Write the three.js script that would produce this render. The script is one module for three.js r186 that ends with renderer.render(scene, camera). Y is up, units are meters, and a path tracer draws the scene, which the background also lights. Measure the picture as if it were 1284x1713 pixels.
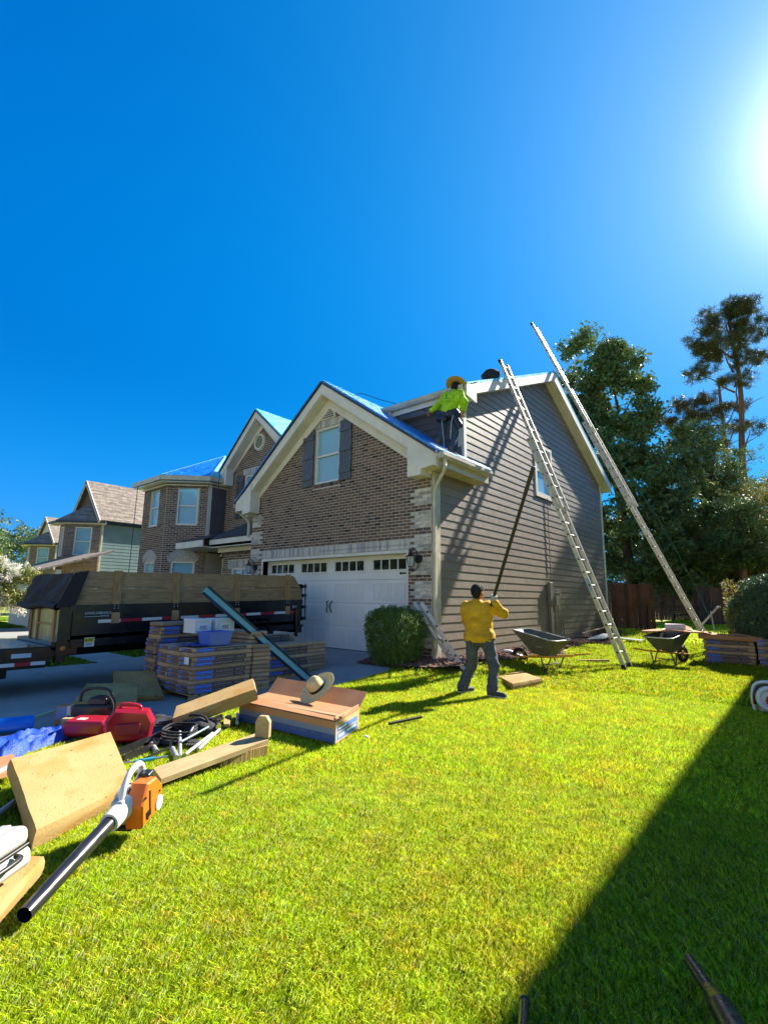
import * as THREE from 'three';
import { mergeGeometries, mergeVertices, toCreasedNormals } from 'three/addons/utils/BufferGeometryUtils.js';
import { RoundedBoxGeometry } from 'three/addons/geometries/RoundedBoxGeometry.js';
import { ImprovedNoise } from 'three/addons/math/ImprovedNoise.js';

// ------------------------------------------------------------------ camera, sky, sun, exposure
const scene = new THREE.Scene();
const camera = new THREE.PerspectiveCamera(92.2, 767 / 1024, 0.05, 900);
camera.position.set(5.602, 1.148, 8.071);
camera.rotation.order = 'YXZ';
camera.rotation.set(0.173, 0.705, 0.012);
scene.add(camera);
const EXPOSURE = 3.05;
const SUN_AZ = 10, SUN_EL = 36.5;           // degrees right of -z, above the horizon
const sunDir = new THREE.Vector3(Math.sin(SUN_AZ * Math.PI / 180) * Math.cos(SUN_EL * Math.PI / 180), Math.sin(SUN_EL * Math.PI / 180), -Math.cos(SUN_AZ * Math.PI / 180) * Math.cos(SUN_EL * Math.PI / 180));
const sun = new THREE.DirectionalLight(new THREE.Color().setRGB(1.0, 0.93, 0.8), 4.9);
sun.position.copy(sunDir).multiplyScalar(60); sun.castShadow = true; sun.shadow.radius = 1.0;
sun.shadow.mapSize.set(4096, 4096);
Object.assign(sun.shadow.camera, { left: -32, right: 32, top: 32, bottom: -32, near: 1, far: 160 });
scene.add(sun, sun.target);
{
  const W = 1024, H = 512, data = new Float32Array(W * H * 4), mix = THREE.MathUtils.lerp, ss = THREE.MathUtils.smoothstep;
  for (let r = 0; r < H; r++) for (let c = 0; c < W; c++) {
    const el = ((r + 0.5) / H - 0.5) * Math.PI, az = ((c + 0.5) / W - 0.5) * 2 * Math.PI;
    const x = Math.cos(az) * Math.cos(el), y = Math.sin(el), z = Math.sin(az) * Math.cos(el);
    const ang = Math.acos(THREE.MathUtils.clamp(x * sunDir.x + y * sunDir.y + z * sunDir.z, -1, 1)) * 180 / Math.PI;
    const e = Math.max(0, el * 180 / Math.PI), t = ss(e, 24, 62);
    const hz = Math.exp(-e / 4.5) * 0.3, back = ss(z, -0.1, 0.9) * Math.exp(-e / 38);  // back: unseen sky behind the camera, paled and brightened as added fill
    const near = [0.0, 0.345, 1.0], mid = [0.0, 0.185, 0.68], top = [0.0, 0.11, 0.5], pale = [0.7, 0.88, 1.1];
    const gw = 0.82 * Math.exp(-ang / 12.5) + 2.2 * Math.exp(-((ang / 6) ** 2)), gb = Math.exp(-((ang / 52) ** 2));
    for (let k = 0; k < 3; k++) {
      let v = mix(mix(near[k], mid[k], ss(e, 4, 26)), top[k], t);
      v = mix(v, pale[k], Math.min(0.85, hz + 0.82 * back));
      v += gw * gw / (gw + 0.06) * [1, 0.98, 0.95][k] + gb * [0.0, 0.235, 0.43][k];
      if (el < 0) v = mix(v, [0.1, 0.13, 0.06][k], ss(-el, 0, 0.12));
      data[(r * W + c) * 4 + k] = v / EXPOSURE;
    }
    data[(r * W + c) * 4 + 3] = 1;
  }
  const sky = new THREE.DataTexture(data, W, H, THREE.RGBAFormat, THREE.FloatType);
  sky.mapping = THREE.EquirectangularReflectionMapping; sky.magFilter = THREE.LinearFilter; sky.minFilter = THREE.LinearFilter; sky.needsUpdate = true;
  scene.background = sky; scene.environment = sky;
}
// roof edge of the house at the right (outside the frame) that shades the lawn
const SHADE = { x: 6.13, y: 6.2, z0: -0.86, z1: -18 };
const renderer = new THREE.WebGLRenderer({ antialias: true });
renderer.toneMapping = THREE.LinearToneMapping; renderer.toneMappingExposure = EXPOSURE;
renderer.shadowMap.enabled = true; renderer.shadowMap.type = THREE.PCFSoftShadowMap;

// ------------------------------------------------------------------ helpers
function rng(seed) { let s = seed | 0; return () => { s = (s + 0x6d2b79f5) | 0; let t = Math.imul(s ^ (s >>> 15), 1 | s); t = (t + Math.imul(t ^ (t >>> 7), 61 | t)) ^ t; return ((t ^ (t >>> 14)) >>> 0) / 4294967296; }; }
const R = rng(12345);
const V = (x, y, z) => new THREE.Vector3(x, y, z);
const lerp = THREE.MathUtils.lerp, clamp = THREE.MathUtils.clamp, sstep = THREE.MathUtils.smoothstep, rad = THREE.MathUtils.degToRad;
const perlin = new ImprovedNoise();
const fbm = (x, y, o = 4) => { let s = 0, a = 0.5; for (let i = 0; i < o; i++) { s += a * perlin.noise(x, y, 3.7 + i * 11); x *= 2.03; y *= 2.03; a *= 0.5; } return s; };
const taken = new Map();
function numbered(name) { const n = taken.get(name) ?? 0; taken.set(name, n + 1); return n ? name + '_' + String(n).padStart(3, '0') : name; }
function shade(o) { o.traverse((m) => { if (m.isMesh) { m.castShadow = true; m.receiveShadow = true; } }); return o; }
function tag(o, label, category, group) { o.userData.label = label; o.userData.category = category; if (group) o.userData.group = group; return o; }
function thing(name, label, category, pos = [0, 0, 0], turn = 0, group) {
  const o = new THREE.Group(); o.name = numbered(name); o.position.set(...pos); o.rotation.y = turn; scene.add(o);
  return tag(o, label, category, group);
}
// planar-by-facing uv in metres
function metricUV(g, s = 1) {
  if (g.index) g = g.toNonIndexed();
  const p = g.attributes.position, n = p.count, uv = new Float32Array(n * 2), a = V(), b = V(), c = V(), N = V();
  for (let i = 0; i < n; i += 3) {
    a.fromBufferAttribute(p, i); b.fromBufferAttribute(p, i + 1); c.fromBufferAttribute(p, i + 2);
    N.copy(b).sub(a).cross(c.clone().sub(a)); const ax = Math.abs(N.x), ay = Math.abs(N.y), az = Math.abs(N.z);
    [a, b, c].forEach((q, k) => {
      let u, v; if (ay >= ax && ay >= az) { u = q.x; v = q.z; } else if (ax >= az) { u = q.z; v = q.y; } else { u = q.x; v = q.y; }
      uv[(i + k) * 2] = u * s; uv[(i + k) * 2 + 1] = v * s;
    });
  }
  g.setAttribute('uv', new THREE.BufferAttribute(uv, 2)); return g;
}
function norm(g) { if (!g.attributes.normal) g.computeVertexNormals(); if (g.index) g = g.toNonIndexed(); for (const k of Object.keys(g.attributes)) if (!['position', 'normal', 'uv'].includes(k)) g.deleteAttribute(k); if (!g.attributes.uv) metricUV(g); return g; }
function merge(list) { list = [].concat(list); return list.length === 1 ? list[0] : mergeGeometries(list.map(norm)); }
function part(parent, name, geos, mat, label) {
  const m = new THREE.Mesh(merge(geos), mat); m.name = name; m.castShadow = m.receiveShadow = true; if (label) m.userData.label = label; parent.add(m); return m;
}
function solo(name, label, category, geos, mat, group) { const m = part(scene, numbered(name), geos, mat); return tag(m, label, category, group); }
function struct(name, geos, mat) { const m = part(scene, numbered(name), geos, mat); m.userData.kind = 'structure'; return m; }
// boxes from min/max corners, in metres uv
function bx(x0, x1, y0, y1, z0, z1) { const g = new THREE.BoxGeometry(x1 - x0, y1 - y0, z1 - z0); g.translate((x0 + x1) / 2, (y0 + y1) / 2, (z0 + z1) / 2); return metricUV(g); }
function rbx(w, h, d, r = 0.01, seg = 2) { return metricUV(new RoundedBoxGeometry(w, h, d, seg, r)); }
function orient(g, x, y, z, o) { g.applyMatrix4(new THREE.Matrix4().makeBasis(x, y, z).setPosition(o)); return g; }
// a bar from a to b: w across (along side hint), h the other way
function bar(a, b, w, h, hint = V(0, 1, 0), round = 0) {
  a = a.isVector3 ? a : V(...a); b = b.isVector3 ? b : V(...b);
  const y = b.clone().sub(a), L = y.length(); y.normalize();
  let x = hint.clone().cross(y); if (x.lengthSq() < 1e-6) x = V(1, 0, 0).cross(y); x.normalize(); const z = x.clone().cross(y);
  let g = round ? new RoundedBoxGeometry(w, L, h, 1, round) : new THREE.BoxGeometry(w, L, h); g = metricUV(g);
  return orient(g, x, y, z, a.clone().add(b).multiplyScalar(0.5));
}
function rod(a, b, r, r2 = r, seg = 8, open = false) {
  a = a.isVector3 ? a : V(...a); b = b.isVector3 ? b : V(...b);
  const y = b.clone().sub(a), L = y.length(); y.normalize(); let x = V(0.31, 0.2, 0.93).cross(y).normalize(); const z = x.clone().cross(y);
  return orient(new THREE.CylinderGeometry(r2, r, L, seg, 1, open), x, y, z, a.clone().add(b).multiplyScalar(0.5));
}
function tube(pts, r, seg = 24, rs = 6) { return new THREE.TubeGeometry(new THREE.CatmullRomCurve3(pts.map((p) => p.isVector3 ? p : V(...p))), seg, r, rs, false); }
// prism: polygon (2d points) extruded d along +z of a frame
function prism(pts, d, holes = [], bevel = 0) {
  const s = new THREE.Shape(pts.map((p) => new THREE.Vector2(...p))); for (const h of holes) s.holes.push(new THREE.Path(h.map((p) => new THREE.Vector2(...p))));
  return metricUV(new THREE.ExtrudeGeometry(s, { depth: d, bevelEnabled: bevel > 0, bevelSize: bevel, bevelThickness: bevel, bevelSegments: 1, curveSegments: 12 }));
}
const shift = (g, x, y, z) => g.translate(x, y, z);
// a slab with thickness from 4 (or 3) corner points, thickness pushed along the reverse normal
function slab(pts, t) {
  pts = pts.map((p) => p.isVector3 ? p : V(...p));
  const n = pts[1].clone().sub(pts[0]).cross(pts[2].clone().sub(pts[0])).normalize(), lo = pts.map((p) => p.clone().addScaledVector(n, -t)), v = [], k = pts.length;
  const tri = (a, b, c) => v.push(...a.toArray(), ...b.toArray(), ...c.toArray());
  for (let i = 1; i + 1 < k; i++) { tri(pts[0], pts[i], pts[i + 1]); tri(lo[0], lo[i + 1], lo[i]); }
  for (let i = 0; i < k; i++) { const j = (i + 1) % k; tri(pts[i], lo[i], lo[j]); tri(pts[i], lo[j], pts[j]); }
  const g = new THREE.BufferGeometry(); g.setAttribute('position', new THREE.Float32BufferAttribute(v, 3)); g.computeVertexNormals();
  // uv along the slab
  const u = pts[1].clone().sub(pts[0]).normalize(), w = n.clone().cross(u), uv = []; for (let i = 0; i < v.length; i += 3) { const p = V(v[i], v[i + 1], v[i + 2]); uv.push(p.dot(u), p.dot(w)); }
  g.setAttribute('uv', new THREE.Float32BufferAttribute(uv, 2)); return g;
}
// ------------------------------------------------------------------ textures and materials
function tex(n, fn, rep = 1, srgb = true) {
  const d = new Uint8Array(n * n * 4);
  for (let y = 0; y < n; y++) for (let x = 0; x < n; x++) { const c = fn(x / n, y / n, x, y), i = (y * n + x) * 4; d[i] = clamp(c[0], 0, 255); d[i + 1] = clamp(c[1], 0, 255); d[i + 2] = clamp(c[2], 0, 255); d[i + 3] = 255; }
  const t = new THREE.DataTexture(d, n, n); t.wrapS = t.wrapT = THREE.RepeatWrapping; t.magFilter = THREE.LinearFilter; t.minFilter = THREE.LinearMipmapLinearFilter; t.generateMipmaps = true;
  if (srgb) t.colorSpace = THREE.SRGBColorSpace; t.repeat.set(rep, rep); t.needsUpdate = true; return t;
}
// tileable fbm: blends a lattice noise that wraps
function tileNoise(seed) { const r = rng(seed), N = 256, g = new Float32Array(N * N); for (let i = 0; i < g.length; i++) g[i] = r() * 2 - 1;
  const at = (x, y, p) => g[((y % p + p) % p) * N + ((x % p + p) % p)];
  const one = (u, v, p) => { const x = u * p, y = v * p, i = Math.floor(x), j = Math.floor(y), a = x - i, b = y - j, s = a * a * (3 - 2 * a), t = b * b * (3 - 2 * b); return lerp(lerp(at(i, j, p), at(i + 1, j, p), s), lerp(at(i, j + 1, p), at(i + 1, j + 1, p), s), t); };
  return (u, v, p = 8, o = 4) => { let s = 0, a = 0.5; for (let k = 0; k < o && p <= 256; k++) { s += a * one(u, v, p); a *= 0.55; p *= 2; } return s; }; }
const tn = tileNoise(77), tn2 = tileNoise(901);
const gr = (b, k) => [b[0] * k, b[1] * k, b[2] * k];
const mat = (color, o = {}) => { const { phys, ...q } = o; const M = phys ? new THREE.MeshPhysicalMaterial(q) : new THREE.MeshStandardMaterial(q); if (Array.isArray(color)) M.color.setRGB(...color); else M.color.set(color); if (q.roughness === undefined) M.roughness = 0.7; return M; };
const rough = tex(256, (u, v) => { const k = 150 + 90 * tn(u, v, 8, 5); return [k, k, k]; }, 1.3, false);
const fine = tex(256, (u, v) => { const k = 128 + 150 * tn2(u, v, 32, 4); return [k, k, k]; }, 3, false);
const woodGrainH = (base, amp, seed) => { const q = tileNoise(seed); return tex(256, (u, v) => gr(base, 1 + amp * q(u * 0.125, v, 64, 3) + amp * 0.7 * q(v, u, 4, 3)), 1); };
const woodGrain = (base, amp, seed) => { const q = tileNoise(seed); return tex(256, (u, v) => { const k = 1 + amp * q(u * 1, v * 0.125, 64, 3) + amp * 0.7 * q(u, v, 4, 3); return gr(base, k); }, 1); };
const mottled = (base, amp, p = 6, rep = 1, seed = 5) => { const q = tileNoise(seed); return tex(256, (u, v) => gr(base, 1 + amp * q(u, v, p, 5)), rep); };
const M = {};
M.white = mat([0.62, 0.61, 0.57], { roughness: 0.5, roughnessMap: rough });
M.trim = mat(0xffffff, { map: mottled([214, 208, 196], 0.07, 5, 0.7, 3), roughness: 0.55 });
M.gutter = mat(0xffffff, { map: mottled([188, 180, 160], 0.16, 5, 1.1, 13), roughness: 0.42 });
M.door = mat(0xffffff, { map: mottled([222, 220, 214], 0.035, 4, 0.5, 8), roughness: 0.5 });
M.shutter = mat([0.075, 0.08, 0.09], { roughness: 0.5, roughnessMap: rough });
M.black = mat([0.012, 0.012, 0.013], { roughness: 0.45 });
M.blackPlastic = mat([0.016, 0.016, 0.018], { roughness: 0.5, roughnessMap: rough });
M.trailer = mat([0.009, 0.010, 0.014], { roughness: 0.33, roughnessMap: rough });
M.rubber = mat([0.015, 0.015, 0.015], { roughness: 0.85 });
M.alu = mat(0xffffff, { map: mottled([176, 176, 172], 0.14, 10, 1.4, 21), roughness: 0.45, metalness: 0.4 });
M.steel = mat([0.55, 0.56, 0.58], { roughness: 0.3, metalness: 0.9 });
M.glass = mat([0.8, 0.85, 0.9], { phys: true, roughness: 0.03, transmission: 0.55, thickness: 0, ior: 1.5, specularIntensity: 1 });
M.darkGlass = mat([0.012, 0.016, 0.02], { roughness: 0.02, metalness: 0.0 });
M.pane = mat([0.16, 0.24, 0.32], { phys: true, roughness: 0.03, clearcoat: 1, clearcoatRoughness: 0.02 });
M.blind = mat([0.62, 0.66, 0.66], { roughness: 0.7 });
M.mortar = mat(0xffffff, { map: mottled([186, 174, 161], 0.14, 12, 1.5, 31), roughness: 0.95 });
const brickTints = [[122, 98, 87], [128, 102, 90], [114, 93, 83], [104, 86, 80], [136, 111, 97], [94, 79, 75], [126, 99, 86]];
const brickTex = tex(256, (u, v) => { const k = 225 + 60 * tn(u, v, 16, 5); return [k, k, k]; }, 2.3);
M.bricks = brickTints.map((c) => { const m = mat(0xffffff, { map: brickTex, roughness: 0.9, bumpMap: fine, bumpScale: 0.002 }); m.color.setRGB(c[0] / 255, c[1] / 255, c[2] / 255, THREE.SRGBColorSpace); return m; });
const paleTints = [[218, 212, 206], [192, 189, 187], [226, 220, 212], [172, 171, 172], [206, 199, 190]];
M.pales = paleTints.map((c) => { const m = mat(0xffffff, { map: brickTex, roughness: 0.9, bumpMap: fine, bumpScale: 0.002 }); m.color.setRGB(c[0] / 255, c[1] / 255, c[2] / 255, THREE.SRGBColorSpace); return m; });
M.brickStuff = mat(0xffffff, { map: brickTex, roughness: 0.9, bumpMap: fine, bumpScale: 0.002 });
const sidingTex = tileNoise(61), sidingMap = tex(512, (u, v) => { const g = sidingTex(u * 0.0625, v, 128, 2), s = sidingTex(u * 0.5, v, 8, 3); return gr([123, 111, 99], 1 + 0.06 * g + 0.05 * s); }, 0.4);
const sidingBump = tex(512, (u, v) => { const k = 128 + 120 * sidingTex(u * 0.0625, v, 128, 2); return [k, k, k]; }, 0.55, false);
const sidingRough = tex(256, (u, v) => { const k = 150 + 40 * tn2(u * 1, v, 16, 4); return [k, k, k]; }, 0.8, false);
M.siding = [1, 0.93, 1.06].map((k) => { const m = mat(0xffffff, { map: sidingMap, roughness: 0.82, roughnessMap: sidingRough, bumpMap: sidingBump, bumpScale: 0.0012 }); m.color.setRGB(k, k, k); return m; });
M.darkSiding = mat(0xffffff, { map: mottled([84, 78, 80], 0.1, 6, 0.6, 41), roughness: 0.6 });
M.blueSiding = mat(0xffffff, { map: mottled([104, 124, 128], 0.06, 6, 0.6, 43), roughness: 0.7 });
const shq = tileNoise(55);
M.shingle = mat(0xffffff, { map: tex(512, (u, v) => { const row = Math.floor(v * 28), c = Math.floor(u * 18 + (row * 7 % 5) * 0.37), h = (Math.sin(row * 91.7 + c * 37.3) * 43758.5) % 1; return gr([134, 122, 110], 0.92 + 0.16 * h + 0.25 * shq(u, v, 64, 3)); }, 0.25), roughness: 0.95 });
M.blueWrap = mat(0xffffff, { map: tex(512, (u, v) => { const k = tn(u, v, 10, 5), w = tn2(u, v, 5, 3); const l = Math.pow(1 - Math.min(1, Math.abs(k) * 4), 5); return [10 + 60 * l + 30 * w, 126 + 90 * l + 40 * w, 222 + 30 * l]; }, 0.5), roughness: 0.28, bumpMap: fine, bumpScale: 0.012 });
M.cyanWrap = mat(0xffffff, { map: tex(512, (u, v) => { const k = tn(u, v, 10, 5), w = tn2(u, v, 5, 3); const l = Math.pow(1 - Math.min(1, Math.abs(k) * 4), 5); return [70 + 90 * l + 60 * w, 190 + 50 * l + 40 * w, 232 + 20 * l]; }, 0.5), roughness: 0.3, bumpMap: fine, bumpScale: 0.012 });
M.drip = mat([0.02, 0.03, 0.05], { roughness: 0.4 });
M.plywood = mat(0xffffff, { map: woodGrain([206, 178, 122], 0.16, 101), roughness: 0.75 });
M.plank = mat(0xffffff, { map: woodGrainH([172, 146, 102], 0.14, 103), roughness: 0.75 });
M.trailerWood = mat(0xffffff, { map: woodGrainH([150, 122, 88], 0.2, 105), roughness: 0.8 });
M.trailerPost = mat(0xffffff, { map: woodGrain([158, 126, 84], 0.22, 107), roughness: 0.8 });
M.fence = [[92, 62, 48], [82, 56, 44], [102, 70, 54], [74, 52, 42]].map((c, i) => mat(0xffffff, { map: woodGrain(c, 0.22, 110 + i), roughness: 0.9 }));
M.greyFence = [[112, 96, 88], [100, 86, 80], [122, 104, 94]].map((c, i) => mat(0xffffff, { map: woodGrain(c, 0.22, 120 + i), roughness: 0.9 }));
const fq = tileNoise(131), spk = tileNoise(133);
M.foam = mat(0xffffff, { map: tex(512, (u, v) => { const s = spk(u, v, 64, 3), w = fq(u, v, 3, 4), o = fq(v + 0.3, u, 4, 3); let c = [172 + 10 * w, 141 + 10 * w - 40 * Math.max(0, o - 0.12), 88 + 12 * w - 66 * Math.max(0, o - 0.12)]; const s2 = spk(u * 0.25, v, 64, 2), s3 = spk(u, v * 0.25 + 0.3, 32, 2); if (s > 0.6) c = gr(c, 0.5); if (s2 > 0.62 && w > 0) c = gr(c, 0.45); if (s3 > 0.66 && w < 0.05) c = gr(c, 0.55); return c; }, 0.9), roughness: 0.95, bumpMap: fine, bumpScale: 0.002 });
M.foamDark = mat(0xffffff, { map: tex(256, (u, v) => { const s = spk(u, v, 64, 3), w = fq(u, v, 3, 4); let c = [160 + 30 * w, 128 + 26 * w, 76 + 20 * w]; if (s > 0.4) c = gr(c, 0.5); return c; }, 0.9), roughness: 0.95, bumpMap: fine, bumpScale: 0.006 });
M.card = mat(0xffffff, { map: mottled([164, 116, 76], 0.09, 5, 0.9, 141), roughness: 0.85 });
M.cardIn = mat(0xffffff, { map: mottled([150, 104, 70], 0.1, 5, 0.9, 143), roughness: 0.9 });
M.kraft = [[168, 140, 112], [156, 130, 106], [178, 150, 122]].map((c, i) => mat(0xffffff, { map: mottled(c, 0.12, 6, 1.4, 150 + i), roughness: 0.72, bumpMap: fine, bumpScale: 0.006 }));
M.concrete = mat(0xffffff, { map: tex(512, (u, v) => { const k = 1 + 0.09 * tn(u, v, 6, 5) + 0.06 * tn2(u, v, 64, 2); return gr([140, 140, 138], k); }, 0.3), roughness: 0.9, bumpMap: fine, bumpScale: 0.003 });
M.asphalt = mat(0xffffff, { map: mottled([92, 92, 94], 0.16, 48, 0.5, 161), roughness: 0.95 });
M.soil = mat(0xffffff, { map: tex(512, (u, v) => { const k = 1 + 0.5 * tn(u, v, 12, 5), w = tn2(u, v, 5, 3); return [138 * k + 16 * w, 142 * k + 24 * w, 40 * k]; }, 0.6), roughness: 1 });
M.mulch = mat(0xffffff, { map: mottled([92, 66, 54], 0.5, 32, 0.8, 171), roughness: 1 });
M.red = mat([0.36, 0.012, 0.03], { roughness: 0.32, roughnessMap: rough });
M.orange = mat([0.72, 0.14, 0.012], { roughness: 0.35 });
M.greyCase = mat(0xffffff, { map: mottled([172, 170, 164], 0.06, 6, 1, 181), roughness: 0.45 });
M.tarpBlue = mat([0.01, 0.06, 0.42], { roughness: 0.5, bumpMap: fine, bumpScale: 0.006 });
M.tarpBlack = mat([0.016, 0.015, 0.02], { roughness: 0.85, bumpMap: rough, bumpScale: 0.02 });
M.teal = mat([0.22, 0.45, 0.45], { roughness: 0.35 });
M.bark = mat(0xffffff, { map: mottled([96, 78, 64], 0.35, 16, 1.2, 191), roughness: 1, bumpMap: rough, bumpScale: 0.03 });
M.pineBark = mat(0xffffff, { map: mottled([112, 84, 68], 0.35, 16, 1.0, 193), roughness: 1, bumpMap: rough, bumpScale: 0.03 });
const leafM = (c, t = 0.42) => mat(c, { phys: true, roughness: 0.5, transmission: t, thickness: 0, side: THREE.DoubleSide, specularIntensity: 0.5 });
M.leaf = leafM([0.18, 0.24, 0.07], 0.52); M.leafDark = leafM([0.14, 0.2, 0.06], 0.5); M.leafWarm = leafM([0.30, 0.29, 0.07], 0.55); M.needle = leafM([0.12, 0.14, 0.06], 0.4);
M.box = leafM([0.13, 0.22, 0.045], 0.4); M.blueGreen = leafM([0.11, 0.19, 0.10], 0.3); M.blossom = leafM([0.86, 0.84, 0.74], 0.4);
M.grass = leafM([0.80, 0.84, 0.015], 0.55); M.grass.specularIntensity = 0.25; M.grass.roughness = 0.7;

const cv = (w, h, f) => { const c = document.createElement('canvas'); c.width = w; c.height = h; f(c.getContext('2d'), w, h); const x = new THREE.CanvasTexture(c); x.colorSpace = THREE.SRGBColorSpace; return x; };
// ------------------------------------------------------------------ ground
const DRIVE = { x0: -6.3, x1: -0.15 };                                 // concrete apron in front of the garage door
function driveY(x, z) { return z < 0.15 ? -0.015 : lerp(-0.015, -0.31, clamp((z - 0.15) / 3.2, 0, 1)); }
function driveEdge(z) { return -0.15 - 0.25 * sstep(z, 1.2, 4) + 0.55 * sstep(z, 4, 9); }
function lawnY(x, z) {
  let h = -0.31 + 0.43 * sstep(-z, 5, 11.5);
  const dx = Math.max(x, 0), dz = Math.max(z, 0), d = Math.hypot(dx, dz);      // rises a little to the house
  const up = 0.27 * (1 - sstep(d, 0.2, 1.9)); h = Math.max(h, -0.31 + up);
  return h;
}
function onDrive(x, z) { return z > -0.3 && x < driveEdge(z) && x > DRIVE.x0; }
function groundY(x, z) {
  if (x < -0.15 && z > -0.3) { const e = driveEdge(z), t = sstep(x, e - 0.12, e + 0.5), d = driveY(x, z); const l = lawnY(0, z); return lerp(d, Math.max(d, l * 0.5 + d * 0.5), t); }
  if (x < 0 && z <= -0.3) return -0.35;
  const l = lawnY(x, z);
  if (z > -0.3) { const e = driveEdge(z), t = 1 - sstep(x, e, e + 0.9); return lerp(l, Math.max(driveY(0, z), -0.31), t); }
  return l;
}
function sheet(x0, x1, nx, z0, z1, nz, yf, s = 1) {
  const p = [], uv = [], id = [];
  for (let j = 0; j <= nz; j++) for (let i = 0; i <= nx; i++) { const x = lerp(x0, x1, i / nx), z = lerp(z0, z1, j / nz); p.push(x, yf(x, z), z); uv.push(x * s, z * s); }
  for (let j = 0; j < nz; j++) for (let i = 0; i < nx; i++) { const a = j * (nx + 1) + i, b = a + 1, c = a + nx + 1, d = c + 1; id.push(a, c, b, b, c, d); }
  const g = new THREE.BufferGeometry(); g.setAttribute('position', new THREE.Float32BufferAttribute(p, 3)); g.setAttribute('uv', new THREE.Float32BufferAttribute(uv, 2)); g.setIndex(id); g.computeVertexNormals(); return g;
}
{
  // one sheet to the horizon: fine near, coarse far (axis stretched)
  const stretch = (t) => Math.sign(t) * (Math.abs(t) * 30 + 370 * Math.pow(Math.abs(t), 6));
  const N = 260, p = [], uv = [], id = [];
  for (let j = 0; j <= N; j++) for (let i = 0; i <= N; i++) {
    const x = stretch(i / N * 2 - 1), z = stretch(j / N * 2 - 1);
    let y = groundY(x, z) - 0.03; if (onDrive(x, z)) y = driveY(x, z) - 0.06;
    if (x < 0 && z < 0) y = -0.45; if (x < DRIVE.x0 + 0.3) y = z < 0.5 ? -0.42 : -0.40;
    p.push(x, y, z); uv.push(x, z);
  }
  for (let j = 0; j < N; j++) for (let i = 0; i < N; i++) { const a = j * (N + 1) + i, b = a + 1, c = a + N + 1, d = c + 1; id.push(a, c, b, b, c, d); }
  const g = new THREE.BufferGeometry(); g.setAttribute('position', new THREE.Float32BufferAttribute(p, 3)); g.setAttribute('uv', new THREE.Float32BufferAttribute(uv, 2)); g.setIndex(id); g.computeVertexNormals();
  struct('ground', g, M.soil);
}
{ // driveway: two slabs with a joint, thick edge along the lawn
  const strip = (z0, z1, n) => {
    const g = sheet(0, 1, 24, z0, z1, n, (u, z) => 0); const p = g.attributes.position, uv = g.attributes.uv;
    for (let i = 0; i < p.count; i++) { const u = p.getX(i), z = p.getZ(i), x = lerp(DRIVE.x0, driveEdge(z), u); p.setXYZ(i, x, driveY(x, z) + 0.0 - (u > 0.999 ? 0.03 : 0), z); uv.setXY(i, x, z); }
    g.computeVertexNormals(); return g;
  };
  struct('driveway', [strip(-0.2, 1.96, 8), strip(1.975, 4.9, 10), strip(4.915, 8.0, 8), strip(8.015, 22, 8)], M.concrete);
}
struct('street', [sheet(-120, 40, 20, 19.5, 28, 4, () => -0.365)], M.asphalt);
{ // neighbour's drive and walk beyond the trailer
  struct('neighbour_driveway', [sheet(-22, -15.2, 6, 1, 20, 6, () => -0.385)], M.concrete);
  struct('front_walk', [sheet(-13.5, -6.31, 8, 2.4, 3.4, 2, () => -0.372)], M.concrete);
}
{ // mulch bed against the garage corner and side wall
  const edge = (z) => 0.75 + 0.18 * Math.sin(z * 1.3) + 0.1 * Math.sin(z * 3.1 + 1);
  const g = sheet(0, 1, 10, -10.9, 0.95, 60, () => 0), p = g.attributes.position, uv = g.attributes.uv;
  for (let i = 0; i < p.count; i++) { const u = p.getX(i), z = p.getZ(i); const x = lerp(z > 0 ? -1.15 : 0.0, z > 0 ? edge(0) - 0.9 * sstep(z, 0.35, 1.0) : edge(z), u); p.setXYZ(i, x, Math.max(groundY(x, z), z > 0 ? driveY(x, z) : -9) + 0.03 + 0.03 * fbm(x * 4, z * 4), z); uv.setXY(i, x, z); }
  g.computeVertexNormals(); struct('mulch_bed', g, M.mulch);
  const chip = bx(-0.03, 0.03, -0.004, 0.004, -0.009, 0.009), r = rng(5), cn = 5200, im = new THREE.InstancedMesh(chip, mat(0xffffff, { roughness: 1 }), cn), m = new THREE.Matrix4(), q = new THREE.Quaternion(), c = new THREE.Color();
  im.material.color.setRGB(1, 1, 1);
  for (let i = 0; i < cn; i++) {
    const z = lerp(-10.8, 0.9, Math.pow(r(), 0.8)), u = r(), x = lerp(z > 0 ? -1.1 : 0.03, z > 0 ? edge(0) - 0.85 * sstep(z, 0.35, 1.0) : edge(z) + 0.05, u);
    const y = Math.max(groundY(x, z), z > 0 ? driveY(x, z) : -9) + 0.045 + 0.03 * fbm(x * 4, z * 4);
    q.setFromEuler(new THREE.Euler((r() - 0.5) * 0.9, r() * 6.28, (r() - 0.5) * 0.9)); const s = 0.5 + r();
    im.setMatrixAt(i, m.compose(V(x, y, z), q, V(s, 1, s))); const k = 0.6 + 0.8 * r(); im.setColorAt(i, c.setRGB(0.17 * k, 0.095 * k, 0.075 * k));
  }
  im.name = 'mulch_chips'; im.userData = { kind: 'stuff', label: 'red brown mulch chips along the foot of the house' }; im.castShadow = im.receiveShadow = true; scene.add(im);
}
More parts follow.
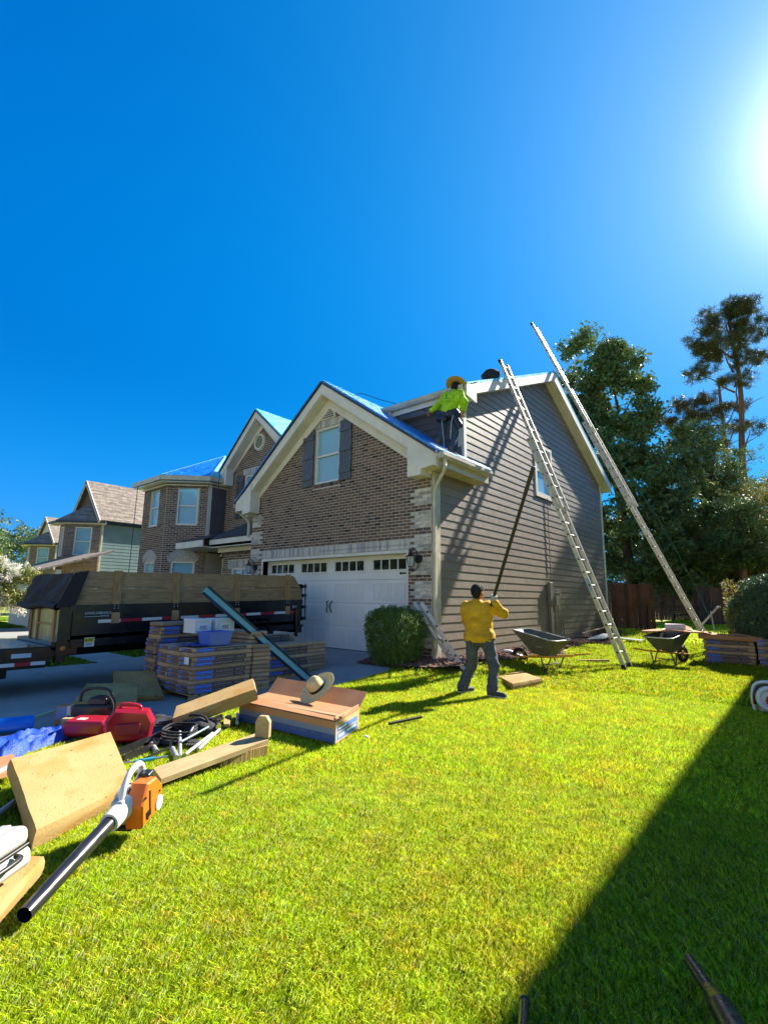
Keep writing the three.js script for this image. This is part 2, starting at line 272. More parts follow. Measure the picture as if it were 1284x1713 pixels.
// ------------------------------------------------------------------ lawn grass
{
  const blades = (seed, n, h, w) => {
    const r = rng(seed), p = [], nn = [];
    for (let i = 0; i < n; i++) {
      const a = r() * 6.28, bx0 = (r() - 0.5) * 0.075, bz0 = (r() - 0.5) * 0.075, hh = h * (0.55 + 0.6 * r()), lean = hh * (0.3 + 0.7 * r()), d = r() * 6.28, cx = Math.cos(a) * w / 2, cz = Math.sin(a) * w / 2;
      const mx = bx0 + Math.cos(d) * lean * 0.35, mz = bz0 + Math.sin(d) * lean * 0.35, tx = bx0 + Math.cos(d) * lean, tz = bz0 + Math.sin(d) * lean;
      p.push(bx0 - cx, 0, bz0 - cz, bx0 + cx, 0, bz0 + cz, mx + cx * 0.8, hh * 0.6, mz + cz * 0.8, bx0 - cx, 0, bz0 - cz, mx + cx * 0.8, hh * 0.6, mz + cz * 0.8, mx - cx * 0.8, hh * 0.6, mz - cz * 0.8, mx - cx * 0.8, hh * 0.6, mz - cz * 0.8, mx + cx * 0.8, hh * 0.6, mz + cz * 0.8, tx, hh, tz);
    }
    const g = new THREE.BufferGeometry(); g.setAttribute('position', new THREE.Float32BufferAttribute(p, 3)); g.computeVertexNormals();
    const N = g.attributes.normal, q = V(); for (let i = 0; i < N.count; i++) { q.fromBufferAttribute(N, i); if (q.y < 0) q.negate(); q.multiplyScalar(0.7).add(V(0, 0.75, 0)).normalize(); N.setXYZ(i, q.x, q.y, q.z); } return g;
  };
  const r = rng(91), zones = [[0, 4.5, 4600, 0.037, 0.0040, 9], [4.5, 9, 2100, 0.044, 0.0065, 8], [9, 17, 520, 0.062, 0.012, 8], [17, 36, 130, 0.08, 0.03, 8]];
  const cam = [5.602, 8.071], m = new THREE.Matrix4(), q = new THREE.Quaternion(), e = new THREE.Euler(), c = new THREE.Color();
  const spots = [];
  zones.forEach(([d0, d1, den, h, w, n], zi) => {
    const list = [], A0 = -95, A1 = 12, area = (d1 * d1 - d0 * d0) * Math.PI * (A1 - A0) / 360, N = Math.round(area * den);
    for (let i = 0; i < N; i++) {
      const d = Math.sqrt(lerp(d0 * d0, d1 * d1, r())), a = rad(lerp(A0, A1, r())), x = cam[0] + Math.sin(a) * d, z = cam[1] - Math.cos(a) * d;
      if (x < 0.02 && z < 0.05) continue; if (x < driveEdge(z) + 0.02 && z > -0.3) continue;
      if (z < -0.2 && x < 0.8 + 0.18 * Math.sin(z * 1.3)) { if (z > -10.9) continue; }
      if (z < 1.05 && z >= -0.2 && x < 0.78 - 0.9 * sstep(z, 0.35, 1.0)) continue;
      list.push([x, z]);
    }
    const geo = blades(300 + zi, n, h, w), im = new THREE.InstancedMesh(geo, M.grass, list.length);
    list.forEach(([x, z], i) => {
      e.set(0, r() * 6.28, 0); q.setFromEuler(e); const pt = fbm(x * 0.55, z * 0.55, 3), pf = fbm(x * 3.1 + 9, z * 3.1, 3), s = 0.8 + 0.45 * r() + 0.35 * pf;
      im.setMatrixAt(i, m.compose(V(x, groundY(x, z) - 0.022, z), q, V(1.1, Math.max(0.35, s), 1.1)));
      let dry = clamp(0.13 + 0.45 * pt + 0.5 * pf + (r() - 0.5) * 0.5, 0, 1); const k = (0.6 + 0.75 * r()) * (0.88 + 0.2 * clamp(0.5 + 1.6 * fbm(x * 5.3 + 31, z * 5.3, 2), 0, 1));
      if (r() < 0.06) dry = 1.5;
      im.setColorAt(i, c.setRGB(lerp(0.78, 1.25, dry) * k, lerp(1.0, 0.95, dry) * k, lerp(0.7, 3.0, dry * dry) * k));
    });
    im.name = numbered('lawn_grass'); im.userData = { kind: 'stuff', label: ['short bright green lawn grass nearest the viewer', 'short green lawn grass around the worker', 'green lawn grass beside the house', 'far green grass by the back fence'][zi] }; im.castShadow = im.receiveShadow = true; scene.add(im);
  });
  // strip of grass across the drive, left of the trailer
  const geo = blades(350, 8, 0.08, 0.02), N = 26000, im = new THREE.InstancedMesh(geo, M.grass, N); let k = 0;
  while (k < N) { const x = lerp(-34, -6.4, r()), z = lerp(-6, 13, r()); if (x > -15.2 && z < 0.4) continue; if (x < -15.1 && x > -22.1 && z > 0.9) continue; if (z > 2.3 && z < 3.5 && x > -13.6) continue; if (x < -15 && x > -30 && z < 0.6) continue;
    e.set(0, r() * 6.28, 0); q.setFromEuler(e); im.setMatrixAt(k, m.compose(V(x, -0.40, z), q, V(1.6, 0.8 + 0.6 * r(), 1.6))); const s = 0.6 + 0.5 * r(); im.setColorAt(k++, c.setRGB(0.6 * s, 0.9 * s, 0.8 * s)); }
  im.name = 'verge_grass'; im.userData = { kind: 'stuff', label: 'dark green grass verge beyond the trailer' }; im.castShadow = im.receiveShadow = true; scene.add(im);
}
// ------------------------------------------------------------------ the brick house
const house = thing('brick_house', 'two storey brown brick house with grey side boards and blue wrapped roof', 'house');
const BL = 0.2032, BH = 0.0677;                           // brick course
let brickCount = 0;
const brickGeos = [0, 1, 2].map((i) => { const g = new RoundedBoxGeometry(BL - 0.017, BH - 0.0155, 0.05, 1, 0.0035 + i * 0.0007); const p = g.attributes.position, r = rng(40 + i); const u = g.attributes.uv; for (let k = 0; k < u.count; k++) u.setXY(k, p.getX(k) + i * 0.31, p.getY(k) + i * 0.17); return g; });
const halfGeo = (() => { const g = new RoundedBoxGeometry(BL / 2 - 0.017, BH - 0.0155, 0.05, 1, 0.004), p = g.attributes.position, u = g.attributes.uv; for (let k = 0; k < u.count; k++) u.setXY(k, p.getX(k), p.getY(k)); return g; })();
const soldierGeo = (() => { const g = new RoundedBoxGeometry(BH - 0.010, BL - 0.008, 0.05, 1, 0.004), p = g.attributes.position, u = g.attributes.uv; for (let k = 0; k < u.count; k++) u.setXY(k, p.getX(k), p.getY(k)); return g; })();
const unitBrick = new RoundedBoxGeometry(1, 1, 1, 1, 0.03);
// Lay courses over a face. frame: origin + along + out; inside(u, v) says whether masonry is there; pale(u, v) picks the light brick.
function layBricks(wall, W, y0, y1, inside, pale, seed, singles, order) {
  const r = rng(seed), list = [];
  for (let row = 0, y = y0; y < y1; row++, y += BH) {
    for (let u = -BL + (row % 2 ? BL / 2 : 0); u < W + BL; u += BL) {
      const a = Math.max(u, 0), b = Math.min(u + BL, W); if (b - a < 0.05) continue;
      // clip against openings by testing both halves
      const ym = y + BH / 2, L = inside(a + 0.012, ym) , C = inside((a + b) / 2, ym), Rr = inside(b - 0.012, ym);
      if (!L && !C && !Rr) continue;
      let s = a, t = b; if (!(L && C && Rr)) { let lo = null, hi = null; for (let k = 0; k <= 10; k++) { const q = lerp(a + 0.002, b - 0.002, k / 10); if (inside(q, ym)) { lo ??= q; hi = q; } } if (lo === null || hi - lo < 0.03) continue; s = lo === a + 0.002 ? a : lo; t = hi >= b - 0.003 ? b : hi; }
      list.push([s, t, y, pale((s + t) / 2, ym)]);
    }
  }
  place(wall, list.map(([s, t, y, p]) => ({ u: (s + t) / 2, v: y + BH / 2, w: t - s - 0.017, h: BH - 0.0155, pale: p })), r, singles, order);
}
function place(wall, list, r, singles, order) {
  if (order) list.sort(order);
  const rest = [];
  list.forEach((b, i) => {
    const full = Math.abs(b.w - (BL - 0.017)) < 0.004;
    if (i < singles) {
      const m = new THREE.Mesh(full ? brickGeos[i % 3] : b.h > 0.1 ? soldierGeo : brickGeos[0], b.pale ? M.pales[Math.floor(r() * M.pales.length)] : M.bricks[Math.floor(r() * M.bricks.length)]);
      if (!full && b.h < 0.1) m.scale.x = b.w / (BL - 0.017);
      m.position.set(b.u, b.v, -0.0195 + r() * 0.003); m.name = 'brick'; m.castShadow = m.receiveShadow = true; wall.add(m); brickCount++;
    } else rest.push(b);
  });
  if (!rest.length) return;
  const im = new THREE.InstancedMesh(unitBrick, M.brickStuff, rest.length), m = new THREE.Matrix4(), q = new THREE.Quaternion(), c = new THREE.Color();
  rest.forEach((b, i) => {
    im.setMatrixAt(i, m.compose(V(b.u, b.v, -0.0195 + r() * 0.003), q, V(b.w, b.h, 0.05)));
    const t = b.pale ? paleTints[Math.floor(r() * paleTints.length)] : r() < 0.07 ? [62, 52, 54] : brickTints[Math.floor(r() * brickTints.length)];
    im.setColorAt(i, c.setRGB(t[0] / 255, t[1] / 255, t[2] / 255, THREE.SRGBColorSpace));
  });
  im.name = 'brickwork'; im.userData.kind = 'stuff'; im.castShadow = im.receiveShadow = true; wall.add(im);
}
// a wall part whose local axes are u along, v up, w out of the face
function wallPart(name, o, turn, poly, holes = [], depth = 0.16, m = M.mortar) {
  const w = new THREE.Mesh(prism(poly, depth, holes).translate(0, 0, -depth), m); w.name = name; w.position.set(...o); w.rotation.y = turn; w.castShadow = w.receiveShadow = true; house.add(w); return w;
}
const rect = (x0, x1, y0, y1) => [[x0, y0], [x1, y0], [x1, y1], [x0, y1]];
const inRect = (u, v, [x0, x1, y0, y1]) => u > x0 && u < x1 && v > y0 && v < y1;
// a sash window set into a face: frame proud of the recess, two panes, white blind behind
function sash(parent, name, x0, x1, y0, y1, z, opts = {}) {
  const t = opts.t ?? 0.055, ym = opts.split ?? (y0 + y1) / 2, f = part(parent, name, [bx(x0, x1, y1 - t, y1, z - 0.06, z + 0.03), bx(x0, x1, y0, y0 + t, z - 0.06, z + 0.035), bx(x0, x0 + t, y0 + t, y1 - t, z - 0.06, z + 0.03), bx(x1 - t, x1, y0 + t, y1 - t, z - 0.06, z + 0.03), bx(x0 + t, x1 - t, ym - 0.025, ym + 0.025, z - 0.05, z + 0.015), ...(opts.mull ?? []).map((u) => bx(u - 0.03, u + 0.03, y0 + t, y1 - t, z - 0.055, z + 0.02))], M.white);
  for (const [a, b] of [[y0 + t, ym - 0.025], [ym + 0.025, y1 - t]]) part(f, 'pane', bx(x0 + t, x1 - t, a, b, z - 0.035, z - 0.03), M.glassWin);
  if (opts.blind !== false) { const sl = [], bot = opts.blindTo ?? y0; for (let y = y1 - t - 0.02; y > bot + 0.06; y -= 0.045) sl.push(bx(x0 + t + 0.01, x1 - t - 0.01, y - 0.019, y + 0.019, z - 0.11, z - 0.106)); part(f, 'blind', sl, M.blind); }
  part(f, 'room_backing', bx(x0, x1, y0, y1, z - 0.2, z - 0.17), M.roomDark);
  return f;
}
M.glassWin = mat([0.5, 0.82, 0.95], { phys: true, roughness: 0.02, transmission: 0.62, thickness: 0, ior: 1.6 }); M.glassWin.side = THREE.DoubleSide;
M.roomDark = mat([0.1, 0.13, 0.15], { roughness: 0.9 });

// --- garage gable (z = 0, x -6.12..0) in local u = x + 6.12
const GW = 6.12, gv = (u) => 3.62 + Math.max(0, (u < GW / 2 ? u : GW - u)) * 0.80;
const doorHole = [0.6, 5.48, -0.35, 2.15], winHole = [2.55, 3.42, 3.92, 5.37];
{
  const poly = [[0, -0.35], [GW, -0.35], [GW, 3.6], [GW / 2, 3.6 + GW / 2 * 0.8], [0, 3.6]];
  const w = wallPart('garage_wall', [-GW, 0, 0], 0, [[0, -0.35], [0.6, -0.35], [0.6, 2.15], [5.48, 2.15], [5.48, -0.35], [GW, -0.35], [GW, 3.6], [GW / 2, 3.6 + GW / 2 * 0.8], [0, 3.6]], [rect(2.55, 3.42, 3.92, 5.37)]);
  const lintel = [0.53, 5.55, 2.15, 2.36], winL = [2.42, 3.55, 5.37, 5.55], arch = (u, v) => Math.hypot(u - 2.98, v - 5.56) < 0.42 && v > 5.55;
  const inside = (u, v) => v < gv(u) - 0.03 && !inRect(u, v, doorHole) && !inRect(u, v, winHole) && !inRect(u, v, lintel) && !inRect(u, v, winL) && !arch(u, v) && !inRect(u, v, [2.5, 3.47, 3.82, 3.93]);
  const bands = []; for (let k = 0; k < 7; k++) { const top = 3.385 - k * 0.474; bands.push([top - 0.339, top]); }
  const pale = (u, v) => (u > GW - 0.47 && u < GW - 0.06 || u < 0.42) && bands.some(([a, b]) => v > a - 0.005 && v < b + 0.005);
  layBricks(w, GW, -0.339, 6.1, inside, pale, 7, 258, (a, b) => (b.u - b.v * 0.15) - (a.u - a.v * 0.15));
  const sol = []; for (let u = lintel[0]; u < lintel[1] - 0.03; u += BH) sol.push({ u: u + BH / 2, v: 2.255, w: BH - 0.01, h: 0.2, pale: true });
  place(w, sol, rng(8), 40, (a, b) => b.u - a.u);
  const sol2 = []; for (let u = winL[0]; u < winL[1] - 0.03; u += BH) sol2.push({ u: u + BH / 2, v: 5.46, w: BH - 0.01, h: 0.17, pale: true }); place(w, sol2, rng(9), 0);
  const sill = []; for (let u = 2.5; u < 3.45; u += BH) sill.push({ u: u + BH / 2, v: 3.875, w: BH - 0.01, h: 0.1, pale: false }); place(w, sill, rng(10), 0);
  // half round vent with brick ring
  const ring = []; for (let k = 0; k < 13; k++) { const a = Math.PI * (k + 0.5) / 13; const g = new THREE.BoxGeometry(0.09, 0.13, 0.05); g.rotateZ(a - Math.PI / 2); g.translate(2.98 + Math.cos(a) * 0.355, 5.56 + Math.sin(a) * 0.355, -0.012); ring.push(metricUV(g)); }
  part(w, 'arch_bricks', ring, M.bricks[4]);
  const sl = []; for (let k = 0; k < 4; k++) { const y = 5.59 + k * 0.055, hw = Math.sqrt(Math.max(0.01, 0.27 ** 2 - (y - 5.56) ** 2)) - 0.02; const g = new THREE.BoxGeometry(hw * 2, 0.012, 0.06); g.rotateX(0.5); g.scale(1, 1, 0.5); g.translate(2.98, y, 0.022); sl.push(metricUV(g)); }
  const vs = new THREE.Shape(); vs.absarc(2.98, 5.56, 0.29, 0, Math.PI, false); const vh = new THREE.Path(); vh.absarc(2.98, 5.575, 0.24, 0, Math.PI, false); vs.holes.push(vh);
  { const bs = new THREE.Shape(); bs.absarc(2.98, 5.575, 0.25, 0, Math.PI, false); part(w, 'vent_dark_backing', metricUV(new THREE.ExtrudeGeometry(bs, { depth: 0.004, bevelEnabled: false }).translate(0, 0, 0.001)), M.roomDark); }  // dark backing on the solid wall paints the shade inside the vent
  part(w, 'arch_vent', [metricUV(new THREE.ExtrudeGeometry(vs, { depth: 0.07, bevelEnabled: false }).translate(0, 0, -0.03)), ...sl], M.trim);
  sash(house, 'gable_window', 2.55 - GW, 3.42 - GW, 3.92, 5.37, -0.05, { blindTo: 4.9 });
  for (const [a, b] of [[2.12, 2.52], [3.45, 3.85]]) {
    const s = part(house, 'shutter', [bx(a - GW, b - GW, 3.9, 5.4, 0.012, 0.035)], M.shutter), n = 4, bw = (b - a) / n;
    for (let k = 0; k < n; k++) part(s, 'board', bx(a - GW + k * bw + 0.003, a - GW + (k + 1) * bw - 0.003, 3.903, 5.397, 0.036, 0.045), M.shutter);
    for (const y of [4.12, 4.66, 5.16]) part(s, 'batten', bx(a - GW + 0.01, b - GW - 0.01, y - 0.05, y + 0.05, 0.046, 0.064), M.shutter);
  }
}
// --- garage door: frame, four sections, raised panels, panes, iron handles
{
  const z = -0.2, x0 = -5.52, x1 = -0.64, frame = part(house, 'garage_door_frame', [bx(x0 - 0.06, x1 + 0.06, 2.08, 2.145, -0.2, 0.012), bx(x0 - 0.06, x0, -0.02, 2.08, -0.2, 0.01), bx(x1, x1 + 0.055, -0.02, 2.08, -0.2, 0.01), bx(x0, x1, 2.06, 2.079, -0.24, -0.19)], M.trim);
  const door = part(house, 'garage_door', [0, 1, 2, 3].map((k) => bx(x0, x1, 0.0 + k * 0.517, (k + 1) * 0.517 - 0.006, z - 0.05, z)), M.door);
  const cw = (x1 - x0) / 4;
  for (let c = 0; c < 4; c++) {
    const a = x0 + c * cw + 0.14, w = cw - 0.28;
    for (let s = 0; s < 3; s++) for (let k = 0; k < 4; k++) { const g = prism(rect(0, w / 4 - 0.035, 0, 0.36), 0.006, [rect(0.018, w / 4 - 0.053, 0.018, 0.342)], 0.003); const g2 = prism(rect(0.03, w / 4 - 0.065, 0.03, 0.33), 0.004, [], 0.004); part(door, 'door_panel', [g.translate(a + k * w / 4 + 0.017, s * 0.517 + 0.075, z + 0.001), g2.translate(a + k * w / 4 + 0.017, s * 0.517 + 0.075, z + 0.001)], M.door); }
    const wf = part(door, 'door_window', [bx(a - 0.03, a + w + 0.03, 1.98, 2.01, z, z + 0.02), bx(a - 0.03, a + w + 0.03, 1.73, 1.76, z, z + 0.02), bx(a - 0.03, a, 1.76, 1.98, z, z + 0.02), bx(a + w, a + w + 0.03, 1.76, 1.98, z, z + 0.02), ...[1, 2, 3].map((k) => bx(a + k * w / 4 - 0.014, a + k * w / 4 + 0.014, 1.76, 1.98, z, z + 0.018))], M.door);
    for (let k = 0; k < 4; k++) part(door, 'pane', bx(a + k * w / 4 + 0.015, a + (k + 1) * w / 4 - 0.015, 1.762, 1.978, z + 0.001, z + 0.006), M.darkGlass);
  }
  for (const s of [-1, 1]) part(door, 'handle', [tube([[-3.08 + s * 0.07, 1.07, z + 0.01], [-3.08 + s * 0.075, 1.02, z + 0.05], [-3.08 + s * 0.035, 0.94, z + 0.05], [-3.08 + s * 0.07, 0.86, z + 0.05], [-3.08 + s * 0.07, 0.8, z + 0.01]], 0.012, 20, 6)], M.black);
  for (const x of [x0 + 0.02, x1 - 0.30]) part(door, 'strap_hinge', [bx(x, x + 0.28, 1.655, 1.69, z + 0.001, z + 0.014), new THREE.SphereGeometry(0.028, 8, 6).translate(x < -3 ? x + 0.28 : x, 1.672, z + 0.01)], M.black);
  part(house, 'garage_interior', [bx(x0 - 0.1, x1 + 0.1, -0.3, 2.3, -0.4, -0.3)], M.roomDark);
}
// --- wall lanterns
for (const x of [-0.40, -5.93]) {
  const l = part(house, 'wall_lantern', [new THREE.CylinderGeometry(0.09, 0.09, 0.02, 12).rotateX(Math.PI / 2).translate(x + 0.09, 1.93, 0.03), tube([[x + 0.09, 1.93, 0.04], [x + 0.1, 2.06, 0.1], [x + 0.06, 2.15, 0.16], [x, 2.13, 0.17], [x, 2.06, 0.17]], 0.011, 24, 6), new THREE.ConeGeometry(0.115, 0.09, 8).translate(x, 2.02, 0.17), new THREE.SphereGeometry(0.03, 8, 6).translate(x, 2.075, 0.17), tube([[x + 0.09, 1.84, 0.04], [x + 0.1, 1.74, 0.1], [x + 0.04, 1.68, 0.17], [x - 0.02, 1.73, 0.17]], 0.01, 20, 6), new THREE.CylinderGeometry(0.06, 0.045, 0.02, 8).translate(x, 1.77, 0.17), ...[0, 1, 2, 3, 4, 5].map((k) => rod([x + 0.095 * Math.cos(k * 1.047), 1.98, 0.17 + 0.095 * Math.sin(k * 1.047)], [x + 0.055 * Math.cos(k * 1.047), 1.775, 0.17 + 0.055 * Math.sin(k * 1.047)], 0.006))], M.black);
  part(l, 'lantern_glass', new THREE.CylinderGeometry(0.088, 0.05, 0.2, 6, 1, true).translate(x, 1.877, 0.17), M.glass);
}
// --- garage roof: ridge along z at x = -3.05
const GR = { x: -3.05, y: 6.42, z0: 0.36, z1: -6.0, xl: -6.5, xr: 0.33, yl: 3.78, yr: 4.02 };
{
  const t = 0.05, L = slab([[GR.xl, GR.yl, GR.z0], [GR.x, GR.y, GR.z0], [GR.x, GR.y, GR.z1], [GR.xl, GR.yl, GR.z1]].reverse(), t), Rr = slab([[GR.x, GR.y, GR.z0], [GR.xr, GR.yr, GR.z0], [GR.xr, GR.yr, -1.9], [GR.x, GR.y, -6]].reverse(), t);
  part(house, 'garage_roof', [L, Rr], M.blueWrap);
  part(house, 'roof_glare_strip', [slab([[GR.x + 0.02, GR.y + 0.006, GR.z0 + 0.0], [-1.55, GR.y - (1.5) * 0.71 + 0.006, GR.z0], [-1.55, GR.y - 1.5 * 0.71 + 0.006, -0.7], [GR.x + 0.02, GR.y + 0.006, -3]].reverse(), 0.004)], mat([0.75, 0.78, 0.8], { roughness: 0.25, bumpMap: fine, bumpScale: 0.012 }));  // pale strip painted in for the sun glare on the blue wrap
  // rake boards (fascia), frieze boards and soffits of the gable
  const rk = (p, q, z0, z1, h) => bar(V(p[0], p[1] - h / 2, (z0 + z1) / 2), V(q[0], q[1] - h / 2, (z0 + z1) / 2), h, Math.abs(z1 - z0), V(0, 0, 1));
  const rake = (a, b, z0, z1, h) => { const d = Math.abs(z1 - z0), g = prism([[a[0], a[1]], [b[0], b[1]], [b[0], b[1] - h], [a[0], a[1] - h]], d); return g.translate(0, 0, Math.min(z0, z1)); };
  const T = [GR.x, GR.y - 0.055];
  part(house, 'rake_board', [rake([GR.xl, GR.yl - 0.055], T, 0.29, 0.33, 0.26)], M.trim); part(house, 'rake_board', [rake(T, [GR.xr, GR.yr - 0.055], 0.29, 0.33, 0.26)], M.trim);
  part(house, 'frieze_board', [rake([-6.1, 3.97], [GR.x, 6.16], 0.015, 0.05, 0.34)], M.trim); part(house, 'frieze_board', [rake([GR.x, 6.16], [0.02, 3.98], 0.015, 0.05, 0.34)], M.trim);
  part(house, 'soffit', [slab([[GR.xl, GR.yl - 0.3, 0.29], [T[0], T[1] - 0.255, 0.29], [T[0], T[1] - 0.255, 0.02], [GR.xl, GR.yl - 0.3, 0.02]], 0.02)], M.trim); part(house, 'soffit', [slab([[T[0], T[1] - 0.256, 0.29], [GR.xr, GR.yr - 0.3, 0.29], [GR.xr, GR.yr - 0.3, 0.02], [T[0], T[1] - 0.256, 0.02]], 0.02)], M.trim);
  // returns at both ends: flat triangular ends on the gable
  part(house, 'eave_return', [prism([[-0.36, 4.19], [0.30, 3.98], [0.30, 3.735], [-0.02, 3.70], [-0.02, 3.58], [-0.36, 3.58]], 0.32).translate(0, 0, 0.03)], M.trim);
  part(house, 'eave_return', [prism([[-6.46, 3.76], [-5.78, 4.22], [-5.78, 3.42], [-6.13, 3.38], [-6.13, 3.5], [-6.46, 3.5]], 0.32).translate(0, 0, 0.03)], M.trim);
  part(house, 'drip_edge', [rake([GR.xl - 0.02, GR.yl - 0.005], [GR.x, GR.y + 0.012], 0.31, 0.37, 0.05), rake([GR.x, GR.y + 0.012], [GR.xr + 0.02, GR.yr - 0.005], 0.31, 0.37, 0.05)], M.drip);
  // right eave box and gutter, running back along the side wall
  part(house, 'eave_soffit', [bx(0.03, 0.34, 3.72, 3.74, -1.72, 0.03), bx(0.335, 0.36, 3.72, 3.95, -1.72, 0.29), slab([[0.02, 4.27, -1.70], [0.33, 4.0, -1.70], [0.33, 3.73, -1.70], [0.02, 3.73, -1.70]], 0.02)], M.gutter);
  const prof = [[0, 0], [0.09, 0], [0.125, 0.06], [0.125, 0.12], [0.105, 0.12], [0.105, 0.07], [0.08, 0.02], [0.012, 0.02], [0.012, 0.12], [0, 0.12]];
  part(house, 'gutter', [prism(prof, 2.0).translate(0.362, 3.86, -1.70), bx(0.362, 0.48, 3.862, 3.975, 0.301, 0.31)], M.gutter);
  part(house, 'gutter', [prism(prof, 6).rotateY(Math.PI).translate(-6.53, 3.63, 0.31)], M.gutter);
  // downspout with its elbows
  const ds = (pts, w, h) => { const out = []; for (let i = 0; i + 1 < pts.length; i++) out.push(bar(V(...pts[i]), V(...pts[i + 1]), w, h, V(1, 0, 0), 0.012)); return out; };
  const path = [[0.43, 3.87, 0.16], [0.43, 3.72, 0.16], [0.38, 3.62, 0.13], [0.16, 3.40, 0.05], [0.09, 3.28, 0.02], [0.085, 3.1, 0.02], [0.085, 0.06, 0.02], [0.14, -0.02, 0.1]];
  part(house, 'downspout', [...ds(path, 0.075, 0.055), ...path.slice(1, -1).map((p) => new THREE.SphereGeometry(0.04, 8, 6).scale(0.95, 1, 0.8).translate(...p))], M.gutter);
  part(house, 'downspout', [...ds([[-6.58, 3.66, 0.15], [-6.55, 3.5, 0.14], [-6.3, 3.3, 0.05], [-6.22, 3.2, 0.04], [-6.2, 2.8, 0.05]], 0.075, 0.06)], M.gutter);
}
// --- side wall (x = 0 plane): lap boards from back to front, clipped under both roofs
const RIDGE = { y: 8.13, z: -6.17 }, PITCH = 0.425, PB = 0.5, EZ0 = -0.92, EZ1 = -11.42;
const topAt = (z) => RIDGE.y - 0.16 - Math.abs(z - RIDGE.z) * PITCH;
const SWIN = [-6.25, -5.2, 4.15, 5.58];                      // window z0 z1 y0 y1
{
  const core = [[-11.08, -0.4], [-0.12, -0.4], [-0.12, 3.86], [-1.22, 4.55], [-1.25, 5.86], [RIDGE.z, RIDGE.y - 0.2], [-11.08, 5.55]].map(([z, y]) => [-z, y]);
  const g = prism(core, 0.16, [rect(-SWIN[1], -SWIN[0], SWIN[2], SWIN[3]).reverse()]); g.rotateY(Math.PI / 2).translate(-0.185, 0, 0);
  const w = part(house, 'side_wall', g, M.darkSiding); const r = rng(23), ex = 0.175;
  const board = (z0, z1, y, k, cutL, cutR) => {            // z0 < z1 ; slanted ends under the rakes
    const a = [[z0, y], [z1, y], [cutR ?? z1, y + ex + 0.02], [cutL ?? z0, y + ex + 0.02]], X0 = 0.020, X1 = 0.006, v = [];
    const P = a.map(([z, yy], i) => V(i < 2 ? X0 : X1, yy, z)), Q = a.map(([z, yy], i) => V(i < 2 ? X0 - 0.013 : X1 - 0.006, yy, z));
    const tri = (p, q, s) => v.push(...p.toArray(), ...q.toArray(), ...s.toArray());
    tri(P[1], P[0], P[3]); tri(P[1], P[3], P[2]); tri(P[0], P[1], Q[1]); tri(P[0], Q[1], Q[0]); tri(P[1], P[2], Q[2]); tri(P[1], Q[2], Q[1]); tri(P[0], Q[3], P[3]); tri(P[0], Q[0], Q[3]);
    const gg = new THREE.BufferGeometry(); gg.setAttribute('position', new THREE.Float32BufferAttribute(v, 3)); gg.computeVertexNormals(); metricUV(gg); const uv = gg.attributes.uv; for (let i = 0; i < uv.count; i++) uv.setXY(i, uv.getX(i) + k * 1.7, uv.getY(i) + k * 0.37);
    part(w, 'siding_board', gg, M.siding[Math.floor(r() * 3)]);
  };
  let n = 0;
  for (let y = -0.02; y < 8.0; y += ex, n++) {
    const ym = y + ex * 0.5, back = (yy) => Math.max(-10.99, RIDGE.z - (RIDGE.y - 0.14 - yy) / PB), frontHi = (yy) => Math.min(-1.33, RIDGE.z + (RIDGE.y - 0.14 - yy) / PITCH), frontLo = -0.235;
    const zb = back(y), zbt = back(y + ex), zf = y < 3.75 ? frontLo : y < 4.3 ? -1.33 : frontHi(y), zft = y < 3.75 ? frontLo : y < 4.3 ? -1.33 : frontHi(y + ex);
    if (zb >= zf - 0.1) continue;
    let spans = [[zb, zf]]; if (y + ex > SWIN[2] - 0.1 && y < SWIN[3] + 0.08) spans = [[zb, SWIN[0] - 0.1], [SWIN[1] + 0.1, zf]];
    for (const [a, b] of spans) {
      const cuts = [a]; let q = a + 0.8 + r() * 2.9; while (q < b - 0.7) { cuts.push(q); q += 3.66; } cuts.push(b);
      for (let i = 0; i + 1 < cuts.length; i++) board(cuts[i] + (i ? 0.003 : 0), cuts[i + 1] - (i + 2 < cuts.length ? 0.003 : 0), y, n + i, i === 0 && a === zb ? zbt : undefined, i + 2 === cuts.length && b === zf ? zft : undefined);
    }
  }
  part(house, 'corner_board', [bx(0.024, 0.05, -0.1, 3.71, -0.23, -0.02), bx(-0.1, 0.024, -0.1, 3.71, -0.05, -0.02)], M.gutter);
  part(house, 'corner_board', [bx(0.0, 0.04, 4.18, 5.72, -1.34, -1.22), bx(-0.12, 0.0, 4.18, 5.72, -1.246, -1.214)], M.trim);
  part(house, 'corner_board', [bx(0.0, 0.04, -0.1, 5.42, -11.1, -10.98)], M.trim);
  const f = sash(w, 'side_window', 0, 1, 0, 1, 0, { blind: false }); w.remove(f);
  const sw = sash(house, 'side_window', -0.53, 0.53, SWIN[2], SWIN[3], 0.0, { blind: false }); sw.rotation.y = Math.PI / 2; sw.position.set(0.0, 0, (SWIN[0] + SWIN[1]) / 2);
  part(sw, 'window_trim', [bx(-0.62, 0.62, SWIN[3], SWIN[3] + 0.09, 0.0, 0.045), bx(-0.62, 0.62, SWIN[2] - 0.09, SWIN[2], 0.0, 0.05), bx(-0.62, -0.53, SWIN[2], SWIN[3], 0.0, 0.043), bx(0.53, 0.62, SWIN[2], SWIN[3], 0.0, 0.043)], M.trim);
  // utility run on the wall
  const um = mat([0.16, 0.145, 0.13], { roughness: 0.5 });
  part(house, 'conduit', [bx(0.03, 0.11, 0.25, 1.15, -5.72, -5.62), rod([0.05, 1.9, -5.84], [0.05, 4.1, -5.84], 0.012)], um);
  part(house, 'cable_box', [rbx(0.10, 0.62, 0.22, 0.012).translate(0.08, 1.33, -5.68)], um);
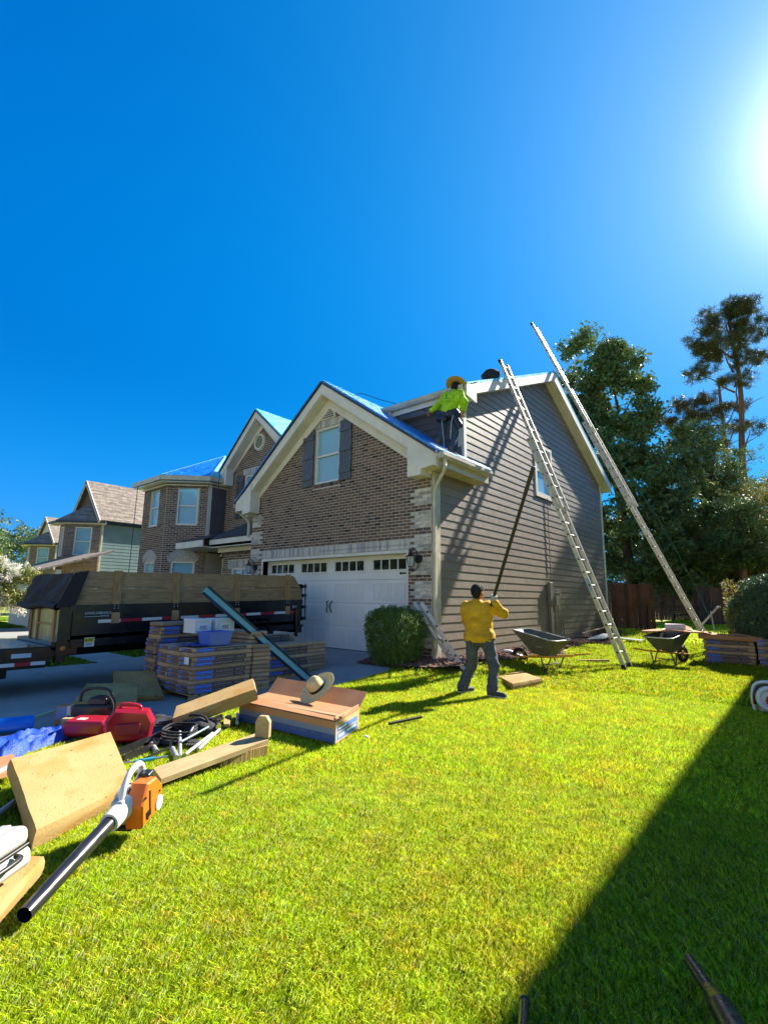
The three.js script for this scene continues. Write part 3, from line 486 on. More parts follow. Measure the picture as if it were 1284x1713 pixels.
  part(house, 'electric_meter', [rbx(0.1, 0.34, 0.24, 0.01).translate(0.08, 1.18, -6.15), new THREE.CylinderGeometry(0.08, 0.08, 0.1, 16).rotateZ(Math.PI / 2).translate(0.16, 1.36, -6.05)], M.steel);
  part(house, 'service_pipe', [rod([0.07, 0.1, -6.02], [0.07, 1.1, -6.02], 0.02), tube([[0.08, 1.1, -6.2], [0.1, 0.7, -6.15], [0.09, 0.3, -6.35], [0.1, 0.08, -6.3]], 0.015, 16, 6), tube([[0.07, 0.15, -6.6], [0.07, 0.6, -6.6], [0.12, 0.62, -6.6]], 0.014, 12, 6)], um);
}
// --- main roof over the two storey part, ridge along x
{
  const xr = 0.32, xl = -13.5, t = 0.06, y0 = RIDGE.y - Math.abs(EZ0 - RIDGE.z) * PITCH, y1 = RIDGE.y - Math.abs(EZ1 - RIDGE.z) * PB;
  part(house, 'main_roof', [slab([[-4.4, y0, EZ0], [xr, y0, EZ0], [xr, RIDGE.y, RIDGE.z], [-4.4, RIDGE.y, RIDGE.z]], t), slab([[-9.2, 6.9, RIDGE.z + 2.6], [-4.4, 6.9, RIDGE.z + 2.6], [-4.4, RIDGE.y, RIDGE.z], [-9.2, RIDGE.y, RIDGE.z]], t), slab([[xl, RIDGE.y, RIDGE.z], [xr, RIDGE.y, RIDGE.z], [xr, y1, EZ1], [xl, y1, EZ1]], t)], M.cyanWrap);
  const rk = (za, ya, zb, yb, h, x0, x1) => { const g = prism([[-za, ya], [-zb, yb], [-zb, yb - h], [-za, ya - h]].map(([a, b]) => [a, b]), x1 - x0); return g.rotateY(Math.PI / 2).translate(x0, 0, 0); };
  part(house, 'rake_board', [rk(EZ0, y0 - 0.06, RIDGE.z, RIDGE.y - 0.06, 0.24, 0.28, 0.318)], M.trim);
  part(house, 'rake_board', [rk(RIDGE.z, RIDGE.y - 0.06, EZ1, y1 - 0.06, 0.24, 0.28, 0.318)], M.trim);
  part(house, 'rake_soffit', [slab([[0.0, y0 - 0.29, EZ0], [0.28, y0 - 0.29, EZ0], [0.28, RIDGE.y - 0.29, RIDGE.z], [0.0, RIDGE.y - 0.29, RIDGE.z]], 0.02), slab([[0.0, RIDGE.y - 0.29, RIDGE.z], [0.28, RIDGE.y - 0.29, RIDGE.z], [0.28, y1 - 0.29, EZ1], [0.0, y1 - 0.29, EZ1]], 0.02)], M.trim);
  part(house, 'eave_return', [prism([[-EZ0 - 0.01, y0 - 0.06], [-EZ0 + 0.42, y0 + 0.15], [-EZ0 + 0.42, y0 - 0.36], [-EZ0 - 0.01, y0 - 0.30]].map(([a, b]) => [a, b]), 0.05).rotateY(Math.PI / 2).translate(0.27, 0, 0)], M.trim);
  part(house, 'eave_box', [bx(-2.6, 0.27, y0 - 0.34, y0 - 0.32, -1.24, EZ0), bx(-2.6, 0.27, y0 - 0.34, y0 - 0.1, EZ0 - 0.02, EZ0)], M.trim);
  part(house, 'gutter', [prism([[0, 0], [0.09, 0], [0.125, 0.06], [0.125, 0.12], [0.105, 0.12], [0.105, 0.07], [0.08, 0.02], [0.012, 0.02], [0.012, 0.12], [0, 0.12]], 2.85).rotateY(-Math.PI / 2).translate(0.28, y0 - 0.2, EZ0 + 0.002)], M.gutter);
  part(house, 'gutter_outlet', [bar(V(-1.85, y0 - 0.2, EZ0 + 0.06), V(-1.85, y0 - 0.42, EZ0 + 0.05), 0.07, 0.07, V(1, 0, 0), 0.01)], M.gutter);
}
// --- upper wall facing the street above the garage roof
{
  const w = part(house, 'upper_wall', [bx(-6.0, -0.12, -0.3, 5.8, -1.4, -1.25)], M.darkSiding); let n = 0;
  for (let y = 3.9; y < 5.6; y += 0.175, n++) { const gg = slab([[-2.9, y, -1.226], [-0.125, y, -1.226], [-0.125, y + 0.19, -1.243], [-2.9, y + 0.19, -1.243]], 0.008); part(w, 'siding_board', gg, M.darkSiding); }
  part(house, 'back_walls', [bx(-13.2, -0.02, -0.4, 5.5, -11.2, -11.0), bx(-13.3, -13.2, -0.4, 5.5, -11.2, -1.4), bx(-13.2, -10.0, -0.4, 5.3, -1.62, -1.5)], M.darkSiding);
}
// --- second gable, z = -1.5, x -10..-6.1
{
  const W = 4.1, ox = -10.0, gx = 1.86, poly = [[0, 2.6], [W, 2.6], [W, 5.35], [gx, 7.12], [0, 5.35]];
  const w = wallPart('second_gable_wall', [ox, 0, -1.5], 0, poly, [rect(1.12, 2.05, 3.82, 5.28)]);
  const rv = (u, v) => Math.hypot(u - 1.86, v - 6.35) < 0.3, inside = (u, v) => v < 5.3 + (u < gx ? u / gx : (W - u) / (W - gx)) * 1.75 && !inRect(u, v, [1.12, 2.05, 3.82, 5.28]) && !inRect(u, v, [1.0, 2.2, 5.28, 5.48]) && !rv(u, v);
  layBricks(w, W, 2.6, 7.1, inside, () => false, 71, 0);
  const s = []; for (let u = 1.0; u < 2.17; u += BH) s.push({ u: u + BH / 2, v: 5.38, w: BH - 0.01, h: 0.19, pale: true }); place(w, s, rng(72), 0);
  const vt = new THREE.Shape(); vt.absarc(0, 0, 0.28, 0, Math.PI * 2, false); const vh = new THREE.Path(); vh.absarc(0, 0, 0.22, 0, Math.PI * 2, true); vt.holes.push(vh);
  part(w, 'vent_dark_backing', new THREE.CylinderGeometry(0.24, 0.24, 0.004, 24).rotateX(Math.PI / 2).translate(1.86, 6.35, 0.004), M.roomDark);  // dark disc on the brick face, painted shade behind the louvers
  part(w, 'round_vent', [metricUV(new THREE.ExtrudeGeometry(vt, { depth: 0.05, bevelEnabled: false, curveSegments: 20 }).translate(1.86, 6.35, -0.005)), ...[-3, -2, -1, 0, 1, 2, 3].map((k) => { const y = k * 0.055, hw = Math.sqrt(0.23 ** 2 - y * y); return metricUV(new THREE.BoxGeometry(hw * 2, 0.012, 0.03).rotateX(0.5).translate(1.86, 6.35 + y, 0.022)); })], M.trim);
  sash(house, 'second_gable_window', ox + 1.12, ox + 2.05, 3.82, 5.28, -1.55, { blind: false });
  const sh = part(house, 'shutter', [bx(ox + 0.68, ox + 1.08, 3.8, 5.3, -1.488, -1.465)], M.shutter); for (let k = 0; k < 4; k++) part(sh, 'board', bx(ox + 0.68 + k * 0.1 + 0.003, ox + 0.78 + k * 0.1 - 0.003, 3.803, 5.297, -1.464, -1.455), M.shutter); for (const y of [4.0, 4.55, 5.1]) part(sh, 'batten', bx(ox + 0.69, ox + 1.07, y - 0.05, y + 0.05, -1.454, -1.436), M.shutter);
  const px = -7.95, py = 7.36, xl = -10.05, yl = 5.42, xr = -5.4, yr = 5.2, z = -1.1;
  part(house, 'second_gable_roof', [slab([[xl, yl, z], [px, py, z], [px, py, -6], [xl, yl, -6]].reverse(), 0.05), slab([[px, py, z], [xr, yr, z], [xr, yr, -6], [px, py, -6]].reverse(), 0.05)], M.cyanWrap);
  const rake = (a, b, z0, d, h) => prism([[a[0], a[1]], [b[0], b[1]], [b[0], b[1] - h], [a[0], a[1] - h]], d).translate(0, 0, z0);
  part(house, 'rake_board', [rake([xl, yl - 0.055], [px, py - 0.055], -1.17, 0.035, 0.24)], M.trim); part(house, 'rake_board', [rake([px, py - 0.055], [xr, yr - 0.055], -1.17, 0.035, 0.24)], M.trim);
  part(house, 'soffit', [slab([[xl, yl - 0.28, -1.17], [px, py - 0.28, -1.17], [px, py - 0.28, -1.49], [xl, yl - 0.28, -1.49]], 0.02), slab([[px, py - 0.281, -1.17], [xr, yr - 0.28, -1.17], [xr, yr - 0.28, -1.49], [px, py - 0.281, -1.49]], 0.02)], M.trim);
  part(house, 'frieze_board', [rake([-9.95, 5.4], [px, 7.02], -1.485, 0.03, 0.2), rake([px, 7.02], [-6.1, 5.3], -1.485, 0.03, 0.2)], M.trim);
  part(house, 'drip_edge', [rake([xl - 0.02, yl], [px, py + 0.012], -1.15, 0.06, 0.05), rake([px, py + 0.012], [xr, yr], -1.15, 0.06, 0.05)], M.drip);
  part(house, 'eave_return', [prism([[xl, yl - 0.06], [xl + 0.5, yl + 0.42], [xl + 0.5, yl - 0.42], [xl + 0.12, yl - 0.44], [xl, yl - 0.3]], 0.3).translate(0, 0, -1.46)], M.trim);
}
// --- lower front wall with its window and skirt roof, porch, dark front door
{
  const w = wallPart('lower_wall', [-8.3, 0, -0.5], 0, [[0, -0.4], [2.18, -0.4], [2.18, 2.62], [0, 2.62]], [rect(0.5, 1.45, 0.75, 2.0)]);
  layBricks(w, 2.18, -0.39, 2.55, (u, v) => v < 2.42 && !inRect(u, v, [0.5, 1.45, 0.75, 2.0]) && !inRect(u, v, [0.3, 2.1, 2.0, 2.22]), () => false, 81, 0);
  const s = []; for (let u = 0.3; u < 2.1; u += BH) s.push({ u: u + BH / 2, v: 2.11, w: BH - 0.01, h: 0.2, pale: true }); for (let u = 0.02; u < 2.15; u += BH) s.push({ u: u + BH / 2, v: 2.52, w: BH - 0.01, h: 0.19, pale: false }); place(w, s, rng(82), 0);
  sash(house, 'lower_window', -7.8, -6.85, 0.75, 2.0, -0.55, { blind: false, mull: [-7.32] });
  part(house, 'skirt_roof', [slab([[-8.5, 2.92, -0.12], [-6.14, 2.92, -0.12], [-6.14, 3.6, -1.46], [-8.5, 3.6, -1.46]], 0.04)], mat(0xffffff, { map: mottled([64, 62, 66], 0.3, 24, 1, 88), roughness: 0.95 }));
  part(house, 'skirt_fascia', [bx(-8.5, -6.14, 2.72, 2.87, -0.14, -0.1), bx(-8.5, -6.14, 2.62, 2.64, -0.5, -0.1), bx(-8.5, -6.14, 2.5, 2.62, -0.46, -0.42)], M.trim);
  part(house, 'porch_roof', [slab([[-10.2, 2.9, 0.1], [-8.5, 2.9, 0.1], [-8.5, 3.4, -1.46], [-10.2, 3.4, -1.46]], 0.04)], M.drip);
  part(house, 'porch_fascia', [bx(-10.2, -8.52, 2.68, 2.86, 0.08, 0.12), bx(-10.2, -8.52, 2.66, 2.68, -1.4, 0.12)], M.trim);
  part(house, 'front_door', [bx(-9.6, -8.7, -0.2, 2.3, -1.42, -1.36), bx(-9.52, -8.78, 1.2, 2.2, -1.36, -1.345)], M.black); part(house, 'door_frame', [bx(-9.7, -9.6, -0.2, 2.4, -1.45, -1.33), bx(-8.7, -8.6, -0.2, 2.4, -1.45, -1.33), bx(-9.7, -8.6, 2.3, 2.42, -1.44, -1.32)], M.trim);
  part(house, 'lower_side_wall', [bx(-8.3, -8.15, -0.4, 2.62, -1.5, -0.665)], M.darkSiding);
  part(house, 'porch_light', [rod([-8.9, 2.66, -0.8], [-8.9, 2.5, -0.8], 0.01), new THREE.SphereGeometry(0.05, 10, 8).translate(-8.9, 2.47, -0.8)], M.white);
}
// --- bay: front face z = .19, diagonal face, boarded return
{
  const A = [-10.99, 0.187], B = [-10.0, -0.8];
  const holeD = [0.37, 1.08, 3.55, 4.90], low = [0.33, 1.1, 0.9, 2.3];
  const dl = Math.hypot(A[0] - B[0], A[1] - B[1]);
  const arch = (u, v, c, rr) => v > 2.3 && Math.abs(u - c) < rr && v < 2.3 + 0.32 * (1 - ((u - c) / rr) ** 2) + 0.02;
  const face = (name, o, turn, W, hole, lowW, seed) => {
    const c = (lowW[0] + lowW[1]) / 2, rr = (lowW[1] - lowW[0]) / 2 + 0.14;
    const w = wallPart(name, o, turn, [[0, -0.4], [W, -0.4], [W, 5.05], [0, 5.05]], [rect(...hole), rect(...lowW)], 0.14);
    layBricks(w, W, -0.39, 5.04, (u, v) => !inRect(u, v, hole) && !inRect(u, v, lowW) && !arch(u, v, c, rr) && v < 4.86, () => false, seed, 0);
    const s = []; for (let u = 0; u < W - 0.04; u += BH) s.push({ u: u + BH / 2, v: 4.95, w: BH - 0.01, h: 0.18, pale: false }); place(w, s, rng(seed + 1), 0);
    const ring = [], n = 13; for (let k = 0; k < n; k++) { const t = (k + 0.5) / n * 2 - 1, x = c + t * rr * 0.95, y = 2.32 + 0.26 * (1 - t * t); ring.push(metricUV(new THREE.BoxGeometry(0.075, 0.25, 0.05).rotateZ(-t * 0.5).translate(x, y + 0.02, -0.008))); } part(w, 'arch_bricks', ring, M.pales[1]);
    const f1 = sash(w, 'bay_window', hole[0], hole[1], hole[2], hole[3], -0.05, { blindTo: 4.25 }), f2 = sash(w, 'lower_bay_window', lowW[0], lowW[1], lowW[2], lowW[3], -0.05, { blindTo: 1.4 });
    house.add(f1, f2); for (const f of [f1, f2]) { f.position.set(...o); f.rotation.y = turn; }
  };
  face('bay_diagonal_wall', [A[0], 0, A[1]], Math.PI / 4, dl, holeD, low, 91);
  face('bay_front_wall', [A[0] - 1.75, 0, A[1]], 0, 1.75, [0.55, 1.2, 3.55, 4.9], [0.5, 1.25, 0.9, 2.3], 95);
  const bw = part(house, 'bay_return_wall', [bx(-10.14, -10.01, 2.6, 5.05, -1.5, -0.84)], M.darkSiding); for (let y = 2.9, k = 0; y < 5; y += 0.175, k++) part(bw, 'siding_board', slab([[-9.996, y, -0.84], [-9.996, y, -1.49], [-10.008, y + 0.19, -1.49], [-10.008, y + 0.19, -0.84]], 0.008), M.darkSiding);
  part(house, 'bay_side_wall', [bx(-12.74, -12.6, -0.4, 5.05, -1.5, 0.05), bx(-10.12, -10.02, -0.4, 2.6, -1.5, -0.85)], M.mortar);
  part(house, 'corner_board', [bx(-10.01, -9.985, 2.62, 5.05, -0.93, -0.8)], M.trim);
  const q = 0.3, E = [[-13.05, 0.49], [-10.87, 0.49], [-9.7, -0.68], [-9.7, -1.5]], F = [[-12.74, 0.19], [-10.99, 0.19], [-10.0, -0.8], [-10.0, -1.5]];
  const strip = (P, Q, yp, yq) => [0, 1, 2].map((i) => slab([[P[i][0], yp, P[i][1]], [P[i + 1][0], yp, P[i + 1][1]], [Q[i + 1][0], yq, Q[i + 1][1]], [Q[i][0], yq, Q[i][1]]], 0.02));
  part(house, 'bay_soffit', strip(E, F, 5.02, 5.02), M.trim);
  part(house, 'bay_frieze', [0, 1, 2].map((i) => bar(V(F[i][0], 4.94, F[i][1]), V(F[i + 1][0], 4.94, F[i + 1][1]), 0.16, 0.04, V(0, 1, 0))), M.trim);
  part(house, 'bay_gutter', [0, 1, 2].map((i) => bar(V(E[i][0], 5.14, E[i][1]), V(E[i + 1][0], 5.14, E[i + 1][1]), 0.1, 0.16, V(0, 1, 0))), M.gutter);
  const P = V(-10.9, 6.45, -1.9), roof = [0, 1, 2].map((i) => slab([[E[i][0], 5.24, E[i][1]], [E[i + 1][0], 5.24, E[i + 1][1]], P], 0.03));
  part(house, 'bay_roof', [roof[0], roof[1]], M.blueWrap); part(house, 'bay_roof', [roof[2], slab([[-13.05, 5.24, -2.5], [-13.05, 5.24, 0.49], P], 0.03)], M.cyanWrap);
  part(house, 'hip_cap', [1, 2].map((i) => bar(V(E[i][0], 5.25, E[i][1]), P.clone().add(V(0, 0.01, 0)), 0.05, 0.02, V(0, 1, 0))), mat([0.3, 0.65, 0.85], { roughness: 0.4 }));
}
// ------------------------------------------------------------------ dump trailer on the drive
{
  const t = thing('dump_trailer', 'long black dump trailer with wooden plank sides and rolled black tarp parked before the garage', 'trailer', [-3.1, -0.05, 0.62], 0); t.rotation.x = 0.024;
  const L = 4.6, Wd = 1.75, yb = 1.14;                     // local z: 0 rear .. L front, x: 0 near side .. -Wd
  part(t, 'steel_body', [bx(-Wd, 0, 0.62, 0.68, 0.05, L), bx(-0.05, 0, 0.62, yb, 0.05, L), bx(-Wd, -Wd + 0.05, 0.62, yb, 0.05, L), bx(-Wd, 0, 0.62, yb + 0.1, L, L + 0.05), bx(-0.02, 0.045, yb - 0.09, yb, 0.02, L + 0.05), bx(-Wd - 0.045, -Wd + 0.02, yb - 0.09, yb, 0.02, L + 0.05)], M.trailer);
  part(t, 'frame', [bx(-0.02, 0.03, 0.5, 0.62, 0.05, L), bx(-Wd, -Wd + 0.1, 0.42, 0.62, 0.05, L), bx(-Wd, 0, 0.42, 0.6, 0.0, 0.1), bx(-Wd, 0, 0.4, 0.6, L - 0.1, L + 0.25), bx(-1.35, -0.75, 0.3, 0.5, 0.2, L + 0.4)], M.trailer);
  for (const x of [0.005, -Wd - 0.03]) for (let r = 0; r < 2; r++) {
    const g = r === 0 ? prism([[-L - 0.02, yb + 0.003], [-0.02, yb + 0.003], [-0.02, yb + 0.2], [-0.06, yb + 0.26], [-L - 0.02, yb + 0.26]].map(([a, b]) => [-a, b]).reverse(), 0.03) : prism([[0.07, yb + 0.27], [0.24, yb + 0.5], [0.3, yb + 0.53], [L, yb + 0.53], [L, yb + 0.27]], 0.03);
    g.rotateY(-Math.PI / 2).translate(x, 0, 0); part(t, 'side_plank', g, M.trailerWood);
  }
  for (const z of [0.44, 1.71, 2.97, 3.98]) { part(t, 'stake_post', [bx(0.006, 0.05, yb - 0.3, yb - 0.13, z - 0.06, z + 0.06), bx(0.006, 0.05, yb + 0.005, yb + 0.55, z - 0.06, z + 0.06)], M.trailerPost); part(t, 'post_bolts', [-1, 1].flatMap((a) => [0.03, 0.07].map((b) => new THREE.SphereGeometry(0.011, 6, 5).translate(0.048, yb - 0.09 + b, z + a * 0.03))), M.steel); }
  part(t, 'stake_post', [bx(0.006, 0.06, yb - 0.0, yb + 0.56, L - 0.02, L + 0.06)], M.trailerPost);
  for (let k = 0; k < 12; k++) part(t, 'reflective_tape', bx(0.031, 0.034, 0.855, 0.905, 0.1 + k * 0.345, 0.1 + k * 0.345 + 0.34), k % 2 ? mat([0.62, 0.62, 0.62], { roughness: 0.3 }) : mat([0.34, 0.01, 0.03], { roughness: 0.3 }));
  part(t, 'side_plate', [bx(0.0, 0.03, 0.68, 1.05, 0.05, L)], M.trailer);
  for (const z of [1.35, 2.25]) { const wz = [new THREE.TorusGeometry(0.27, 0.11, 10, 24).rotateY(Math.PI / 2).translate(-0.12, 0.36, z)]; const w = part(t, 'wheel', wz, M.rubber); part(w, 'rim', [new THREE.CylinderGeometry(0.19, 0.19, 0.16, 16).rotateZ(Math.PI / 2).translate(-0.12, 0.36, z)], M.steel); part(t, 'wheel_far', new THREE.TorusGeometry(0.27, 0.11, 8, 18).rotateY(Math.PI / 2).translate(-Wd + 0.12, 0.36, z), M.rubber).name = 'wheel'; }
  part(t, 'mudguard', [bx(-0.25, 0.03, 0.74, 0.77, 0.95, 2.65), bx(-0.25, 0.03, 0.5, 0.74, 0.92, 0.95), bx(-0.25, 0.03, 0.5, 0.74, 2.65, 2.68)], M.trailer);
  part(t, 'rear_gate', [bx(-Wd, 0, 0.68, yb + 0.35, 0.0, 0.05), ...[0.7, 0.95, 1.2, 1.4].map((y) => bx(0.0, 0.07, y, y + 0.07, -0.06, 0.03)), rod([0.05, 0.7, -0.04], [0.05, 1.5, -0.04], 0.015), rod([0.06, 0.35, 0.2], [0.06, 0.95, 0.2], 0.035), rod([0.1, 0.6, 0.05], [0.02, 0.3, 0.35], 0.02)], M.trailer);
  part(t, 'floor_load', [bx(-Wd + 0.1, -0.1, 0.69, 1.2, 0.2, L - 0.2)], M.cardIn);
  // front: bright toolbox, tarp roll hanging over the bulkhead, tongue
  const box = part(t, 'front_toolbox', [rbx(1.3, 0.6, 0.12, 0.02).translate(-0.72, 0.84, L + 0.12)], mat(0xffffff, { map: woodGrain([126, 116, 92], 0.45, 251), roughness: 0.3, metalness: 0.35 }));  // tan grey streaks paint the surroundings mirrored in the metal
  part(box, 'toolbox_rib', [rod([-1.3, 0.56, L + 0.19], [-1.3, 1.12, L + 0.19], 0.02), rod([-0.95, 0.56, L + 0.19], [-0.95, 1.12, L + 0.19], 0.02), rod([-0.16, 0.56, L + 0.19], [-0.16, 1.12, L + 0.19], 0.025), bx(-0.92, -0.2, 0.84, 0.87, L + 0.181, L + 0.2)], M.trailerPost);  // vertical ribs over the painted reflection
  part(t, 'steel_body', [bx(-0.06, 0.03, 0.3, 1.12, L + 0.05, L + 0.19), bx(-Wd, 0, 0.48, 0.53, L + 0.05, L + 0.42)], M.trailer);
  { // tarp: wavy sheet over the front bulkhead
    const g = sheet(0, 1, 30, 0, 1, 14, () => 0), p = g.attributes.position;
    for (let i = 0; i < p.count; i++) { const u = p.getX(i), v = p.getZ(i); p.setXYZ(i, -Wd - 0.05 + u * (Wd + 0.12), yb + 0.5 - v * 0.52 + 0.02 * Math.sin(u * 19 + v * 4) * v, L + 0.05 + v * (0.2 + 0.03 * Math.sin(u * 7)) + 0.02 * Math.sin(u * 14 + 5 * v) + 0.035 * perlin.noise(u * 8, v * 5, 2)); }
    g.computeVertexNormals(); const m = part(t, 'tarp', [g, tube([[-Wd - 0.1, yb + 0.0, L + 0.24], [-1.1, yb - 0.03, L + 0.28], [-0.5, yb + 0.01, L + 0.25], [0.08, yb - 0.02, L + 0.24]], 0.05, 40, 8), slab([[0.07, yb + 0.54, L - 0.16], [0.07, yb - 0.0, L + 0.0], [0.07, yb - 0.03, L + 0.26], [0.07, yb + 0.5, L + 0.04]], 0.012)], M.tarpBlack); m.material.side = THREE.DoubleSide;
  }
  const tongue = part(t, 'tongue', [bar(V(-0.05, 0.44, L + 0.2), V(-1.0, 0.44, L + 1.6), 0.14, 0.08, V(0, 1, 0)), bar(V(-Wd + 0.05, 0.44, L + 0.2), V(-1.1, 0.44, L + 1.6), 0.14, 0.08, V(0, 1, 0)), rod([-1.05, 0.0, L + 1.3], [-1.05, 0.8, L + 1.3], 0.04)], M.trailer);
  // lights and decals
  part(t, 'amber_light', new THREE.SphereGeometry(0.04, 12, 8).scale(0.5, 1, 1).translate(0.035, 0.5, L + 0.1), mat([0.5, 0.16, 0.02], { roughness: 0.25 }));
  const plate = (name, w, h, pos, ry, texture) => { const g = new THREE.BoxGeometry(w, h, 0.004); const m = new THREE.Mesh(g, mat(0xffffff, { map: texture, roughness: 0.4 })); m.name = name; m.position.set(...pos); m.rotation.y = ry; m.receiveShadow = true; t.add(m); return m; };
  plate('maker_decal', 0.4, 0.1, [0.034, 0.995, L - 0.36], Math.PI / 2, cv(256, 64, (x) => { x.fillStyle = '#0a0b0f'; x.fillRect(0, 0, 256, 64); x.fillStyle = '#b8c4c8'; x.font = 'bold 34px serif'; x.textAlign = 'left'; x.fillText('LIONLEBROSUA', 2, 32, 252); x.fillRect(0, 52, 150, 4); x.font = 'bold 22px sans-serif'; x.fillText('RENTAL', 152, 58, 100); }));
  plate('warning_decal', 0.14, 0.14, [0.034, 0.57, L - 0.26], Math.PI / 2, cv(64, 64, (x) => { x.fillStyle = '#c8ced0'; x.fillRect(0, 0, 64, 64); x.fillStyle = '#c9b61a'; x.fillRect(3, 3, 58, 32); x.fillStyle = '#222'; x.beginPath(); x.moveTo(12, 8); x.lineTo(20, 22); x.lineTo(4, 22); x.fill(); x.fillRect(26, 10, 30, 4); x.fillRect(26, 18, 26, 4); x.fillStyle = '#345'; x.fillRect(8, 42, 44, 4); x.fillRect(8, 50, 36, 4); }));
  plate('rear_decal', 0.12, 0.09, [0.034, 1.0, 0.24], Math.PI / 2, cv(64, 48, (x) => { x.fillStyle = '#0a0b0f'; x.fillRect(0, 0, 64, 48); x.fillStyle = '#c8ced4'; x.font = 'bold 40px sans-serif'; x.fillText('B|T', 2, 40, 60); }));
  plate('warning_label', 0.26, 0.06, [0.034, 0.79, 3.0], Math.PI / 2, cv(64, 16, (x) => { x.fillStyle = '#b9403c'; x.fillRect(0, 0, 64, 16); x.fillStyle = '#ddd'; x.fillRect(4, 7, 56, 3); }));
}
{ // second trailer tongue or truck tail with striped bumper at the left edge
  const t = thing('truck_tail', 'black truck tail with red and white striped bumper left of the dump trailer', 'truck', [-3.35, 0, 5.5], 0);
  part(t, 'tail_deck', [bx(-1.6, 0.2, 0.33, 0.38, 0, 2.2), bx(-1.5, 0.1, -0.05, 0.33, 0.45, 2.2)], M.trailer);
  part(t, 'bumper', [bx(0.2, 0.26, 0.08, 0.36, 0.02, 2.2), bx(-1.6, 0.26, 0.10, 0.34, -0.03, 0.02)], M.trailer);
  for (let k = 0; k < 8; k++) part(t, 'reflective_tape', bx(0.261, 0.265, 0.125, 0.175, 0.03 + k * 0.19, 0.03 + k * 0.19 + 0.186), k % 2 ? mat([0.36, 0.01, 0.03], { roughness: 0.3 }) : mat([0.62, 0.62, 0.62], { roughness: 0.3 }));
  part(t, 'pale_sticker', bx(0.261, 0.265, 0.24, 0.30, 0.22, 0.46), mat([0.45, 0.55, 0.62], { roughness: 0.4 }));
  for (const z of [1.0]) part(t, 'wheel', [new THREE.TorusGeometry(0.24, 0.1, 10, 22).rotateY(Math.PI / 2).translate(-0.1, -0.02, 1.6)], M.rubber);
}
// ------------------------------------------------------------------ shingle bundles
const print = cv(512, 64, (x) => { x.fillStyle = '#a88c70'; x.fillRect(0, 0, 512, 64); x.fillStyle = '#1f55c4'; x.fillRect(6, 4, 160, 56); x.fillStyle = '#8fb0e0'; x.font = 'italic bold 30px sans-serif'; x.fillText('CertainTeed', 12, 42, 148); x.fillStyle = '#191b3c'; x.fillRect(170, 4, 330, 56); x.fillStyle = '#b29a80'; x.font = 'bold 38px sans-serif'; x.fillText('LANDMARK', 178, 46, 200); x.fillText('PRO', 394, 46, 74); x.fillStyle = '#a88c70'; x.fillRect(474, 14, 8, 36); });
M.print = mat(0xffffff, { map: print, roughness: 0.65 });
const ORD = ['lowest', 'second', 'third', 'fourth', 'fifth', 'sixth', 'seventh', 'eighth', 'ninth', 'tenth', 'eleventh', 'twelfth', 'thirteenth'];
const BT = 0.063;                                        // bundle thickness
const bundleGeo = (seed) => { const g = new RoundedBoxGeometry(0.336, BT - 0.004, 1.0, 2, 0.018), p = g.attributes.position, r = rng(seed), k = r() * 9; for (let i = 0; i < p.count; i++) { const x = p.getX(i), z = p.getZ(i); p.setY(i, p.getY(i) + 0.006 * Math.sin(z * 7 + k) + 0.004 * Math.sin(z * 17 + x * 9 + k)); p.setX(i, x + 0.004 * Math.sin(z * 13 + k * 2)); } g.computeVertexNormals(); return metricUV(g); };
const bundleGeos = [1, 2, 3, 4].map(bundleGeo), bandGeo = new THREE.BoxGeometry(0.004, BT * 0.86, 0.84), endGeo = new THREE.BoxGeometry(0.29, BT * 0.62, 0.004);

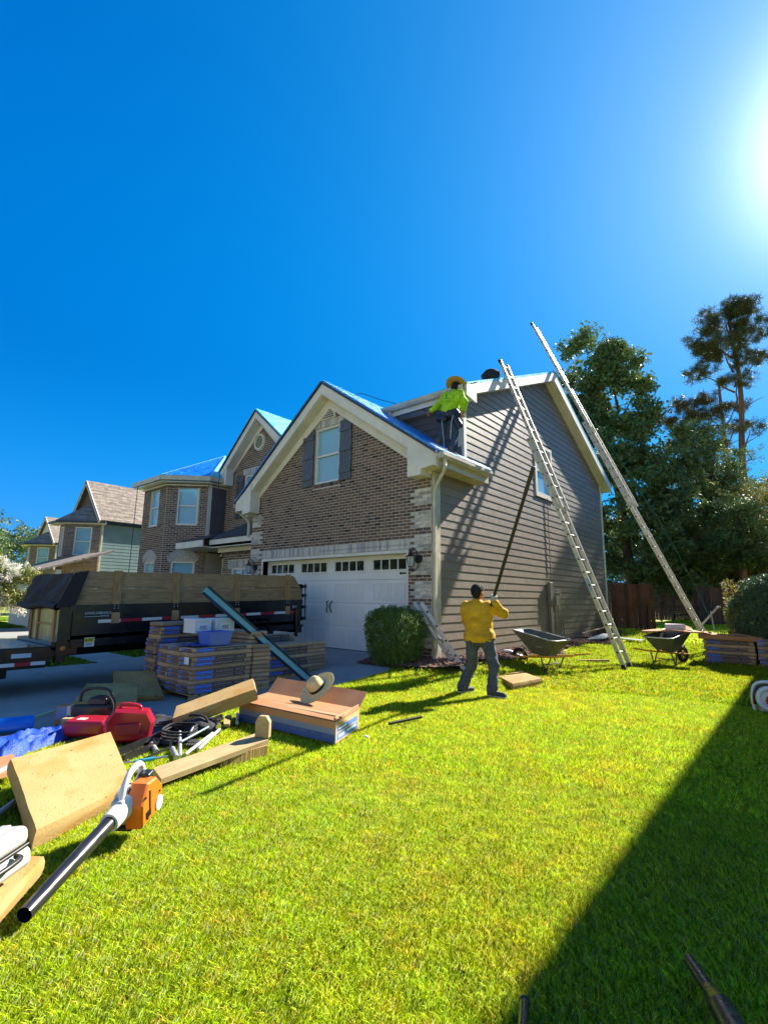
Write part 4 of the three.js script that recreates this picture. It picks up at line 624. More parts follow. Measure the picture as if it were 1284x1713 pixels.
let bcount = 0;
function bundle(pos, turn, label, group, printed = 1) {
  const r = rng(700 + bcount), o = thing('shingle_bundle', label, 'shingle bundle', [pos[0] + (r() - 0.5) * 0.02, pos[1], pos[2] + (r() - 0.5) * 0.025], turn + (r() - 0.5) * 0.03, group);
  part(o, 'wrapper', bundleGeos[bcount % 4], M.kraft[Math.floor(r() * 3)]).position.y = BT / 2;
  const s = printed < 0 ? -1 : 1;
  if (printed && Math.round(pos[1] / BT + 40) % 3) { const b = part(o, 'printed_band', bandGeo, M.print); b.position.set(s * 0.169, BT / 2, 0.05 * r()); const e = part(o, 'printed_end', endGeo, M.print); e.position.set(0.0, BT / 2, 0.501); }
  bcount++; return o;
}
{ // tall stack by the trailer: three long bundles and one across per layer
  const G = 'shingle bundles of the tall stack on the pallet', y0 = -0.22, X = -1.1;
  for (let k = 0; k < 10; k++) {
    const y = y0 + k * BT;
    ['right', 'middle', 'left'].forEach((w, i) => bundle([X - 0.17 - i * 0.342, y, 3.82], 0, `${ORD[k]} bundle from the bottom in the ${w} front column of the tall pallet stack`, G));
    bundle([X - 0.51, y, 3.13], -Math.PI / 2, `${ORD[k]} bundle from the bottom laid crosswise at the garage end of the tall pallet stack`, G, -1);
  }
  for (let k = 0; k < 5; k++) bundle([X - 1.45 + 0.02 * k, y0 + (10 + k) * BT - 0.63 + 0.63, 3.75], 0.12, `${ORD[k]} bundle of the loose heap topping the trailer side of the tall stack`, G);
  for (let k = 0; k < 10; k++) bundle([X - 1.45, y0 + k * BT, 3.75], 0.0, `${ORD[k]} bundle from the bottom in the column nearest the trailer of the tall stack`, G);
  for (let k = 0; k < 3; k++) bundle([X - 0.62, y0 + (10 + k) * BT, 3.2 - 0.02 * k], -Math.PI / 2 + 0.1, `${ORD[k]} bundle of the small heap under the white boxes`, G, -1);
  const pal = (name, label, x0, x1, z0, z1, y) => { const t = thing(name, label, 'pallet', [0, 0, 0]); for (let z = z0 + 0.02; z < z1 - 0.05; z += 0.15) part(t, 'deck_board', bx(x0, x1, y + 0.065, y + 0.083, z, z + 0.1), M.plank); for (const x of [x0, (x0 + x1) / 2 - 0.02, x1 - 0.04]) part(t, 'runner', bx(x, x + 0.04, y, y + 0.064, z0, z1), M.plank); };
  pal('wooden_pallet', 'wooden pallet under the tall shingle stack', -2.7, -1.08, 2.98, 4.33, -0.305);
  pal('wooden_pallet', 'wooden pallet under the lower shingle stack by the garage', -2.45, -1.32, 1.62, 2.88, -0.24);
  const G2 = 'shingle bundles of the lower stack near the garage door';
  for (let k = 0; k < 8; k++) { const y = -0.155 + k * BT; ['right', 'middle', 'left'].forEach((w, i) => bundle([-1.52 - i * 0.342, y, 2.34], 0, `${ORD[k]} bundle from the bottom in the ${w} column of the lower stack near the garage`, G2)); bundle([-1.86, y, 1.66], -Math.PI / 2, `${ORD[k]} bundle from the bottom laid crosswise behind the lower stack near the garage`, G2, -1); }
  for (let k = 0; k < 2; k++) bundle([-1.95, -0.155 + (8 + k) * BT, 2.4], 0.06, `${ORD[k]} extra bundle topping the lower stack near the garage`, G2);
  const G3 = 'shingle bundles piled on the back lawn';
  for (let k = 0; k < 8; k++) { const y = -0.285 + k * BT * 1.22; ['front', 'back'].forEach((w, i) => { const b = bundle([4.05 + 0.02 * (k % 2), y, -6.42 - i * 0.36], Math.PI / 2 * -1, `${ORD[k]} bundle from the bottom in the ${w} row of the pile beyond the loaded wheelbarrow`, G3, 1); b.scale.y = 1.2; }); const c = bundle([4.78, y, -6.66], 0, `${ORD[k]} bundle from the bottom at the hedge end of the pile on the back lawn`, G3, 1); c.scale.y = 1.2; }
  const top = thing('cardboard_sheet', 'crumpled pale cardboard sheet covering the pile beyond the loaded wheelbarrow', 'cardboard', [4.1, 0.33, -6.5]);
  const g = sheet(-0.62, 0.62, 20, -0.42, 0.3, 8, (x, z) => 0.03 * Math.sin(x * 9) + 0.02 * Math.sin(z * 12 + x * 4) + 0.045), g2 = g.clone(); { const p = g2.attributes.position; for (let i = 0; i < p.count; i++) p.setY(i, p.getY(i) - 0.02); } part(top, 'sheet', [g, g2, ...[-1, 1].map((s) => slab([[-0.62, 0.06, s > 0 ? 0.3 : -0.42], [0.62, 0.03, s > 0 ? 0.3 : -0.42], [0.62, -0.06, s > 0 ? 0.31 : -0.43], [-0.62, -0.05, s > 0 ? 0.31 : -0.43]], 0.006))], M.card).material.side = THREE.DoubleSide;
}
// white boxes and blue bin on the stack
const abc = cv(128, 96, (x) => { x.fillStyle = '#d9dde2'; x.fillRect(0, 0, 128, 96); x.fillStyle = '#2b3557'; x.font = 'bold 44px sans-serif'; x.fillText('ABC', 26, 60); x.fillStyle = '#b03a44'; x.fillRect(26, 66, 78, 6); });
for (const [z, sz, y, lab] of [[3.98, 0.29, 0.59, 'white ABC box toward the street on the tall stack'], [3.6, 0.34, 0.59, 'white ABC box toward the garage on the tall stack']]) {
  const t = thing('white_box', lab, 'box', [-1.62, y, z], 0.05, 'white boxes on the tall stack'); part(t, 'carton', rbx(0.3, 0.19, sz, 0.008).translate(0, 0.095, 0), mat([0.62, 0.64, 0.68], { roughness: 0.6 })); part(t, 'lid', rbx(0.31, 0.035, sz + 0.01, 0.008).translate(0, 0.195, 0), mat([0.66, 0.68, 0.72], { roughness: 0.6 }));
  const m = part(t, 'logo_print', new THREE.BoxGeometry(0.2, 0.13, 0.003), mat(0xffffff, { map: abc, roughness: 0.6 })); m.position.set(0.152, 0.085, 0); m.rotation.y = Math.PI / 2;
}
{
  const t = thing('blue_bin', 'translucent blue plastic bin full of nail packs before the white boxes', 'bin', [-1.3, 0.425, 3.86], 0.05), sides = [[-0.15, 0.19, -0.2], [0.15, 0.19, -0.2], [0.15, 0.19, 0.2], [-0.15, 0.19, 0.2]], b = [[-0.12, 0, -0.17], [0.12, 0, -0.17], [0.12, 0, 0.17], [-0.12, 0, 0.17]];
  const bm = mat([0.16, 0.3, 0.85], { phys: true, roughness: 0.25, transmission: 0.5, thickness: 0 });
  part(t, 'bin_shell', [0, 1, 2, 3].map((i) => slab([b[i], b[(i + 1) % 4], sides[(i + 1) % 4], sides[i]], 0.004)), bm);
  part(t, 'rim', [[0.155, 0], [-0.155, 0]].map(([x]) => bx(x - 0.012, x + 0.012, 0.185, 0.2, -0.21, 0.21)).concat([-0.2, 0.2].map((z) => bx(-0.143, 0.143, 0.185, 0.2, z - 0.012, z + 0.012))), bm);
  const r = rng(31), cols = [[0.5, 0.05, 0.06], [0.6, 0.6, 0.65], [0.1, 0.15, 0.5], [0.5, 0.2, 0.3]];
  for (let i = 0; i < 4; i++) part(t, 'contents', Array.from({ length: 5 }, () => { const g = new THREE.BoxGeometry(0.05, 0.02, 0.09); g.rotateY(r() * 6); g.rotateX(r()); return metricUV(g.translate((r() - 0.5) * 0.17, 0.03 + r() * 0.11, (r() - 0.5) * 0.25)); }), mat(cols[i], { roughness: 0.6 }));
}
solo('paper_label', 'white delivery label stuck on the tall shingle stack corner', 'label', bx(-1.26, -1.14, 0.19, 0.29, 4.345, 4.35), mat([0.75, 0.76, 0.78], { roughness: 0.6 }));
// ------------------------------------------------------------------ teal drip edge leaning on the stacks
{
  const a = V(-0.96, -0.28, 2.2), b = V(-1.5, 1.24, 3.98), t = thing('metal_channel', 'long teal metal channel leaning over the shingle stacks', 'metal channel', [0, 0, 0]);
  part(t, 'web', bar(a, b, 0.012, 0.13, V(-0.244, 0.6, -0.58)), M.teal);
  const dirn = b.clone().sub(a).normalize(), x = V(-0.244, 0.6, -0.58).cross(dirn).normalize(), z = x.clone().cross(dirn);
  for (const s of [-1, 1]) part(t, 'flange', bar(a.clone().addScaledVector(z, s * 0.07).addScaledVector(x, 0.02), b.clone().addScaledVector(z, s * 0.07).addScaledVector(x, 0.02), 0.06, 0.012, V(-0.244, 0.6, -0.58)), M.drip);
}
// ------------------------------------------------------------------ cartons and foam on the lawn
{
  const t = thing('long_carton', 'long opened cardboard carton with blue printed sides lying on the lawn', 'carton', [0, 0, 0]), y0 = -0.295, y1 = -0.08;
  const F = [[0.34, 4.48], [1.86, 4.38], [1.62, 3.78], [0.1, 3.9]], P = (i, y) => [F[i][0], y, F[i][1]];
  part(t, 'body', [slab([P(0, y1), P(1, y1), P(2, y1), P(3, y1)], 0.006), slab([P(3, y0), P(2, y0), P(1, y0), P(0, y0)], 0.006), slab([P(2, y0), P(3, y0), P(3, y1), P(2, y1)], 0.006), slab([P(3, y0), P(0, y0), P(0, y1), P(3, y1)], 0.006), slab([[0.36, y1 + 0.007, 4.47], [1.85, y1 + 0.007, 4.375], [1.78, y1 + 0.03, 4.17], [0.28, y1 + 0.03, 4.27]], 0.004)], M.card);
  const side = cv(512, 96, (x) => { x.fillStyle = '#b08058'; x.fillRect(0, 0, 512, 96); x.fillStyle = '#7a84a0'; x.fillRect(0, 34, 512, 62); x.fillStyle = '#3e5a9a'; x.fillRect(0, 58, 512, 38); x.fillStyle = '#59627e'; for (let i = 0; i < 9; i++) x.fillRect(20 + i * 54, 66, 34, 8); });
  const s = part(t, 'printed_side', slab([P(0, y0), P(1, y0), P(1, y1), P(0, y1)], 0.006), mat(0xffffff, { map: side, roughness: 0.75 })); { const u = s.geometry.attributes.uv, p = s.geometry.attributes.position; for (let i = 0; i < u.count; i++) u.setXY(i, (p.getX(i) - 0.34) / 1.52, (p.getY(i) - y0) / (y1 - y0)); }
  const end = cv(128, 96, (x) => { x.fillStyle = '#c2a078'; x.fillRect(0, 0, 128, 96); x.fillStyle = '#4f7cc4'; x.fillRect(8, 28, 110, 22); x.fillRect(8, 56, 110, 30); x.fillStyle = '#dfe6ee'; x.fillRect(16, 34, 40, 8); x.fillRect(60, 62, 50, 10); x.fillRect(16, 64, 30, 12); });
  const e = part(t, 'printed_end', slab([P(1, y0), P(2, y0), P(2, y1), P(1, y1)], 0.006), mat(0xffffff, { map: end, roughness: 0.75 })); { const u = e.geometry.attributes.uv, p = e.geometry.attributes.position; for (let i = 0; i < u.count; i++) u.setXY(i, (4.38 - p.getZ(i)) / 0.6, (p.getY(i) - y0) / (y1 - y0)); }
  part(t, 'back_flap', slab([[0.1, y1, 3.905], [1.62, y1, 3.785], [1.53, 0.06, 3.55], [0.0, 0.07, 3.67]], 0.006), M.cardIn);
  part(t, 'tape', slab([[0.35, y1 + 0.0125, 4.36], [1.83, y1 + 0.0265, 4.275], [1.82, y1 + 0.0325, 4.22], [0.33, y1 + 0.0235, 4.31]], 0.002), mat([0.5, 0.36, 0.2], { roughness: 0.25 })); part(t, 'side_flap', slab([[1.865, y1, 4.37], [1.63, y1, 3.79], [1.62, y1 + 0.05, 3.79], [1.8, y1 + 0.03, 4.33]], 0.004), M.card);
}
function foam(name, label, pts, t, m = M.foam) { return solo(name, label, 'foam pad', roundSlab(pts, t), m); }
// slab with rounded, slightly lumpy edges
function roundSlab(pts, t, n = 14) {
  const [a, b, c, d] = pts.map((p) => V(...p)), nrm = b.clone().sub(a).cross(d.clone().sub(a)).normalize(), g = new RoundedBoxGeometry(1, 1, 1, 3, 0.03), W = a.distanceTo(b), H = a.distanceTo(d);
  const q = new THREE.BoxGeometry(1, 1, 1, n, 3, n), p = q.attributes.position, uv = q.attributes.uv;
  for (let i = 0; i < p.count; i++) {
    let x = p.getX(i) + 0.5, y = p.getY(i) + 0.5, z = p.getZ(i) + 0.5; const P = a.clone().multiplyScalar((1 - x) * (1 - z)).addScaledVector(b, x * (1 - z)).addScaledVector(c, x * z).addScaledVector(d, (1 - x) * z);
    const wob = 0.005 * perlin.noise(P.x * 7, P.y * 7 + 3, P.z * 7), e = Math.min(x, 1 - x) * W < 0.001 || Math.min(z, 1 - z) * H < 0.001;
    P.addScaledVector(nrm, -(1 - y) * t + wob * 0.6); if (e) { const ctr = a.clone().add(c).multiplyScalar(0.5).sub(P).setY(0).normalize(); P.addScaledVector(ctr, (y > 0.9 || y < 0.1 ? 0.012 : 0) + wob * 0.7); }
    p.setXYZ(i, P.x, P.y, P.z); uv.setXY(i, x * W + (y < 0.5 ? 0.3 : 0), z * H + y * t);
  }
  q.computeVertexNormals(); return q;
}
foam('foam_pad', 'large yellow foam pad propped on the junk pile beside the leaf blower', [[2.07, -0.2, 6.98], [1.73, -0.2, 6.28], [0.75, -0.05, 6.08], [1.0, -0.05, 6.88]], 0.11);
foam('foam_pad', 'long yellow foam wedge leaning on the end of the open carton', [[0.40, -0.12, 5.34], [0.75, 0.12, 4.55], [0.42, 0.18, 4.36], [0.12, -0.06, 5.16]], 0.13);
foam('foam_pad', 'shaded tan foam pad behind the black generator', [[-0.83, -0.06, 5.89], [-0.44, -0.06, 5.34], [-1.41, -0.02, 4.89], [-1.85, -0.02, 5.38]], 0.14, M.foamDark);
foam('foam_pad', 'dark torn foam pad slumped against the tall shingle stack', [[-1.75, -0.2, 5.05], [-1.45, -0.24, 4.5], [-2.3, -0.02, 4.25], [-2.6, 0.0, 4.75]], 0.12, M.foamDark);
foam('foam_pad', 'yellow foam pad under the grey case at the lower left', [[2.95, -0.22, 7.45], [2.40, -0.21, 7.02], [2.05, -0.2, 7.3], [2.5, -0.2, 7.75]], 0.09);
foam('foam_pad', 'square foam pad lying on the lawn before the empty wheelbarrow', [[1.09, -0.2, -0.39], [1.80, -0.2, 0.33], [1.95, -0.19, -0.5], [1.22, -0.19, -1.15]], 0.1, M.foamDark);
{ // plank with end block on a dark foam wedge
  const t = thing('roof_plank', 'wooden plank with an upright end block lying on the lawn', 'plank');
  part(t, 'board', slab([[1.69, -0.235, 6.06], [1.60, -0.175, 5.0], [1.36, -0.165, 4.98], [1.43, -0.225, 6.0]], 0.04), M.plank);
  const s = new THREE.Shape([[-0.07, 0], [0.07, 0], [0.07, 0.14], [0.035, 0.19], [-0.035, 0.19], [-0.07, 0.14]].map((p) => new THREE.Vector2(...p))), h = new THREE.Path(); h.absarc(0, 0.09, 0.012, 0, 6.28, true); s.holes.push(h);
  const blk = metricUV(new THREE.ExtrudeGeometry(s, { depth: 0.05, bevelEnabled: false })); blk.rotateY(0.5).translate(1.5, -0.165, 4.98); part(t, 'end_block', blk, M.plank);
  part(t, 'under_wedge', [slab([[1.62, -0.22, 5.5], [1.62, -0.218, 5.02], [1.40, -0.205, 5.0], [1.42, -0.225, 5.5]], 0.09)], M.foamDark);
}
// ------------------------------------------------------------------ junk pile
{
  const rods = [[[0.61, -0.27, 5.63], [0.86, -0.28, 5.70]], [[0.90, -0.27, 5.57], [1.16, -0.28, 5.66]], [[0.66, -0.2, 5.38], [1.14, -0.28, 5.62]], [[1.12, -0.28, 5.56], [0.87, -0.22, 5.14]], [[0.86, -0.2, 5.06], [1.1, -0.27, 5.42]]];
  const t = thing('pole_bracket', 'bundle of short aluminium tubes behind the wooden plank', 'metal tubes');
  rods.forEach(([a, b], i) => part(t, 'metal_tube', rod(a, b, i < 2 ? 0.024 : 0.017, undefined, 10), M.alu)); part(t, 'blue_bar', rod([0.92, -0.22, 5.5], [0.62, -0.2, 4.98], 0.012), mat([0.25, 0.35, 0.5], { roughness: 0.3, metalness: 0.5 })); part(t, 'hose_end', rod([0.72, -0.21, 4.98], [0.52, -0.19, 4.9], 0.03, 0.02), M.steel);
}
{ const t = thing('black_rails', 'pair of long black rails lying under the foam wedge', 'rails'); for (const [a, b] of [[[0.72, -0.27, 6.05], [0.05, -0.22, 4.7]], [[0.86, -0.28, 6.0], [0.2, -0.25, 4.62]]]) part(t, 'rail', bar(a, b, 0.035, 0.06), M.blackPlastic); part(t, 'cable', tube([[0.2, -0.2, 5.4], [0.5, -0.16, 5.2], [0.72, -0.24, 5.3], [0.5, -0.24, 5.0], [0.2, -0.2, 5.05], [0.05, -0.22, 5.3]], 0.012, 40, 6), M.rubber); part(t, 'lower_scraps', [slab([[0.1, -0.25, 5.5], [0.6, -0.27, 5.4], [0.3, -0.25, 4.7], [-0.1, -0.23, 4.9]], 0.02)], M.black); }
{ // red tool case
  const t = thing('red_tool_case', 'glossy red plastic tool case on its side in the junk pile', 'tool case', [0.34, -0.12, 5.74], 1.05);
  const s = prism([[-0.18, -0.11], [0.18, -0.13], [0.2, 0.02], [0.15, 0.11], [-0.12, 0.14], [-0.19, 0.05]], 0.14, [], 0.025); s.translate(0, 0, -0.08); part(t, 'shell', s, M.red);
  part(t, 'recess', [rbx(0.22, 0.1, 0.02, 0.008).translate(0.0, -0.02, 0.107)], mat([0.26, 0.01, 0.03], { roughness: 0.4 })); part(t, 'handle', [tube([[-0.1, 0.13, 0], [-0.09, 0.19, 0], [0.08, 0.17, 0], [0.1, 0.12, 0]], 0.017, 20, 8)], M.red);
}
{ const t = thing('red_fuel_can', 'flat red fuel can lying before the black generator', 'fuel can', [-0.24, -0.2, 5.88], 0.7); part(t, 'can', rbx(0.44, 0.16, 0.3, 0.05, 4), M.red); part(t, 'cap', new THREE.CylinderGeometry(0.03, 0.03, 0.04, 12).rotateZ(1.57).translate(0.24, 0.02, 0.06), M.black); part(t, 'sticker', bx(-0.1, -0.02, 0.081, 0.084, 0.02, 0.1), M.white); }
{ // small generator
  const t = thing('generator', 'small black power unit with carry handle between the foam pad and red can', 'generator', [-0.72, -0.27, 5.66], 0.75);
  part(t, 'housing', [rbx(0.42, 0.2, 0.28, 0.03).translate(0, 0.1, 0), rbx(0.2, 0.08, 0.2, 0.02).translate(0.05, 0.23, 0)], M.blackPlastic); part(t, 'carry_handle', tube([[-0.19, 0.2, 0], [-0.16, 0.33, 0], [0.12, 0.34, 0], [0.2, 0.2, 0]], 0.016, 24, 8), M.black); part(t, 'cord', tube([[0.1, 0.26, 0.12], [0.2, 0.3, 0.16], [0.28, 0.18, 0.2], [0.2, 0.05, 0.24], [0, 0.03, 0.26], [-0.2, 0.1, 0.2]], 0.011, 40, 6), M.rubber);
}
solo('wood_offcut', 'small pale wood block beside the black generator', 'wood block', rbx(0.16, 0.1, 0.07, 0.006).rotateY(0.8).translate(-0.52, -0.2, 5.98), M.plank);
{ const t = thing('small_carton', 'small blue printed carton standing on the driveway', 'carton', [-0.98, -0.3, 5.86], 0.75); part(t, 'carton_body', rbx(0.2, 0.2, 0.15, 0.006).translate(0, 0.1, 0), M.card); part(t, 'blue_print', bx(-0.085, 0.06, 0.06, 0.19, 0.076, 0.079), mat([0.16, 0.22, 0.4], { roughness: 0.7 })); part(t, 'plastic_wrap', bx(0.03, 0.101, 0.08, 0.203, -0.06, 0.081), mat([0.5, 0.54, 0.6], { roughness: 0.25 })); }
{ const t = thing('broom', 'broom with pale green handle and black grip on the driveway', 'broom'); part(t, 'handle', rod([-1.35, -0.28, 6.21], [-1.8, -0.27, 5.55], 0.014), mat([0.5, 0.55, 0.28], { roughness: 0.4 })); part(t, 'grip', rod([-1.12, -0.27, 6.55], [-1.35, -0.28, 6.21], 0.024), M.black); }
{ // blue tarp heap and roll
  const t = thing('blue_tarp', 'crumpled blue tarp spread along the driveway edge', 'tarp'), g = sheet(0, 1, 50, 0, 1, 14, () => 0), p = g.attributes.position, A = [V(-0.9, 0, 6.78), V(0.25, 0, 6.6)], B = [V(-0.55, 0, 5.75), V(-0.3, 0, 5.95)];
  const P0 = V(-0.75, 0, 6.7), P1 = V(-0.75, 0, 5.75), Q0 = V(0.15, 0, 6.75), Q1 = V(-0.3, 0, 6.05);
  for (let i = 0; i < p.count; i++) { const u = p.getX(i), v = p.getZ(i), q = P0.clone().lerp(P1, u).lerp(Q0.clone().lerp(Q1, u), v), f = 0.5 + 0.5 * Math.sin(u * 9 + v * 16 + 3 * perlin.noise(u * 5, v * 5, 1)); const e = Math.min(1, Math.min(v, 1 - v) * 6) * Math.min(1, Math.min(u, 1 - u) * 10); p.setXYZ(i, q.x + 0.05 * perlin.noise(u * 6, v * 3, 7), -0.30 + e * (0.05 + 0.075 * f * (0.5 + perlin.noise(u * 8, v * 8, 4))), q.z); }
  g.computeVertexNormals(); part(t, 'sheet', g, M.tarpBlue).material.side = THREE.DoubleSide;
  const r = thing('blue_roll', 'roll of bright blue wrap at the left edge on the driveway', 'roll', [-0.98, -0.22, 6.42], 0); part(r, 'roll', rod([0.05, 0, -0.22], [-0.12, 0, 0.4], 0.075, 0.075, 20), mat([0.005, 0.12, 0.55], { roughness: 0.35 })); part(r, 'core', rod([0.054, 0, -0.225], [-0.124, 0, 0.405], 0.03, 0.03, 12), M.cardIn);
}
// ------------------------------------------------------------------ small dark clutter between the case, the wedge and the carton
{ const t = thing('tool_bag', 'slumped black tool bag under the yellow foam wedge', 'bag', [0.5, -0.3, 5.1], 0.5); const g = new THREE.SphereGeometry(0.16, 24, 14), p = g.attributes.position; for (let i = 0; i < p.count; i++) { const x = p.getX(i), y = p.getY(i), z = p.getZ(i), k = 1 + 0.25 * perlin.noise(x * 9, y * 9, z * 9); p.setXYZ(i, x * 1.35 * k, (y + 0.1) * 0.62 * k, z * k); } g.computeVertexNormals(); part(t, 'pouch', metricUV(g), M.tarpBlack); part(t, 'strap', tube([[-0.15, 0.1, 0], [-0.05, 0.2, 0.05], [0.1, 0.18, 0.02], [0.18, 0.06, 0.05]], 0.012, 24, 6), M.rubber); }
{ const t = thing('coiled_hose', 'coil of black air hose beside the red tool case', 'hose'); const pts = []; for (let i = 0; i < 60; i++) { const a = i * 0.42, r = 0.17 + 0.012 * Math.sin(i * 1.7); pts.push([0.62 + Math.cos(a) * r, -0.27 + 0.002 * i, 5.36 + Math.sin(a) * r * 0.9]); } part(t, 'hose', tube(pts, 0.011, 220, 6), M.rubber); part(t, 'brass_fitting', rod(pts[59], [pts[59][0] + 0.05, pts[59][1] - 0.02, pts[59][2] + 0.05], 0.012), M.steel); }
solo('pry_bar', 'dark steel pry bar on the grass before the metal tubes', 'pry bar', [bar([1.02, -0.27, 5.92], [0.84, -0.27, 5.56], 0.02, 0.012), bar([0.84, -0.27, 5.56], [0.79, -0.22, 5.53], 0.024, 0.01)], M.black);
solo('wood_scrap', 'short pale wood offcut under the raised end of the foam wedge', 'wood scrap', bar([0.55, -0.26, 4.78], [0.28, -0.24, 4.58], 0.07, 0.03), M.plank);
solo('plastic_tube', 'short white tube beside the carton corner', 'tube', rod([0.52, -0.27, 4.62], [0.22, -0.25, 4.42], 0.018), M.white);
{ const g = sheet(-0.45, 0.4, 26, -0.55, 0.5, 26, (x, z) => 0.03 + 0.05 * perlin.noise(x * 6, z * 6, 3) + 0.02 * perlin.noise(x * 17, z * 17, 5)); g.rotateY(0.5).translate(0.18, -0.29, 5.3); const m = solo('black_sheet', 'crumpled black plastic sheet under the junk pile', 'plastic sheet', g, M.tarpBlack); m.material.side = THREE.DoubleSide; }
{ const g = sheet(-0.24, 0.26, 22, -0.3, 0.3, 22, (x, z) => 0.02 + 0.02 * perlin.noise(x * 14, z * 14, 3)); g.rotateY(0.2).translate(-1.42, 0.42, 4.0); const m = solo('blue_sheet', 'dark blue plastic sheet draped on top of the tall shingle stack', 'plastic sheet', g, mat([0.01, 0.05, 0.25], { roughness: 0.3 })); m.material.side = THREE.DoubleSide; }
solo('glove', 'dark work glove lying beside the black rails', 'glove', [rbx(0.1, 0.03, 0.12, 0.012).translate(0, 0, 0), ...[0, 1, 2, 3].map((k) => rbx(0.02, 0.022, 0.07, 0.009).translate(-0.036 + k * 0.024, 0, 0.09)), rbx(0.022, 0.022, 0.06, 0.009).rotateY(0.7).translate(0.065, 0, 0.03)].map((g) => g.rotateY(0.8).translate(0.86, -0.265, 5.34)), M.rubber);
solo('blue_strap', 'blue ratchet strap end trailing over the driveway edge', 'strap', tube([[-0.35, -0.27, 5.9], [-0.1, -0.26, 5.6], [-0.25, -0.27, 5.3], [-0.05, -0.26, 5.0], [-0.3, -0.27, 4.8]], 0.012, 40, 5), M.tarpBlue);
{ // grey hard case bottom left
  const t = thing('grey_case', 'silver grey hard tool case with black trim at the lower left', 'case', [2.52, -0.1, 7.4], 0.62); t.rotation.z = 0.1; t.rotation.x = 0.05;
  part(t, 'lower_shell', rbx(0.62, 0.09, 0.46, 0.03, 3).translate(-0.12, -0.04, 0.04), M.greyCase); part(t, 'upper_shell', rbx(0.61, 0.09, 0.45, 0.035, 3).translate(-0.12, 0.058, 0.04), M.greyCase); part(t, 'seal', rbx(0.605, 0.018, 0.445, 0.008).translate(-0.12, 0.01, 0.04), M.black);
  part(t, 'rib', [-0.2, 0, 0.2].map((x) => rbx(0.05, 0.012, 0.4, 0.005).translate(x - 0.12, 0.105, 0.04)), M.greyCase); part(t, 'top_groove', [rbx(0.5, 0.006, 0.025, 0.003).translate(-0.12, 0.105, 0.2)], M.black); part(t, 'handle', tube([[0.195, 0, -0.08], [0.235, 0.0, -0.06], [0.235, 0.0, 0.12], [0.195, 0, 0.14]], 0.012, 20, 8), M.black);
}
solo('black_drum', 'black plastic drum end behind the grey case', 'drum', new THREE.CylinderGeometry(0.1, 0.1, 0.16, 18).rotateX(1.2).translate(1.75, -0.2, 7.28), M.blackPlastic);
{ const t = thing('conduit_bundle', 'grey pipes lying on the lawn left of the large foam pad', 'pipes'); part(t, 'pipe', rod([1.9, -0.28, 7.45], [1.25, -0.27, 6.86], 0.02), M.alu); part(t, 'pipe', rod([1.0, -0.24, 7.2], [0.62, -0.2, 6.74], 0.028), M.alu); part(t, 'pipe', rod([1.6, -0.28, 7.4], [0.95, -0.26, 6.9], 0.012), M.black); }
solo('board_scrap', 'reddish wooden board scrap under the blue tarp edge', 'board', slab([[0.95, -0.2, 7.2], [0.75, -0.2, 6.72], [0.2, -0.22, 6.65], [0.35, -0.22, 7.2]], 0.03), M.card);
solo('paper_scrap', 'crumpled white paper scrap beside the large foam pad', 'paper', [new THREE.IcosahedronGeometry(0.05, 1).scale(1.3, 0.5, 0.9).translate(1.24, -0.275, 6.02)], mat([0.62, 0.55, 0.55], { roughness: 0.8 }));
{ const t = thing('teal_knife', 'teal handled utility tool on the grass by the plank', 'hand tool'); part(t, 'handle', rod([0.99, -0.28, 5.95], [1.05, -0.275, 5.8], 0.016), mat([0.03, 0.3, 0.42], { roughness: 0.4 })); part(t, 'blade', rod([1.05, -0.275, 5.8], [1.08, -0.27, 5.7], 0.012, 0.008), M.steel); part(t, 'tail', rod([0.93, -0.28, 6.07], [0.99, -0.28, 5.95], 0.008), M.steel); }
solo('metal_bar', 'short black metal bar lying on the lawn by the worker shadow', 'bar', [bar([1.79, -0.27, 3.46], [1.88, -0.265, 2.95], 0.03, 0.03, V(0, 1, 0), 0.004)], M.black);
solo('paper_scrap', 'tiny white paper scrap on the lawn beside the pole shadow', 'paper', [new THREE.IcosahedronGeometry(0.022, 1).scale(1.4, 0.5, 1).translate(1.98, -0.26, 4.05)], M.white);
// ------------------------------------------------------------------ straw hat on the carton
function strawHat(t, R0, mt) {
  const pr = [[0.001, 0.135], [0.05, 0.134], [0.078, 0.122], [0.092, 0.09], [0.1, 0.03], [0.105, 0.0], [0.14, -0.008], [0.19, -0.008], [R0, 0.008], [R0 + 0.004, 0.003], [0.19, -0.014], [0.13, -0.014], [0.098, -0.006]];
  part(t, 'straw', metricUV(new THREE.LatheGeometry(pr.map((p) => new THREE.Vector2(...p)), 40)), mt); part(t, 'band', new THREE.LatheGeometry([[0.106, 0.002], [0.1065, 0.035], [0.1025, 0.036]].map((p) => new THREE.Vector2(...p)), 32), M.black);
}
M.straw = mat(0xffffff, { map: tex(256, (u, v) => { const k = 1 + 0.2 * Math.sin(u * 190) * Math.sin(v * 190) + 0.12 * tn(u, v, 16, 3); return gr([206, 184, 130], k); }, 3), roughness: 0.9, bumpMap: fine, bumpScale: 0.004 });
M.strawDark = mat(0xffffff, { map: tex(256, (u, v) => { const k = 1 + 0.2 * Math.sin(u * 190) * Math.sin(v * 190) + 0.12 * tn(u, v, 16, 3); return gr([176, 138, 66], k); }, 3), roughness: 0.9 });
{ const t = thing('straw_hat', 'wide straw hat with black band resting on the carton flap', 'hat', [0.98, 0.075, 3.84]); t.rotation.set(0.72, 0.2, 0.1); strawHat(t, 0.235, M.straw); }
